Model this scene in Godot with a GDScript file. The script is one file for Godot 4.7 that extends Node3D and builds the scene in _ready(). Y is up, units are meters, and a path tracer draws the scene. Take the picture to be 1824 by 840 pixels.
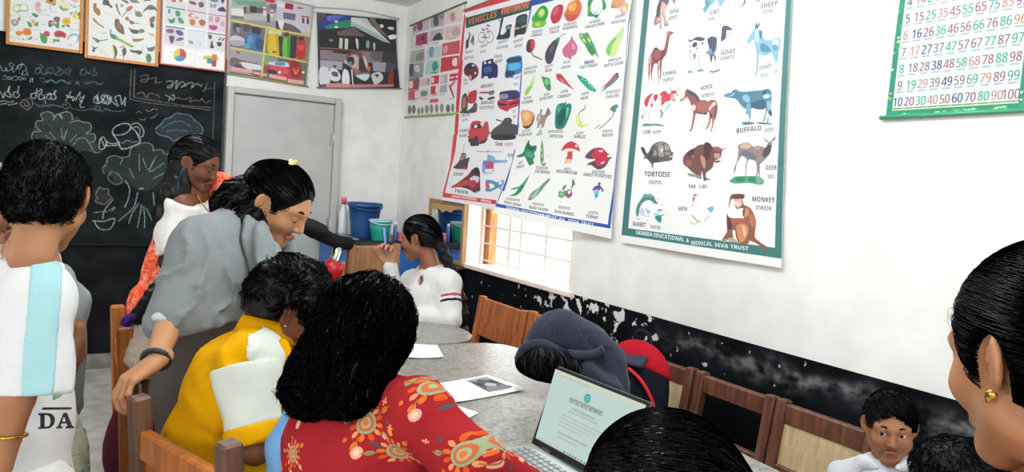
extends Node3D

func v(x: float, y: float, z: float) -> Vector3:
	return Vector3(x, y, z)

# ------------------------------------------------------------------ materials
var made := {}

func mat(hex: String, rough := 0.8, metal := 0.0) -> StandardMaterial3D:
	var key := "%s %.2f %.2f" % [hex, rough, metal]
	if not made.has(key):
		var m := StandardMaterial3D.new()
		m.albedo_color = Color(hex)
		m.roughness = rough
		m.metallic = metal
		if rough >= 0.6 and metal == 0.0:
			m.metallic_specular = 0.22
		made[key] = m
	return made[key]

func noise_tex(freq: float, a: Color, b: Color, seed_ := 1, size := 512, oct := 4, lo := 0.25, hi := 0.75) -> NoiseTexture2D:
	var t := NoiseTexture2D.new()
	var n := FastNoiseLite.new()
	n.seed = seed_
	n.frequency = freq
	n.fractal_octaves = oct
	t.noise = n
	t.width = size
	t.height = size
	t.seamless = true
	var g := Gradient.new()
	g.offsets = PackedFloat32Array([lo, hi])
	g.colors = PackedColorArray([a, b])
	t.color_ramp = g
	return t

func tri_mat(tex: Texture2D, scale: float, rough := 0.8, bump: Texture2D = null, height := 0.0, world := true) -> StandardMaterial3D:
	var m := StandardMaterial3D.new()
	m.albedo_texture = tex
	m.roughness = rough
	if rough >= 0.55:
		m.metallic_specular = 0.22
	m.uv1_triplanar = true
	m.uv1_world_triplanar = world
	m.uv1_scale = Vector3.ONE * scale
	if bump:
		m.heightmap_enabled = true
		m.heightmap_texture = bump
		m.heightmap_scale = height
	return m

func cloth(hex: String, weave := 0.05, rough := 0.92) -> StandardMaterial3D:
	var key := "cloth " + hex
	if not made.has(key):
		var m := StandardMaterial3D.new()
		m.albedo_color = Color(hex)
		m.roughness = rough
		m.rim_enabled = true
		m.rim = 0.08
		m.rim_tint = 0.8
		m.metallic_specular = 0.15
		m.uv1_triplanar = true
		m.uv1_scale = Vector3.ONE * 9.0
		m.heightmap_enabled = true
		m.heightmap_texture = cloth_bump
		m.heightmap_scale = weave
		made[key] = m
	return made[key]

var cloth_bump: NoiseTexture2D

func wood(hex_a: String, hex_b: String, seed_: int, rough := 0.45) -> StandardMaterial3D:
	var im := Image.create(256, 512, false, Image.FORMAT_RGB8)
	var n := FastNoiseLite.new()
	n.seed = seed_
	n.frequency = 0.02
	n.fractal_octaves = 4
	var a := Color(hex_a)
	var b := Color(hex_b)
	for y in 512:
		for x in 256:
			var k := n.get_noise_2d(x * 2.6, y * 0.16) * 0.9 + n.get_noise_2d(x * 16.0, y * 0.7) * 0.35
			im.set_pixel(x, y, a.lerp(b, clampf(k + 0.5, 0.0, 1.0)))
	var m := StandardMaterial3D.new()
	m.albedo_texture = ImageTexture.create_from_image(im)
	m.roughness = rough
	m.uv1_triplanar = true
	m.uv1_scale = Vector3(2.2, 1.6, 2.2)
	return m

# ------------------------------------------------------------------ naming
func add(o: Node3D, called: String, parent: Node = self) -> Node3D:
	if parent == self:
		var k := called
		var i := 0
		while has_node(NodePath(k)):
			i += 1
			k = "%s_%03d" % [called, i]
		o.name = k
		add_child(o)
	else:
		o.name = called
		parent.add_child(o, true)
	return o

func obj(called: String, mesh: Mesh, m: Material, parent: Node = self, at := Transform3D()) -> MeshInstance3D:
	var o := MeshInstance3D.new()
	o.mesh = mesh
	o.material_override = m
	o.transform = at
	add(o, called, parent)
	return o

func tag(o: Node, label: String, category := "", group := "") -> Node:
	o.set_meta("label", label)
	if category:
		o.set_meta("category", category)
	if group:
		o.set_meta("group", group)
	return o

func thing(called: String, label: String, category: String, at: Vector3, turn := 0.0, group := "") -> Node3D:
	var o := Node3D.new()
	o.position = at
	o.rotation.y = turn
	add(o, called)
	tag(o, label, category, group)
	return o

func struct(called: String, mesh: Mesh, m: Material, label := "", category := "") -> MeshInstance3D:
	var o := obj(called, mesh, m)
	o.set_meta("kind", "structure")
	if label:
		tag(o, label, category)
	elif SETTING.has(called):
		tag(o, SETTING[called][0], SETTING[called][1])
	return o

# ------------------------------------------------------------------ shape kit
class Kit:
	var st := SurfaceTool.new()
	var empty := true
	func _init() -> void:
		st.begin(Mesh.PRIMITIVE_TRIANGLES)
		st.set_smooth_group(-1)
	func tri(a: Vector3, b: Vector3, c: Vector3, out: Vector3, ua := Vector2.ZERO, ub := Vector2.ZERO, uc := Vector2.ZERO) -> void:
		empty = false
		if (b - a).cross(c - a).dot(out) > 0.0:
			var t := b
			b = c
			c = t
			var tu := ub
			ub = uc
			uc = tu
		st.set_uv(ua)
		st.add_vertex(a)
		st.set_uv(ub)
		st.add_vertex(b)
		st.set_uv(uc)
		st.add_vertex(c)
	func quad(a: Vector3, b: Vector3, c: Vector3, d: Vector3, out: Vector3) -> void:
		tri(a, b, c, out, Vector2(0, 0), Vector2(1, 0), Vector2(1, 1))
		tri(a, c, d, out, Vector2(0, 0), Vector2(1, 1), Vector2(0, 1))
	func box(c: Vector3, s: Vector3, bev := 0.004, q := Basis()) -> Kit:
		var h := s * 0.5
		bev = minf(bev, minf(h.x, minf(h.y, h.z)) * 0.9)
		for ax in 3:
			var u := (ax + 1) % 3
			var v := (ax + 2) % 3
			for sg in [-1.0, 1.0]:
				var p: Array[Vector3] = []
				for k in [[-1, -1], [1, -1], [1, 1], [-1, 1]]:
					var w := Vector3.ZERO
					w[ax] = sg * h[ax]
					w[u] = k[0] * (h[u] - bev)
					w[v] = k[1] * (h[v] - bev)
					p.append(c + q * w)
				var o := Vector3.ZERO
				o[ax] = sg
				quad(p[0], p[1], p[2], p[3], q * o)
		if bev <= 0.0:
			return self
		for ax in 3:
			var u := (ax + 1) % 3
			var v := (ax + 2) % 3
			for su in [-1.0, 1.0]:
				for sv in [-1.0, 1.0]:
					var p: Array[Vector3] = []
					for k in [[-1.0, 0], [1.0, 0], [1.0, 1], [-1.0, 1]]:
						var w := Vector3.ZERO
						w[ax] = k[0] * (h[ax] - bev)
						w[u] = su * (h[u] if k[1] == 0 else h[u] - bev)
						w[v] = sv * (h[v] - bev if k[1] == 0 else h[v])
						p.append(c + q * w)
					var o := Vector3.ZERO
					o[u] = su
					o[v] = sv
					quad(p[0], p[1], p[2], p[3], q * o)
		for sx in [-1.0, 1.0]:
			for sy in [-1.0, 1.0]:
				for sz in [-1.0, 1.0]:
					var g := Vector3(sx, sy, sz)
					var e := g * h
					tri(c + q * (e - Vector3(0, sy, sz) * bev), c + q * (e - Vector3(sx, 0, sz) * bev), c + q * (e - Vector3(sx, sy, 0) * bev), q * g)
		return self
	func bar(a: Vector3, b: Vector3, w: float, t: float, side := Vector3.UP, bev := 0.003) -> Kit:
		var y := (b - a)
		var l := y.length()
		y /= l
		var x := (side - y * side.dot(y)).normalized()
		return box((a + b) * 0.5, Vector3(w, l, t), bev, Basis(x, y, x.cross(y)))
	func done() -> ArrayMesh:
		st.generate_normals()
		return st.commit()

static func rings(st: SurfaceTool, rs: Array, closed_u := true, caps := true) -> void:
	# rs: rings of equal length; joins neighbours smoothly
	var n: int = rs[0].size()
	var mid0 := Vector3.ZERO
	for p in rs[0]:
		mid0 += p
	mid0 /= n
	var base := st
	for i in rs.size() - 1:
		var mid := Vector3.ZERO
		for k in n:
			mid += rs[i][k] + rs[i + 1][k]
		mid /= 2.0 * n
		for k in (n if closed_u else n - 1):
			var k2 := (k + 1) % n
			var a: Vector3 = rs[i][k]
			var b: Vector3 = rs[i][k2]
			var c: Vector3 = rs[i + 1][k2]
			var d: Vector3 = rs[i + 1][k]
			var out := (a + b + c + d) * 0.25 - mid
			var us := [Vector2(float(k) / n, float(i)), Vector2(float(k + 1) / n, float(i)), Vector2(float(k + 1) / n, float(i + 1)), Vector2(float(k) / n, float(i + 1))]
			for t in [[a, b, c, us[0], us[1], us[2]], [a, c, d, us[0], us[2], us[3]]]:
				var o: Vector3 = (t[1] - t[0]).cross(t[2] - t[0])
				if o.length_squared() < 1e-18:
					continue
				var f := o.dot(out) > 0.0
				for q in ([0, 2, 1] if f else [0, 1, 2]):
					st.set_uv(t[3 + q])
					st.add_vertex(t[q])
	if caps:
		for e in [0, rs.size() - 1]:
			var m := Vector3.ZERO
			for p in rs[e]:
				m += p
			m /= n
			var m2 := Vector3.ZERO
			for p in rs[1 if e == 0 else e - 1]:
				m2 += p
			var out := m - m2 / n
			for k in n:
				var a: Vector3 = rs[e][k]
				var b: Vector3 = rs[e][(k + 1) % n]
				if (a - m).cross(b - m).dot(out) > 0.0:
					var t := a
					a = b
					b = t
				st.set_uv(Vector2.ZERO)
				st.add_vertex(m)
				st.add_vertex(a)
				st.add_vertex(b)

static func tube_rings(path: Array, radii: Array, sides := 10, squash := 1.0) -> Array:
	var rs := []
	var up := Vector3(0.13, 0.9, 0.41).normalized()
	for i in path.size():
		var t: Vector3 = (path[mini(i + 1, path.size() - 1)] - path[maxi(i - 1, 0)]).normalized()
		var x := (up - t * up.dot(t)).normalized()
		if absf(up.dot(t)) > 0.98:
			x = t.cross(Vector3(1, 0, 0.2)).normalized()
		var y := t.cross(x)
		up = x
		var r: float = radii[i] if radii.size() > 1 else radii[0]
		var ring := []
		for k in sides:
			var a := TAU * k / sides
			ring.append(path[i] + x * cos(a) * r + y * sin(a) * r * squash)
		rs.append(ring)
	return rs

static func tube(path: Array, radii: Array, sides := 10, squash := 1.0) -> ArrayMesh:
	var st := SurfaceTool.new()
	st.begin(Mesh.PRIMITIVE_TRIANGLES)
	rings(st, tube_rings(path, radii, sides, squash))
	st.generate_normals()
	return st.commit()

static func lathe(profile: Array, sides := 32, centre := Vector3.ZERO) -> ArrayMesh:
	var st := SurfaceTool.new()
	st.begin(Mesh.PRIMITIVE_TRIANGLES)
	var rs := []
	for p in profile:
		var ring := []
		for k in sides:
			var a := TAU * k / sides
			ring.append(centre + Vector3(cos(a) * p[0], p[1], sin(a) * p[0]))
		rs.append(ring)
	st.set_smooth_group(-1 if sides < 9 else 0)
	rings(st, rs)
	st.generate_normals()
	return st.commit()

static func smooth_path(pts: Array, per := 6) -> Array:
	var out := []
	for i in pts.size() - 1:
		var p0: Vector3 = pts[maxi(i - 1, 0)]
		var p3: Vector3 = pts[mini(i + 2, pts.size() - 1)]
		for k in per:
			out.append(pts[i].cubic_interpolate(pts[i + 1], p0, p3, float(k) / per))
	out.append(pts[-1])
	return out

static func prism(poly: PackedVector2Array, y0: float, y1: float, bev := 0.0) -> ArrayMesh:
	# a horizontal slab with the outline poly (x, z)
	var kit := Kit.new()
	var idx := Geometry2D.triangulate_polygon(poly)
	var inner := poly
	var mid := Vector2.ZERO
	for p in poly:
		mid += p / poly.size()
	for lv in [[y1, 1.0], [y0, -1.0]]:
		for i in range(0, idx.size(), 3):
			var t := []
			for q in 3:
				var p := poly[idx[i + q]]
				if bev > 0.0 and lv[1] > 0.0:
					p += (mid - p).normalized() * bev
				t.append(Vector3(p.x, lv[0], p.y))
			kit.tri(t[0], t[1], t[2], Vector3(0, lv[1], 0), Vector2(t[0].x, t[0].z), Vector2(t[1].x, t[1].z), Vector2(t[2].x, t[2].z))
	var n := poly.size()
	for i in n:
		var a := poly[i]
		var b := poly[(i + 1) % n]
		var o := Vector3((a + b).x * 0.5 - mid.x, 0, (a + b).y * 0.5 - mid.y)
		var ys := y1 - bev
		kit.quad(Vector3(a.x, y0, a.y), Vector3(b.x, y0, b.y), Vector3(b.x, ys, b.y), Vector3(a.x, ys, a.y), o)
		if bev > 0.0:
			var a2 := a + (mid - a).normalized() * bev
			var b2 := b + (mid - b).normalized() * bev
			kit.quad(Vector3(a.x, ys, a.y), Vector3(b.x, ys, b.y), Vector3(b2.x, y1, b2.y), Vector3(a2.x, y1, a2.y), o + Vector3.UP)
	return kit.done()

# a hanging sheet between four corners, with real thickness; bulge(u, v) pushes it along its normal
static func sheet(tl: Vector3, tr: Vector3, br: Vector3, bl: Vector3, thick := 0.003, nu := 2, nv := 2, bulge := func(_u, _v): return 0.0) -> ArrayMesh:
	var st := SurfaceTool.new()
	st.begin(Mesh.PRIMITIVE_TRIANGLES)
	var nrm := (bl - tl).cross(tr - tl).normalized()
	var grid := []
	for j in nv + 1:
		var row := []
		for i in nu + 1:
			var u := float(i) / nu
			var v := float(j) / nv
			row.append(tl.lerp(tr, u).lerp(bl.lerp(br, u), v) + nrm * float(bulge.call(u, v)))
		grid.append(row)
	for side in 2:
		st.set_smooth_group(side)
		for j in nv:
			for i in nu:
				var q := [[i, j], [i + 1, j], [i + 1, j + 1], [i, j + 1]]
				for t in ([0, 1, 2, 0, 2, 3] if side == 0 else [0, 2, 1, 0, 3, 2]):
					var k = q[t]
					st.set_uv(Vector2(float(k[0]) / nu, float(k[1]) / nv) if side == 0 else Vector2(0.003, 0.5))
					st.add_vertex(grid[k[1]][k[0]] - nrm * thick * side)
	st.set_smooth_group(-1)
	var rim := []
	for i in nu:
		rim.append([grid[0][i], grid[0][i + 1]])
		rim.append([grid[nv][i + 1], grid[nv][i]])
	for j in nv:
		rim.append([grid[j + 1][0], grid[j][0]])
		rim.append([grid[j][nu], grid[j + 1][nu]])
	for e in rim:
		for p in [e[0], e[0] - nrm * thick, e[1] - nrm * thick, e[0], e[1] - nrm * thick, e[1]]:
			st.set_uv(Vector2(0.003, 0.5))
			st.add_vertex(p)
	st.generate_normals()
	return st.commit()

# ------------------------------------------------------------------ soft bodies: joined fields meshed as surface nets
class Surf:
	var V := PackedVector3Array()
	var C := PackedColorArray()
	var U := PackedVector2Array()
	var I := PackedInt32Array()
	var N := PackedVector3Array()
	func mesh() -> ArrayMesh:
		var arr := []
		arr.resize(Mesh.ARRAY_MAX)
		arr[Mesh.ARRAY_VERTEX] = V
		arr[Mesh.ARRAY_NORMAL] = N
		arr[Mesh.ARRAY_COLOR] = C
		arr[Mesh.ARRAY_TEX_UV] = U
		arr[Mesh.ARRAY_INDEX] = I
		var m := ArrayMesh.new()
		m.add_surface_from_arrays(Mesh.PRIMITIVE_TRIANGLES, arr)
		return m
	func strand(path: PackedVector3Array, r: float, col: Color) -> void:
		var n := path.size()
		if n < 3:
			return
		var base := V.size()
		for i in n:
			var t := (path[mini(i + 1, n - 1)] - path[maxi(i - 1, 0)]).normalized()
			var x := t.cross(Vector3(0.31, 0.2, 0.93)).normalized()
			var y := t.cross(x)
			var rr := r * (1.0 - 0.85 * pow(float(i) / (n - 1), 2.0))
			for k in 3:
				var o := x * cos(k * TAU / 3.0) + y * sin(k * TAU / 3.0)
				V.append(path[i] + o * rr)
				N.append(o)
				C.append(col)
				U.append(Vector2.ZERO)
		for i in n - 1:
			for k in 3:
				var a := base + i * 3 + k
				var b := base + i * 3 + (k + 1) % 3
				I.append_array(PackedInt32Array([a, b, a + 3, b, b + 3, a + 3]))

class Blob:
	var n := 0
	var kind := PackedInt32Array()
	var A := PackedVector3Array()
	var BA := PackedVector3Array()
	var IV := PackedFloat32Array()
	var RA := PackedFloat32Array()
	var RB := PackedFloat32Array()
	var K := PackedFloat32Array()
	var OP := PackedInt32Array()
	var Q: Array[Basis] = []
	var cuts: Array[Plane] = []
	var warp = null
	var verts := PackedVector3Array()
	var norms := PackedVector3Array()
	func _put(k: int, a: Vector3, ba: Vector3, ra: float, rb: float, soft: float, op: int, q: Basis) -> void:
		kind.append(k)
		A.append(a)
		BA.append(ba)
		IV.append(1.0 / maxf(ba.length_squared(), 1e-9))
		RA.append(ra)
		RB.append(rb - ra)
		K.append(soft)
		OP.append(op)
		Q.append(q)
		n += 1
	func cone(a: Vector3, b: Vector3, ra: float, rb: float, soft := 0.02, op := 0) -> Blob:
		_put(0, a, b - a, ra, rb, soft, op, Basis())
		return self
	func ell(c: Vector3, r: Vector3, soft := 0.02, op := 0, q := Basis()) -> Blob:
		_put(1, c, r, 0, 0, soft, op, q.transposed())
		return self
	func chain(pts: Array, radii: Array, soft := 0.02) -> Blob:
		for i in pts.size() - 1:
			cone(pts[i], pts[i + 1], radii[i], radii[i + 1], soft)
		return self
	func d(p: Vector3) -> float:
		var r := 1000.0
		for i in n:
			var e := 0.0
			if kind[i] == 0:
				var pa := p - A[i]
				var t := clampf(pa.dot(BA[i]) * IV[i], 0.0, 1.0)
				e = (pa - BA[i] * t).length() - RA[i] - RB[i] * t
			else:
				var u := (Q[i] * (p - A[i])) / BA[i]
				var k0 := u.length()
				var k1 := (u / BA[i]).length()
				e = k0 * (k0 - 1.0) / k1 if k1 > 1e-6 else -BA[i].x
			var s := K[i]
			if OP[i] == 0:
				var h := maxf(s - absf(r - e), 0.0)
				r = minf(r, e) - h * h * 0.25 / s
			else:
				e = -e
				var h := maxf(s - absf(r - e), 0.0)
				r = maxf(r, e) + h * h * 0.25 / s
		if warp != null:
			r += float(warp.call(p))
		for c in cuts:
			r = maxf(r, c.distance_to(p))
		return r
	func grad(p: Vector3) -> Vector3:
		var e := 0.0015
		return (Vector3(1, -1, -1) * d(p + Vector3(e, -e, -e)) + Vector3(-1, -1, 1) * d(p + Vector3(-e, -e, e)) + Vector3(-1, 1, -1) * d(p + Vector3(-e, e, -e)) + Vector3(1, 1, 1) * d(p + Vector3(e, e, e))).normalized()
	func net(sf: Surf, cell: float, xf := Transform3D(), tint = null, uvx := Transform3D(), uvs := Vector2.ONE) -> Blob:
		var val := {}
		var ids := {}
		var queue: Array[Vector3i] = []
		var seen := {}
		for i in n:
			if OP[i] == 1:
				continue
			for at_ in ([0.08, 0.5, 0.92] if kind[i] == 0 else [0.0]):
				var c := A[i] + (BA[i] * float(at_) if kind[i] == 0 else Vector3.ZERO)
				var inside := d(c) < 0.0
				for dir in [Vector3(1, 0, 0), Vector3(-1, 0, 0), Vector3(0, 1, 0), Vector3(0, -1, 0), Vector3(0, 0, 1), Vector3(0, 0, -1)]:
					var q := c
					for s in 30:
						var now := d(q)
						if (now < 0.0) != inside:
							var k := Vector3i((q / cell).floor())
							for dx in range(-1, 2):
								for dy in range(-1, 2):
									for dz in range(-1, 2):
										var kk := k + Vector3i(dx, dy, dz)
										if not seen.has(kk):
											seen[kk] = true
											queue.append(kk)
							break
						q += dir * maxf(absf(now) * 0.8, cell * 0.3)
		var corner: Array[Vector3i] = []
		for z in 2:
			for y in 2:
				for x in 2:
					corner.append(Vector3i(x, y, z))
		var edges := [[0, 1], [2, 3], [4, 5], [6, 7], [0, 2], [1, 3], [4, 6], [5, 7], [0, 4], [1, 5], [2, 6], [3, 7]]
		var faces := [[0, 2, 4, 6], [1, 3, 5, 7], [0, 1, 4, 5], [2, 3, 6, 7], [0, 1, 2, 3], [4, 5, 6, 7]]
		var steps: Array[Vector3i] = [Vector3i(-1, 0, 0), Vector3i(1, 0, 0), Vector3i(0, -1, 0), Vector3i(0, 1, 0), Vector3i(0, 0, -1), Vector3i(0, 0, 1)]
		verts = PackedVector3Array()
		var v8 := PackedFloat32Array()
		v8.resize(8)
		var at := 0
		while at < queue.size() and at < 120000:
			var k := queue[at]
			at += 1
			var neg := 0
			for i in 8:
				var ck := k + corner[i]
				var f = val.get(ck)
				if f == null:
					f = d(Vector3(ck) * cell)
					val[ck] = f
				v8[i] = f
				if f < 0.0:
					neg += 1
			if neg == 0 or neg == 8:
				continue
			var sum := Vector3.ZERO
			var cnt := 0
			for e in edges:
				var fa := v8[e[0]]
				var fb := v8[e[1]]
				if (fa < 0.0) != (fb < 0.0):
					var ca := Vector3(corner[e[0]])
					sum += ca.lerp(Vector3(corner[e[1]]), fa / (fa - fb))
					cnt += 1
			ids[k] = verts.size()
			verts.append((Vector3(k) + sum / cnt) * cell)
			for fi in 6:
				var fc = faces[fi]
				var c0 := v8[fc[0]] < 0.0
				if (v8[fc[1]] < 0.0) != c0 or (v8[fc[2]] < 0.0) != c0 or (v8[fc[3]] < 0.0) != c0:
					var nk := k + steps[fi]
					if not seen.has(nk):
						seen[nk] = true
						queue.append(nk)
		norms = PackedVector3Array()
		norms.resize(verts.size())
		var base := sf.V.size()
		var tris := PackedInt32Array()
		for k in ids:
			var f0: float = val[k]
			for ax in 3:
				var o := Vector3i.ZERO
				o[ax] = 1
				var f1 = val.get(k + o)
				if f1 == null or (f1 < 0.0) == (f0 < 0.0):
					continue
				var u := Vector3i.ZERO
				u[(ax + 1) % 3] = 1
				var w := Vector3i.ZERO
				w[(ax + 2) % 3] = 1
				if not (ids.has(k - u) and ids.has(k - w) and ids.has(k - u - w)):
					continue
				var a: int = ids[k]
				var b: int = ids[k - u]
				var c: int = ids[k - u - w]
				var e: int = ids[k - w]
				if f0 < 0.0:
					tris.append_array(PackedInt32Array([a, c, b, a, e, c]))
				else:
					tris.append_array(PackedInt32Array([a, b, c, a, c, e]))
		for i in range(0, tris.size(), 3):
			var a := tris[i]
			var b := tris[i + 1]
			var c := tris[i + 2]
			var nn := (verts[c] - verts[a]).cross(verts[b] - verts[a])
			norms[a] += nn
			norms[b] += nn
			norms[c] += nn
		for i in verts.size():
			norms[i] = norms[i].normalized()
			var p := verts[i]
			sf.V.append(xf * p)
			sf.N.append((xf.basis * norms[i]).normalized())
			sf.C.append(tint.call(p, norms[i]) if tint != null else Color.WHITE)
			var q := uvx * p
			sf.U.append(Vector2(q.x * uvs.x, -q.y * uvs.y))
		for t in tris:
			sf.I.append(base + t)
		return self
	# fine strands that start on this surface (already meshed) and run along flow(p, n)
	func hair(sf: Surf, count: int, steps: int, step: float, r: float, flow: Callable, where: Callable, seed_: int, xf := Transform3D(), lift := 0.002, col := Color.WHITE, stray := 0.25) -> void:
		var rng := RandomNumberGenerator.new()
		rng.seed = seed_
		if verts.is_empty():
			return
		for i in count:
			var k := rng.randi_range(0, verts.size() - 1)
			var p := verts[k]
			if not where.call(p):
				continue
			var path := PackedVector3Array()
			var up := lift * rng.randf_range(0.2, 1.6)
			var w := Vector3(rng.randf_range(-1, 1), rng.randf_range(-1, 1), rng.randf_range(-1, 1)) * stray
			var nrm := norms[k]
			for s in steps:
				path.append(xf * p)
				var f: Vector3 = flow.call(p, nrm) + w
				f -= nrm * nrm.dot(f)
				if f.length() < 0.05:
					break
				p += f.normalized() * step
				nrm = grad(p)
				var e := d(p)
				if absf(e) > 0.03:
					break
				p -= nrm * (e - up)
			sf.strand(path, r, col)

# ------------------------------------------------------------------ flat print
class Canvas:
	var im: Image
	var w: int
	var h: int
	var s := 2.0
	var off := Vector2.ZERO
	var k := 1.0
	var turn := 0.0
	var flip := 1.0
	static var glyphs := {}
	func _init(w_: int, h_: int, col: Color, over := 2.0) -> void:
		w = w_
		h = h_
		s = over
		im = Image.create(int(w * s), int(h * s), false, Image.FORMAT_RGB8)
		im.fill(col)
	# local frame for the shapes that follow: origin, size and turn
	func at(x: float, y: float, size := 1.0, ang := 0.0, mirror := 1.0) -> Canvas:
		off = Vector2(x, y)
		k = size
		turn = deg_to_rad(ang)
		flip = mirror
		return self
	func m(p: Vector2) -> Vector2:
		return (off + (Vector2(p.x * flip, p.y) * k).rotated(turn)) * s
	func fill(raw: PackedVector2Array, col: Color) -> void:
		# raw: pixels of im; even-odd spans
		var n := raw.size()
		if n < 3:
			return
		var lo := 1e9
		var hi := -1e9
		for p in raw:
			lo = minf(lo, p.y)
			hi = maxf(hi, p.y)
		var y0 := maxi(0, int(ceil(lo - 0.5)))
		var y1 := mini(im.get_height() - 1, int(floor(hi - 0.5)))
		var xs := PackedFloat32Array()
		for y in range(y0, y1 + 1):
			var yc := y + 0.5
			xs.clear()
			for i in n:
				var a := raw[i]
				var b := raw[(i + 1) % n]
				if (a.y <= yc) != (b.y <= yc):
					xs.append(a.x + (yc - a.y) / (b.y - a.y) * (b.x - a.x))
			xs.sort()
			for i in range(0, xs.size() - 1, 2):
				var x0 := int(round(xs[i]))
				var x1 := int(round(xs[i + 1]))
				if x1 > x0:
					im.fill_rect(Rect2i(x0, y, x1 - x0, 1), col)
	func poly(pts: PackedVector2Array, col) -> Canvas:
		var raw := PackedVector2Array()
		for p in pts:
			raw.append(m(p))
		fill(raw, Color(col))
		return self
	# closed smooth outline from "x,y x,y ..." text
	func pts_of(t: String) -> PackedVector2Array:
		var out := PackedVector2Array()
		for q in t.split(" ", false):
			var c := q.split(",")
			out.append(Vector2(float(c[0]), float(c[1])))
		return out
	func smooth(pts: PackedVector2Array, closed := true, per := 4) -> PackedVector2Array:
		var out := PackedVector2Array()
		var n := pts.size()
		for i in (n if closed else n - 1):
			var p0 := pts[(i - 1 + n) % n] if closed else pts[maxi(i - 1, 0)]
			var p1 := pts[i]
			var p2 := pts[(i + 1) % n]
			var p3 := pts[(i + 2) % n] if closed else pts[mini(i + 2, n - 1)]
			for j in per:
				out.append(p1.cubic_interpolate(p2, p0, p3, float(j) / per))
		if not closed:
			out.append(pts[-1])
		return out
	func shape(t: String, col) -> Canvas:
		return poly(smooth(pts_of(t)), col)
	func hard(t: String, col) -> Canvas:
		return poly(pts_of(t), col)
	func rect(x: float, y: float, rw: float, rh: float, col) -> Canvas:
		return poly(PackedVector2Array([Vector2(x, y), Vector2(x + rw, y), Vector2(x + rw, y + rh), Vector2(x, y + rh)]), col)
	func ell(x: float, y: float, rx: float, ry: float, col, ang := 0.0) -> Canvas:
		var p := PackedVector2Array()
		for i in 24:
			p.append(Vector2(x, y) + (Vector2(cos(TAU * i / 24.0) * rx, sin(TAU * i / 24.0) * ry)).rotated(deg_to_rad(ang)))
		return poly(p, col)
	func path(pts: PackedVector2Array, wd: float, col, taper := 1.0) -> Canvas:
		for i in pts.size() - 1:
			var a := pts[i]
			var b := pts[i + 1]
			var wa := wd * 0.5 * lerpf(1.0, taper, float(i) / maxi(pts.size() - 1, 1))
			var wb := wd * 0.5 * lerpf(1.0, taper, float(i + 1) / maxi(pts.size() - 1, 1))
			var dd := (b - a).normalized().orthogonal()
			poly(PackedVector2Array([a + dd * wa, b + dd * wb, b - dd * wb, a - dd * wa]), col)
			if wd * k * s > 3.0:
				ell(b.x, b.y, wb, wb, col)
		if wd * k * s > 3.0 and pts.size():
			ell(pts[0].x, pts[0].y, wd * 0.5, wd * 0.5, col)
		return self
	func line(t: String, wd: float, col, taper := 1.0) -> Canvas:
		return path(smooth(pts_of(t), false), wd, col, taper)
	func seg(t: String, wd: float, col) -> Canvas:
		return path(pts_of(t), wd, col)
	func letters(t: String, face: String, bold: bool) -> Array:
		var f := SystemFont.new()
		f.font_names = PackedStringArray([face])
		f.font_weight = 700 if bold else 400
		var tm := TextMesh.new()
		tm.font = f
		tm.text = t
		tm.font_size = 64
		tm.depth = 0.0
		tm.pixel_size = 0.02
		tm.curve_step = 4.0
		return tm.get_mesh_arrays()
	func text(t: String, x: float, y: float, size: float, col, align := 0, face := "Droid Sans", bold := true, sx := 1.0, slant := 0.0) -> Canvas:
		# size: cap height; y: the base line
		var key := "%s|%s|%s" % [t, face, bold]
		if not glyphs.has(key):
			var arr := letters(t, face, bold)
			var v: PackedVector3Array = arr[Mesh.ARRAY_VERTEX]
			var idx: PackedInt32Array = arr[Mesh.ARRAY_INDEX] if arr[Mesh.ARRAY_INDEX] != null else PackedInt32Array(range(v.size()))
			var ref := "H|%s|%s" % [face, bold]
			if not glyphs.has("ref" + ref):
				var hv: PackedVector3Array = letters("H", face, bold)[Mesh.ARRAY_VERTEX]
				var lo := 1e9
				var hi := -1e9
				for p in hv:
					lo = minf(lo, p.y)
					hi = maxf(hi, p.y)
				glyphs["ref" + ref] = [lo, hi - lo]
			var low: float = glyphs["ref" + ref][0]
			var cap: float = glyphs["ref" + ref][1]
			var lx := 1e9
			var hx := -1e9
			for p in v:
				lx = minf(lx, p.x / cap)
				hx = maxf(hx, p.x / cap)
			var tri := PackedVector2Array()
			for i in idx:
				tri.append(Vector2(v[i].x / cap - lx, -(v[i].y - low) / cap))
			glyphs[key] = [tri, hx - lx]
		var g: PackedVector2Array = glyphs[key][0]
		var wide: float = glyphs[key][1] * size * sx
		var ox := x - (wide * 0.5 if align == 1 else wide if align == 2 else 0.0)
		for i in range(0, g.size(), 3):
			var raw := PackedVector2Array()
			for q in 3:
				var c := g[i + q]
				raw.append(m(Vector2(ox + c.x * size * sx - c.y * size * slant, y + c.y * size)))
			fill(raw, Color(col))
		return self
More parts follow.
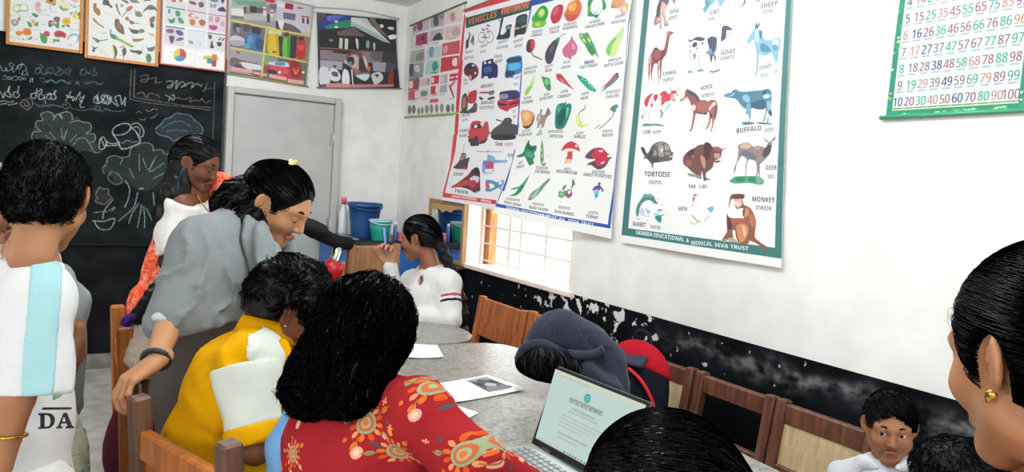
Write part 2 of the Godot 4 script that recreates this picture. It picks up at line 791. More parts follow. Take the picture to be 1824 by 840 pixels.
	# rows of small print that the photograph only lets one see as print
	func scrawl(x: float, y: float, wd: float, size: float, col, seed_: int, th := 0.16) -> Canvas:
		var rng := RandomNumberGenerator.new()
		rng.seed = seed_
		var cx := x
		while cx < x + wd - size * 0.5:
			var q := size * rng.randf_range(0.5, 0.8)
			var kind := rng.randi_range(0, 4)
			var p := PackedVector2Array()
			if kind < 2:
				for i in 9:
					p.append(Vector2(cx + q * 0.5 + cos(i * 0.75 + kind) * q * 0.42, y - size * 0.42 + sin(i * 0.75 + kind) * size * 0.4))
			elif kind == 2:
				for i in 8:
					p.append(Vector2(cx + q * i / 7.0, y - size * (0.42 + 0.4 * sin(i * 1.1))))
			else:
				p = PackedVector2Array([Vector2(cx, y - size * 0.7), Vector2(cx + q * 0.4, y - size), Vector2(cx + q * 0.5, y - size * 0.2), Vector2(cx + q * 0.9, y - size * 0.05), Vector2(cx + q, y - size * 0.8)])
			path(smooth(p, false, 2), size * th, col)
			if kind != 3:
				path(PackedVector2Array([Vector2(cx + q * 0.2, y - size * 0.92), Vector2(cx + q * 0.75, y - size * 1.02)]), size * th, col)
			cx += q + size * 0.14
		return self
	func tex(soften := 1.0) -> ImageTexture:
		if soften > 1.0:
			im.resize(int(w / soften), int(h / soften), Image.INTERPOLATE_LANCZOS)
			im.resize(w, h, Image.INTERPOLATE_CUBIC)
		elif s != 1.0:
			im.resize(w, h, Image.INTERPOLATE_BILINEAR)
		return ImageTexture.create_from_image(im)

func print_mat(c: Canvas, rough := 0.55, soften := 1.0) -> StandardMaterial3D:
	var m := StandardMaterial3D.new()
	m.albedo_texture = c.tex(soften)
	m.roughness = rough
	m.texture_repeat = false
	return m

# ------------------------------------------------------------------ the scene
func _ready() -> void:
	# camera
	var cam := Camera3D.new()
	cam.name = "camera"
	cam.fov = 35.25
	cam.near = 0.05
	cam.far = 100.0
	cam.transform = Transform3D(Basis(Vector3(0.856493, 0.064764, 0.512080), Vector3(-0.019023, 0.995384, -0.094072), Vector3(-0.515809, 0.070831, 0.853771)), Vector3(-2.367, 1.470, 5.803))
	add_child(cam)
	# sky, exposure
	var env := Environment.new()
	env.background_mode = Environment.BG_SKY
	var sky := Sky.new()
	var sm := ProceduralSkyMaterial.new()
	sm.sky_top_color = Color("d8e2ee")
	sm.sky_horizon_color = Color("fffaf2")
	sm.ground_bottom_color = Color("b9b0a4")
	sm.ground_horizon_color = Color("f2e9dc")
	sm.sky_energy_multiplier = 2.6
	sm.ground_energy_multiplier = 1.8
	sky.sky_material = sm
	env.sky = sky
	env.tonemap_mode = Environment.TONE_MAPPER_LINEAR
	env.tonemap_exposure = 0.95
	env.sdfgi_enabled = true
	env.ssao_enabled = true
	env.ssil_enabled = true
	var we := WorldEnvironment.new()
	we.name = "world_environment"
	we.environment = env
	add_child(we)
	# fluorescent tubes on the ceiling (their lamps hang in tube_light())
	tube_light(Vector3(-1.3, 2.76, 4.3), 1.85, "white ceiling tube light over the near end of the table")
	tube_light(Vector3(-2.9, 2.76, 6.6), 1.35, "white ceiling tube light behind the viewer's place")
	tube_light(Vector3(-1.9, 2.76, 2.0), 1.55, "white ceiling tube light in front of the blackboard")

	cloth_bump = noise_tex(0.09, Color.BLACK, Color.WHITE, 5, 256, 3, 0.2, 0.8)
	room()
	posters()
	furniture()
	things_on_tables()
	people()

func tube_light(at: Vector3, energy: float, label: String) -> void:
	var t := thing("tube_light", label, "ceiling light", at, 0.0, "tube lights on the ceiling")
	obj("batten", Kit.new().box(Vector3(0, 0.065, 0), Vector3(0.07, 0.05, 1.25), 0.006).done(), mat("e8e8e6", 0.5), t)
	for s in [-1.0, 1.0]:
		obj("tube_holder", Kit.new().box(Vector3(0, 0.02, s * 0.6), Vector3(0.03, 0.06, 0.02), 0.003).done(), mat("dddddb", 0.5), t)
	var m := StandardMaterial3D.new()
	m.albedo_color = Color("ffffff")
	m.emission_enabled = true
	m.emission = Color("fbfdff")
	m.emission_energy_multiplier = 2.0
	obj("glowing_tube", tube([Vector3(0, 0, -0.59), Vector3(0, 0, 0.59)], [0.014], 12), m, t)
	for z in [-0.4, 0.0, 0.4]:
		var l := OmniLight3D.new()
		l.name = "tube_lamp"
		l.light_size = 0.06
		l.light_energy = energy / 3.0
		l.light_color = Color("f4fbff")
		l.omni_range = 20.0
		l.omni_attenuation = 2.0
		l.shadow_enabled = true
		l.position = Vector3(0, -0.08, z)
		t.add_child(l, true)

const SETTING := {"floor": ["grey cement floor beside the chairs and under the table", "floor"], "ceiling": ["plain white ceiling above the charts", "ceiling"],
	"wall_back": ["white wall behind the blackboard and the grey door", "wall"], "wall_right": ["white wall carrying the large animal and vegetable charts", "wall"],
	"wall_left": ["white wall with window openings at the viewer's left hand", "wall"], "wall_rear": ["white wall with window openings behind the viewer's place", "wall"],
	"trim_2": ["plain black lower wall beyond the number chart", "wall paint"], "trim_3": ["black painted strip of wall under the blackboard", "wall paint"],
	"trim_4": ["black painted strip behind the corner cupboard", "wall paint"], "baseboard_back": ["grey cement skirting below the black wall", "baseboard"],
	"exterior_ground": ["bare ground outside the barred window", "ground"]}

func room() -> void:
	var plaster_bump := noise_tex(0.03, Color.BLACK, Color.WHITE, 11, 512, 5, 0.3, 0.7)
	var plaster := tri_mat(noise_tex(0.012, Color("e9e8e4"), Color("f1f0ed"), 3), 0.6, 0.75, plaster_bump, 0.03)
	var white_wall := plaster
	struct("floor", Kit.new().box(Vector3(-2.4, -0.1, 4.0), Vector3(5.2, 0.2, 8.6), 0.0).done(), tri_mat(noise_tex(0.02, Color("a5a298"), Color("c0bdb3"), 21, 512, 5), 0.5, 0.55))
	struct("ceiling", Kit.new().box(Vector3(-2.4, 2.95, 4.0), Vector3(5.2, 0.2, 8.6), 0.0).done(), tri_mat(noise_tex(0.01, Color("f0f0ec"), Color("f4f4f1"), 4), 0.5, 0.85))
	struct("wall_back", Kit.new().box(Vector3(-2.4, 1.425, -0.1), Vector3(5.2, 2.85, 0.2), 0.0).done(), white_wall)
	var rk := Kit.new()
	rk.box(Vector3(0.1, 1.425, 0.645), Vector3(0.2, 2.85, 1.29), 0.0)
	rk.box(Vector3(0.1, 1.425, 5.41), Vector3(0.2, 2.85, 5.76), 0.0)
	rk.box(Vector3(0.1, 0.445, 1.91), Vector3(0.2, 0.89, 1.24), 0.0)
	rk.box(Vector3(0.1, 2.425, 1.91), Vector3(0.2, 0.85, 1.24), 0.0)
	struct("wall_right", rk.done(), white_wall)
	# left wall and rear wall with window openings, behind the camera
	var lk := Kit.new()
	lk.box(Vector3(-4.9, 0.45, 4.0), Vector3(0.2, 0.9, 8.6), 0.0)
	lk.box(Vector3(-4.9, 2.5, 4.0), Vector3(0.2, 0.7, 8.6), 0.0)
	for z in [[-0.2, 2.6], [3.8, 5.2], [6.4, 8.3]]:
		lk.box(Vector3(-4.9, 1.525, (z[0] + z[1]) * 0.5), Vector3(0.2, 1.25, z[1] - z[0]), 0.0)
	struct("wall_left", lk.done(), white_wall)
	var bk := Kit.new()
	bk.box(Vector3(-2.4, 0.45, 8.2), Vector3(4.8, 0.9, 0.2), 0.0)
	bk.box(Vector3(-2.4, 2.5, 8.2), Vector3(4.8, 0.7, 0.2), 0.0)
	for x in [[-4.8, -3.9], [-2.7, -1.9], [-0.7, 0.0]]:
		bk.box(Vector3((x[0] + x[1]) * 0.5, 1.525, 8.2), Vector3(x[1] - x[0], 1.25, 0.2), 0.0)
	struct("wall_rear", bk.done(), white_wall)

	# black painted dado, flaking along its top edge on the right wall
	var rng := RandomNumberGenerator.new()
	rng.seed = 77
	var dn := FastNoiseLite.new()
	dn.seed = 9
	dn.frequency = 0.02
	dn.fractal_octaves = 5
	var img := Image.create(2048, 304, false, Image.FORMAT_RGB8)
	var white := Color("dcdad5")
	for px in 2048:
		var z := px * 6.0 / 2048.0
		# where the whitewash has been exposed: flakes z 2..3.5, salt bloom z 3.5..6
		var flake := smoothstep(2.0, 2.45, z) * (1.0 - smoothstep(2.9, 3.35, z))
		var bloom := smoothstep(3.0, 3.7, z)
		for py in 304:
			var deep := py * 0.9 / 304.0
			var a := dn.get_noise_2d(px * 1.6, py * 1.6)
			var b := dn.get_noise_2d(px * 0.5 + 900.0, py * 0.5)
			var base := Color("07080b").lerp(Color("15171c"), clampf(b + 0.4, 0, 1))
			var band := exp(-pow((deep - 0.045 - 0.02 * b) / 0.05, 2.0))
			if flake > 0.0 and a + band * 0.34 * flake - 0.42 > 0.0:
				base = white
			var soft := exp(-pow((deep - 0.085 + b * 0.06) / 0.045, 2.0)) * bloom
			var speck := dn.get_noise_2d(px * 1.2 + 50.0, py * 3.0)
			base = base.lerp(Color("8f908e"), clampf(soft * (0.42 + 0.5 * speck + 0.7 * a), 0.0, 0.7))
			if dn.get_noise_2d(px * 1.3 + 300.0, py * 1.3 + 70.0) > 0.53 and deep < 0.22:
				base = base.lerp(white, 0.85)
			img.set_pixel(px, py, base)
	var dm := StandardMaterial3D.new()
	dm.albedo_texture = ImageTexture.create_from_image(img)
	dm.roughness = 0.75
	dm.metallic_specular = 0.2
	dm.texture_repeat = false
	struct("trim_1", sheet(Vector3(-0.004, 0.892, 0.0), Vector3(-0.004, 0.892, 6.0), Vector3(-0.004, 0.0, 6.0), Vector3(-0.004, 0.0, 0.0), 0.004), dm, "black painted lower wall with flaking edge under the charts", "wall paint")
	struct("trim_2", Kit.new().box(Vector3(-0.002, 0.446, 7.05), Vector3(0.004, 0.892, 2.1), 0.0).done(), mat("15161a", 0.8))
	struct("trim_3", Kit.new().box(Vector3(-3.09, 0.49, 0.003), Vector3(3.42, 0.765, 0.006), 0.0).done(), tri_mat(noise_tex(0.01, Color("0e0f12"), Color("1c1d20"), 6), 1.0, 0.6))
	struct("trim_4", Kit.new().box(Vector3(-0.264, 0.42, 0.003), Vector3(0.52, 0.84, 0.006), 0.0).done(), mat("15161a", 0.55))
	struct("baseboard_back", Kit.new().box(Vector3(-3.09, 0.053, 0.006), Vector3(3.42, 0.106, 0.012), 0.004).done(), tri_mat(noise_tex(0.02, Color("77756c"), Color("8f8c83"), 22), 0.8, 0.7))

	# blackboard painted on the back wall with its ledge and chalk drawings
	var bb := thing("blackboard", "black wall blackboard with chalk trees, cloud and watering can", "blackboard", Vector3(-3.09, 0.875, 0.0))
	obj("writing_surface", sheet(Vector3(-1.71, 1.345, 0.012), Vector3(1.69, 1.345, 0.012), Vector3(1.69, 0.0, 0.012), Vector3(-1.71, 0.0, 0.012), 0.01), chalk_mat(), bb)
	obj("ledge", Kit.new().box(Vector3(-0.01, -0.006, 0.018), Vector3(3.4, 0.018, 0.036), 0.004).done(), mat("1b1d1f", 0.6), bb)
	obj("edge_strip", Kit.new().box(Vector3(1.697, 0.68, 0.012), Vector3(0.02, 1.36, 0.024), 0.004).done(), mat("20262a", 0.5), bb)

	# door
	var dk := Kit.new()
	dk.box(Vector3(-1.352, 1.02, 0.03), Vector3(0.05, 2.04, 0.06), 0.006)
	dk.box(Vector3(-0.551, 1.02, 0.03), Vector3(0.05, 2.04, 0.06), 0.006)
	dk.box(Vector3(-0.952, 2.018, 0.03), Vector3(0.75, 0.045, 0.06), 0.006)
	var door := struct("door_1", dk.done(), mat("bcbdba", 0.4), "closed grey flush door beside the blackboard", "door")
	obj("door_leaf", Kit.new().box(Vector3(-0.952, 0.995, 0.022), Vector3(0.748, 1.985, 0.03), 0.004).done(), tri_mat(noise_tex(0.01, Color("b4b5b3"), Color("bbbcba"), 31), 0.8, 0.45), door)
	for y in [0.35, 1.05, 1.72]:
		var hk := Kit.new().box(Vector3(-0.59, y, 0.04), Vector3(0.03, 0.1, 0.006), 0.001)
		obj("hinge", hk.done(), mat("a9aaa8", 0.35, 0.6), door)
		obj("hinge_pin", tube([Vector3(-0.577, y - 0.055, 0.044), Vector3(-0.577, y + 0.055, 0.044)], [0.006], 8), mat("b5b6b4", 0.35, 0.6), door)
	obj("bolt", Kit.new().box(Vector3(-0.6, 1.0, 0.045), Vector3(0.05, 0.03, 0.016), 0.003).done(), mat("b0b0ae", 0.3, 0.7), door)

	# window
	var cream := tri_mat(noise_tex(0.02, Color("f0dccd"), Color("f6e6da"), 13), 1.0, 0.7)
	var timber := wood("a5622c", "c98a4c", 41)
	var pale := mat("d9cfc4", 0.5)
	var win := struct("window_1", Kit.new().box(Vector3(0.1, 0.889, 1.91), Vector3(0.21, 0.022, 1.26), 0.004).box(Vector3(0.0, 0.888, 1.91), Vector3(0.05, 0.03, 1.3), 0.004).done(), cream, "barred window without shutters half hidden behind the charts", "window")
	for z in [1.2925, 2.5275]:
		obj("reveal", Kit.new().box(Vector3(0.099, 1.45, z), Vector3(0.206, 1.11, 0.008), 0.0).done(), cream, win)
	obj("window_frame", Kit.new().box(Vector3(0.165, 1.45, 1.33), Vector3(0.06, 1.1, 0.065), 0.004).box(Vector3(0.165, 1.45, 2.49), Vector3(0.06, 1.1, 0.065), 0.004).box(Vector3(0.165, 1.97, 1.91), Vector3(0.06, 0.06, 1.1), 0.004).done(), timber, win)
	for z in [1.315, 1.68, 1.82, 2.11, 2.5]:
		obj("upright_bar", Kit.new().box(Vector3(0.11, 1.45, z), Vector3(0.012, 1.1, 0.02 if z < 1.7 else 0.014), 0.002).done(), pale, win)
	for y in [0.93, 1.045, 1.165, 1.285, 1.405, 1.525, 1.645, 1.765, 1.885]:
		obj("cross_bar", tube([Vector3(0.115, y, 1.3), Vector3(0.115, y, 2.52)], [0.006], 8), pale, win)
	# the outer wall of the next building, some way off
	struct("exterior_wall", Kit.new().box(Vector3(3.2, 1.5, 1.5), Vector3(0.2, 4.0, 9.0), 0.0).done(), tri_mat(noise_tex(0.02, Color("efe2d8"), Color("f6ebe2"), 14), 0.5, 0.9), "pale plastered wall outside the barred window", "wall")
	struct("exterior_ground", Kit.new().box(Vector3(1.7, -0.3, 1.5), Vector3(3.0, 0.1, 9.0), 0.0).done(), mat("b9a792", 0.9))

# ------------------------------------------------------------------ charts, banners and the chalk drawings
# reads a small drawing language: kind, colour, then points of the print's own plane
func draw(c: Canvas, t: String, seed_ := 1) -> void:
	var rng := RandomNumberGenerator.new()
	rng.seed = seed_
	c.at(0, 0)
	for ln in t.split("\n", false):
		var a := ln.strip_edges().split(" ", false)
		if a.size() < 3:
			continue
		match a[0]:
			"s":
				c.poly(c.smooth(c.pts_of(" ".join(a.slice(2)))), a[1])
			"h":
				c.poly(c.pts_of(" ".join(a.slice(2))), a[1])
			"l":
				c.path(c.smooth(c.pts_of(" ".join(a.slice(3))), false), maxf(float(a[2]), 1.0), a[1], 0.7)
			"t", "tw", "k", "kb", "kr":
				var p := c.pts_of(a[2] + " " + a[3])
				var along := p[1] - p[0]
				c.at(p[0].x, p[0].y, 1.0, rad_to_deg(along.angle()))
				var cap := float(a[4])
				if a[0][0] == "t":
					var word := " ".join(a.slice(5))
					c.text(word, 0, 0, 1.0, a[1], 0, "Droid Sans", true, 0.001)
					var wide: float = Canvas.glyphs["%s|%s|%s" % [word, "Droid Sans", true]][1]
					c.text(word, 0, 0, cap, a[1], 0, "Droid Sans", true, along.length() / (wide * cap))
				else:
					c.scrawl(0, 0, along.length(), cap * 0.9, a[1], rng.randi(), 0.2 if a[0] == "kb" else 0.13)
				c.at(0, 0)
			"c":
				chalk_line(c, c.smooth(c.pts_of(" ".join(a.slice(3))), false), float(a[2]), Color(a[1]), rng)
			"f":
				chalk_fill(c, c.smooth(c.pts_of(" ".join(a.slice(3)))), float(a[2]), Color(a[1]), rng)
			"d":
				var p := c.pts_of(a[2] + " " + a[3])
				for i in int(p[1].x * p[1].y * 0.8):
					var q := p[0] + Vector2(rng.randfn(0, 0.45) * p[1].x, rng.randfn(0, 0.45) * p[1].y)
					dab(c, q, Color(a[1]), rng.randf() * 0.5, 2)

func dab(c: Canvas, q: Vector2, col: Color, amount: float, size := 1) -> void:
	var x := int(q.x * c.s)
	var y := int(q.y * c.s)
	if x < 0 or y < 0 or x >= c.im.get_width() - size or y >= c.im.get_height() - size:
		return
	var was := c.im.get_pixel(x, y)
	c.im.fill_rect(Rect2i(x, y, size, size), was.lerp(col, amount))

func chalk_line(c: Canvas, pts: PackedVector2Array, w: float, col: Color, rng: RandomNumberGenerator) -> void:
	for i in pts.size() - 1:
		var n := maxi(1, int(pts[i].distance_to(pts[i + 1]) * maxf(w, 2.0) * 0.9))
		for k in n:
			var q := pts[i].lerp(pts[i + 1], rng.randf()) + Vector2(rng.randfn(0, 0.3), rng.randfn(0, 0.3)) * w
			dab(c, q, col, rng.randf_range(0.25, 0.95), 1 if rng.randf() < 0.5 else 2)

func chalk_fill(c: Canvas, pts: PackedVector2Array, density: float, col: Color, rng: RandomNumberGenerator) -> void:
	var box := Rect2(pts[0], Vector2.ZERO)
	for p in pts:
		box = box.expand(p)
	var n := FastNoiseLite.new()
	n.frequency = 0.05
	n.seed = rng.randi() % 1000
	for y in range(maxi(0, int(box.position.y)), mini(c.h - 1, int(box.end.y))):
		for x in range(maxi(0, int(box.position.x)), mini(c.w - 1, int(box.end.x))):
			var q := Vector2(x, y)
			if not Geometry2D.is_point_in_polygon(q, pts):
				continue
			var d := density * (0.75 + 0.5 * n.get_noise_2d(x, y * 2.0)) * rng.randf_range(0.55, 1.2)
			dab(c, q, col, clampf(d, 0.0, 1.0))

func chalk_mat() -> StandardMaterial3D:
	var c := Canvas.new(2048, 810, Color("171b1d"), 1.0)
	var n := FastNoiseLite.new()
	n.frequency = 0.006
	n.fractal_octaves = 4
	n.seed = 30
	for y in 810:
		for x in 2048:
			var k := n.get_noise_2d(x, y * 1.6) * 0.5 + n.get_noise_2d(x * 9.0, y * 12.0) * 0.12
			c.im.set_pixel(x, y, Color("14181a").lerp(Color("33393b"), clampf(0.28 + k, 0.0, 1.0)))
	draw(c, """c 8fb0b8 2.6 1243,130 1243,141 1250,150 1258,146 1262,137 1256,139 1264,148 1276,140 1283,125 1278,116 1271,118 1270,126 1278,134 1283,150 1279,149
c 8fb0b8 2.6 1288,144 1297,123 1308,116 1311,110 1303,136 1295,134 1299,125 1316,117 1324,130 1318,140 1311,142
c 8fb0b8 2.1 1301,150 1309,155 1314,146 1311,157 1321,156 1329,147 1323,142 1331,158
c 7fa0a8 2.3 1248,171 1257,167 1269,180 1281,170 1293,164 1305,177 1319,165 1325,170
c 7fa0a8 2.3 1247,181 1260,181 1269,168 1281,180 1293,178 1304,164 1319,175 1324,169
c 8fb0c0 3.2 1338,165 1338,181
c 8fb0c0 3.2 1345,163 1345,183
c 7fa0a8 2.9 1364,108 1373,112 1374,127 1364,145 1354,143 1355,129 1369,124 1374,141 1384,145 1393,124 1408,116 1413,127 1403,140 1396,132 1389,147
c 7fa0a8 2.9 1422,117 1432,110 1435,121 1423,134 1418,141 1433,142 1445,131 1442,117 1432,122
c 7fa0a8 2.7 1452,116 1462,112 1470,119 1465,132 1455,130 1452,122 1472,116 1465,106
c 6f8f98 2.4 1369,164 1381,161 1394,175 1409,163 1423,172 1438,158 1456,168 1476,159
c 6f8f98 2.4 1374,175 1389,176 1404,163 1419,175 1433,168 1448,160 1463,172 1475,168
c 8fb0c0 3.3 1492,160 1492,170
c 8fb0c0 3.3 1499,161 1500,171
c 7fa0a0 2.7 1503,124 1508,109 1523,110 1526,124 1513,131 1506,126 1518,104 1534,123 1539,110
c 7fa0a0 2.8 1544,107 1556,96 1551,112 1562,113 1560,125 1549,127 1546,118
c 6f8a90 1.9 1514,160 1534,161 1555,152 1573,159 1589,150
c 5f7a84 1.9 1522,168 1545,154 1566,161 1586,160
c c0ccc8 3.1 1233,232 1240,227 1247,241 1252,252 1256,234 1265,225 1271,205 1269,227 1277,243 1270,247 1258,240 1256,229
c c0ccc8 3.1 1300,201 1297,224 1286,225 1284,240 1294,247 1303,237 1297,227
c b0bcb8 3.1 1242,267 1256,262 1270,267 1286,259
c b0bcb8 3.1 1243,278 1259,273 1273,276 1298,266
c c0ccc8 3.2 1360,202 1356,220 1341,227 1344,241 1356,240 1358,225 1365,216 1375,203 1374,221 1366,227 1368,244 1378,243 1385,228 1375,226
c c0ccc8 2.9 1385,231 1389,259
c c0ccc8 3.2 1390,222 1405,217 1407,234 1398,241 1392,233 1400,221 1414,219 1424,205 1418,207 1419,221 1425,232 1415,240 1407,237
c c0ccc8 3.0 1474,200 1469,218 1459,217 1467,227 1477,223 1482,237 1487,225 1474,221 1460,231 1457,243
c c0ccc8 3.0 1490,236 1497,218 1507,199 1505,217 1515,222 1520,212 1513,234 1503,229 1510,222
c c0ccc8 2.7 1505,240 1515,236 1506,249 1511,260 1522,258
c b0bcb8 3.1 1569,198 1564,216 1554,223 1559,237 1572,236 1572,221 1562,216
c b0bcb8 3.1 1598,197 1593,213 1583,220 1585,235 1599,233 1601,218 1614,210 1606,229 1612,235
c 8a7a80 3.7 1330,243 1342,247 1347,264 1337,282 1328,289 1318,281 1308,274 1311,259 1320,250 1330,257 1335,271 1323,275 1320,261
c 7a6e74 3.8 1457,246 1470,250 1473,262 1460,272 1448,264 1450,252 1460,257
c 7a6e74 3.3 1560,249 1573,251 1578,262 1563,267 1555,259 1565,258
c 5f7f88 2.4 1354,260 1371,273 1391,265 1410,260 1433,263 1445,265
c 5f7f88 2.4 1359,268 1381,266 1401,269 1420,261 1443,268
c 5f7f88 2.5 1475,267 1498,271 1524,271 1550,262 1578,268 1599,260 1622,263
c b0bcb8 3.9 1555,216 1567,208 1568,236 1586,227 1592,201 1580,213 1605,238 1617,209 1598,204 1624,229 1643,241 1630,208 1648,198 1656,233 1668,203 1665,239
c 5f7f88 2.7 1593,254 1631,264 1669,256
c 8a7478 3.4 1687,84 1684,208
c 8a7478 3.4 1700,82 1698,200
c 7a6a6c 3.4 1684,208 1752,215 1838,217 2001,219
c 7a6a6c 3.4 1698,198 1785,204 1893,211 2005,208
c 7a6a6c 2.9 2011,96 2012,224 2011,345
c 7f6a70 4.1 1720,111 1749,100 1743,130 1720,126 1762,113 1782,107 1776,129 1802,123
c 9aa890 4.2 1819,120 1842,114 1840,140 1823,142 1849,124 1862,108 1857,145 1876,113 1897,125 1877,135 1904,117 1924,111 1918,134 1938,113 1956,122 1962,110
c 9aa890 2.9 1980,104 1974,131 1963,143
c 7a6a6c 2.9 1981,130 2009,123
c 7f6a70 4.1 1709,184 1731,174 1745,194 1757,175 1784,179 1797,188
c a8b0a0 4.2 1817,175 1834,184 1831,199
c a8b0a0 4.2 1841,176 1851,171 1851,193 1841,191 1841,183
c 8a7a7a 3.5 1864,181 1892,185 1919,174 1913,194 1933,184 1954,185 1961,173 1976,190 2000,177
c 8a7a7a 2.1 1851,182 1878,183
c 8f8a8a 2.7 1708,263 1720,255 1730,261
c a0a4a4 2.8 1743,245 1759,251 1772,238 1789,240
c a0a4a4 2.7 1721,285 1738,289 1744,281
c a0a4a4 2.8 1764,279 1777,271 1789,258
d 2e3335 1552,77 209,59
d 2a2f31 1427,108 127,51
f 56645a 0.62 1357,399 1345,379 1359,337 1379,322 1375,298 1407,288 1425,300 1442,288 1466,282 1478,302 1502,296 1509,312 1545,319 1546,354 1562,360 1559,388 1578,422 1560,441 1523,433 1493,450 1434,461 1386,444
c 8a9686 3.8 1380,424 1357,412 1345,393 1354,372 1374,370 1359,351 1361,330 1382,325 1373,305 1390,290 1413,294 1419,311
c a0aa98 3.8 1416,321 1425,300 1439,295 1446,312 1439,295 1460,283 1478,291 1481,312
c 8a9686 3.9 1473,326 1497,314 1521,318 1545,323 1546,347 1531,363 1559,364 1562,388 1544,400
c 8a9686 3.9 1486,415 1504,386 1528,384 1547,410 1563,437 1585,432
c 9aa292 3.2 1443,350 1450,391
c 9aa292 3.2 1464,351 1453,397
c 8a9284 3.2 1406,367 1427,399
c 8a9284 3.2 1391,382 1418,404
c 8a9284 3.3 1498,369 1474,402
f 3a444a 0.3 1659,383 1688,370 1711,379 1717,393 1686,410 1663,415
c c0c8c6 4.1 1690,318 1690,327 1685,337 1676,346 1664,354 1651,359 1638,360 1629,358 1624,352 1624,343 1629,333 1638,323 1650,315 1663,310 1675,309 1685,312 1690,318
c c8d0ce 4.7 1627,358 1647,388 1660,415 1698,402 1727,378 1710,339 1688,320
c b8c0be 4.1 1693,312 1715,303 1735,323 1739,351 1723,363
c b8c0be 3.4 1699,322 1719,320 1726,341 1717,360
c c0c8c6 4.0 1578,387 1590,371 1603,392 1597,417 1581,422 1577,401 1584,383 1597,413
c c0c8c6 4.0 1603,388 1622,397 1653,387
c c0c8c6 4.0 1600,406 1628,404 1653,398
c 8a98a0 3.4 1660,394 1678,378 1698,384 1717,378
f 44545c 0.75 1781,318 1800,295 1827,270 1853,249 1887,245 1922,257 1943,281 1969,301 1966,331 1931,342 1897,348 1863,366 1829,354 1792,343
c 7a929e 3.5 1781,322 1804,301 1817,278 1843,265 1860,248 1887,248 1915,250 1936,270 1958,287 1971,308 1959,332 1931,330 1907,351 1876,350 1856,367 1832,350 1802,346 1783,333
c 6a828e 2.8 1808,316 1841,291 1881,279 1923,298
c 6a828e 2.8 1822,329 1862,318 1910,321
f 4c5650 0.6 1593,499 1604,463 1635,442 1674,443 1699,420 1724,389 1756,379 1783,398 1810,407 1858,411 1879,435 1860,474 1834,527 1795,559 1755,583 1716,578 1676,558 1638,561 1625,533
c 828c86 4.0 1599,520 1591,499 1605,484 1610,455 1635,445 1661,455 1655,480
c 828c86 4.1 1661,451 1686,442 1692,416 1711,397 1743,383 1773,388 1777,413
c 828c86 4.2 1777,413 1810,407 1824,425 1858,411 1875,432 1859,459
c 828c86 4.0 1624,511 1612,537 1632,561 1657,559 1663,538 1643,517 1624,511
c 8a948e 3.4 1725,432 1727,505
c 8a948e 3.5 1738,446 1760,495 1778,457
c 8a948e 3.5 1791,434 1766,502 1819,462
c 8a948e 3.4 1688,493 1708,535
c 8a948e 3.5 1780,531 1833,498
c a8b0ae 4.1 1676,544 1693,579 1688,623 1676,656
c 9aa2a0 4.2 1723,592 1711,651 1680,689 1655,715
c 9aa2a0 4.2 1730,636 1705,681 1693,725
c 9aa2a0 4.2 1740,643 1732,702 1726,739
c 9aa2a0 4.2 1747,650 1752,694 1753,742
c 9aa2a0 4.2 1757,657 1778,700 1786,719
c 9aa2a0 4.2 1782,589 1790,648 1811,685
c b8bcba 4.9 1726,578 1745,573
f 5a5054 0.6 1564,600 1576,578 1594,577 1613,587 1627,611 1621,633 1596,649 1571,643
c 8a8084 3.3 1570,607 1582,578 1594,584 1616,583 1614,605 1630,619 1614,634 1602,648 1583,642 1568,636 1577,621 1567,607
c b0b6b4 4.1 1633,626 1603,670 1597,706
c 9aa2a0 3.3 1565,682 1597,677
c 9aa2a0 3.4 1603,681 1640,658 1628,676
c b8bebc 4.0 1560,716 1601,717 1641,705 1623,749 1586,748 1566,718
c 5a6062 3.3 1494,810 1631,811 1768,816
""", 3)
	# the same hand has drawn on the stretch of board farther left
	draw(c, """f 56645a 0.5 700,420 760,330 880,330 960,400 1000,500 900,560 760,540
c 8a9686 4 700,420 760,330 880,330 960,400 1000,500 900,560 760,540 700,420
c b0bcb8 4 300,200 420,210 520,195 640,205
f 44545c 0.6 330,330 380,290 450,300 480,350 400,370""", 4)
	var m := print_mat(c, 0.8)
	m.metallic_specular = 0.18
	return m

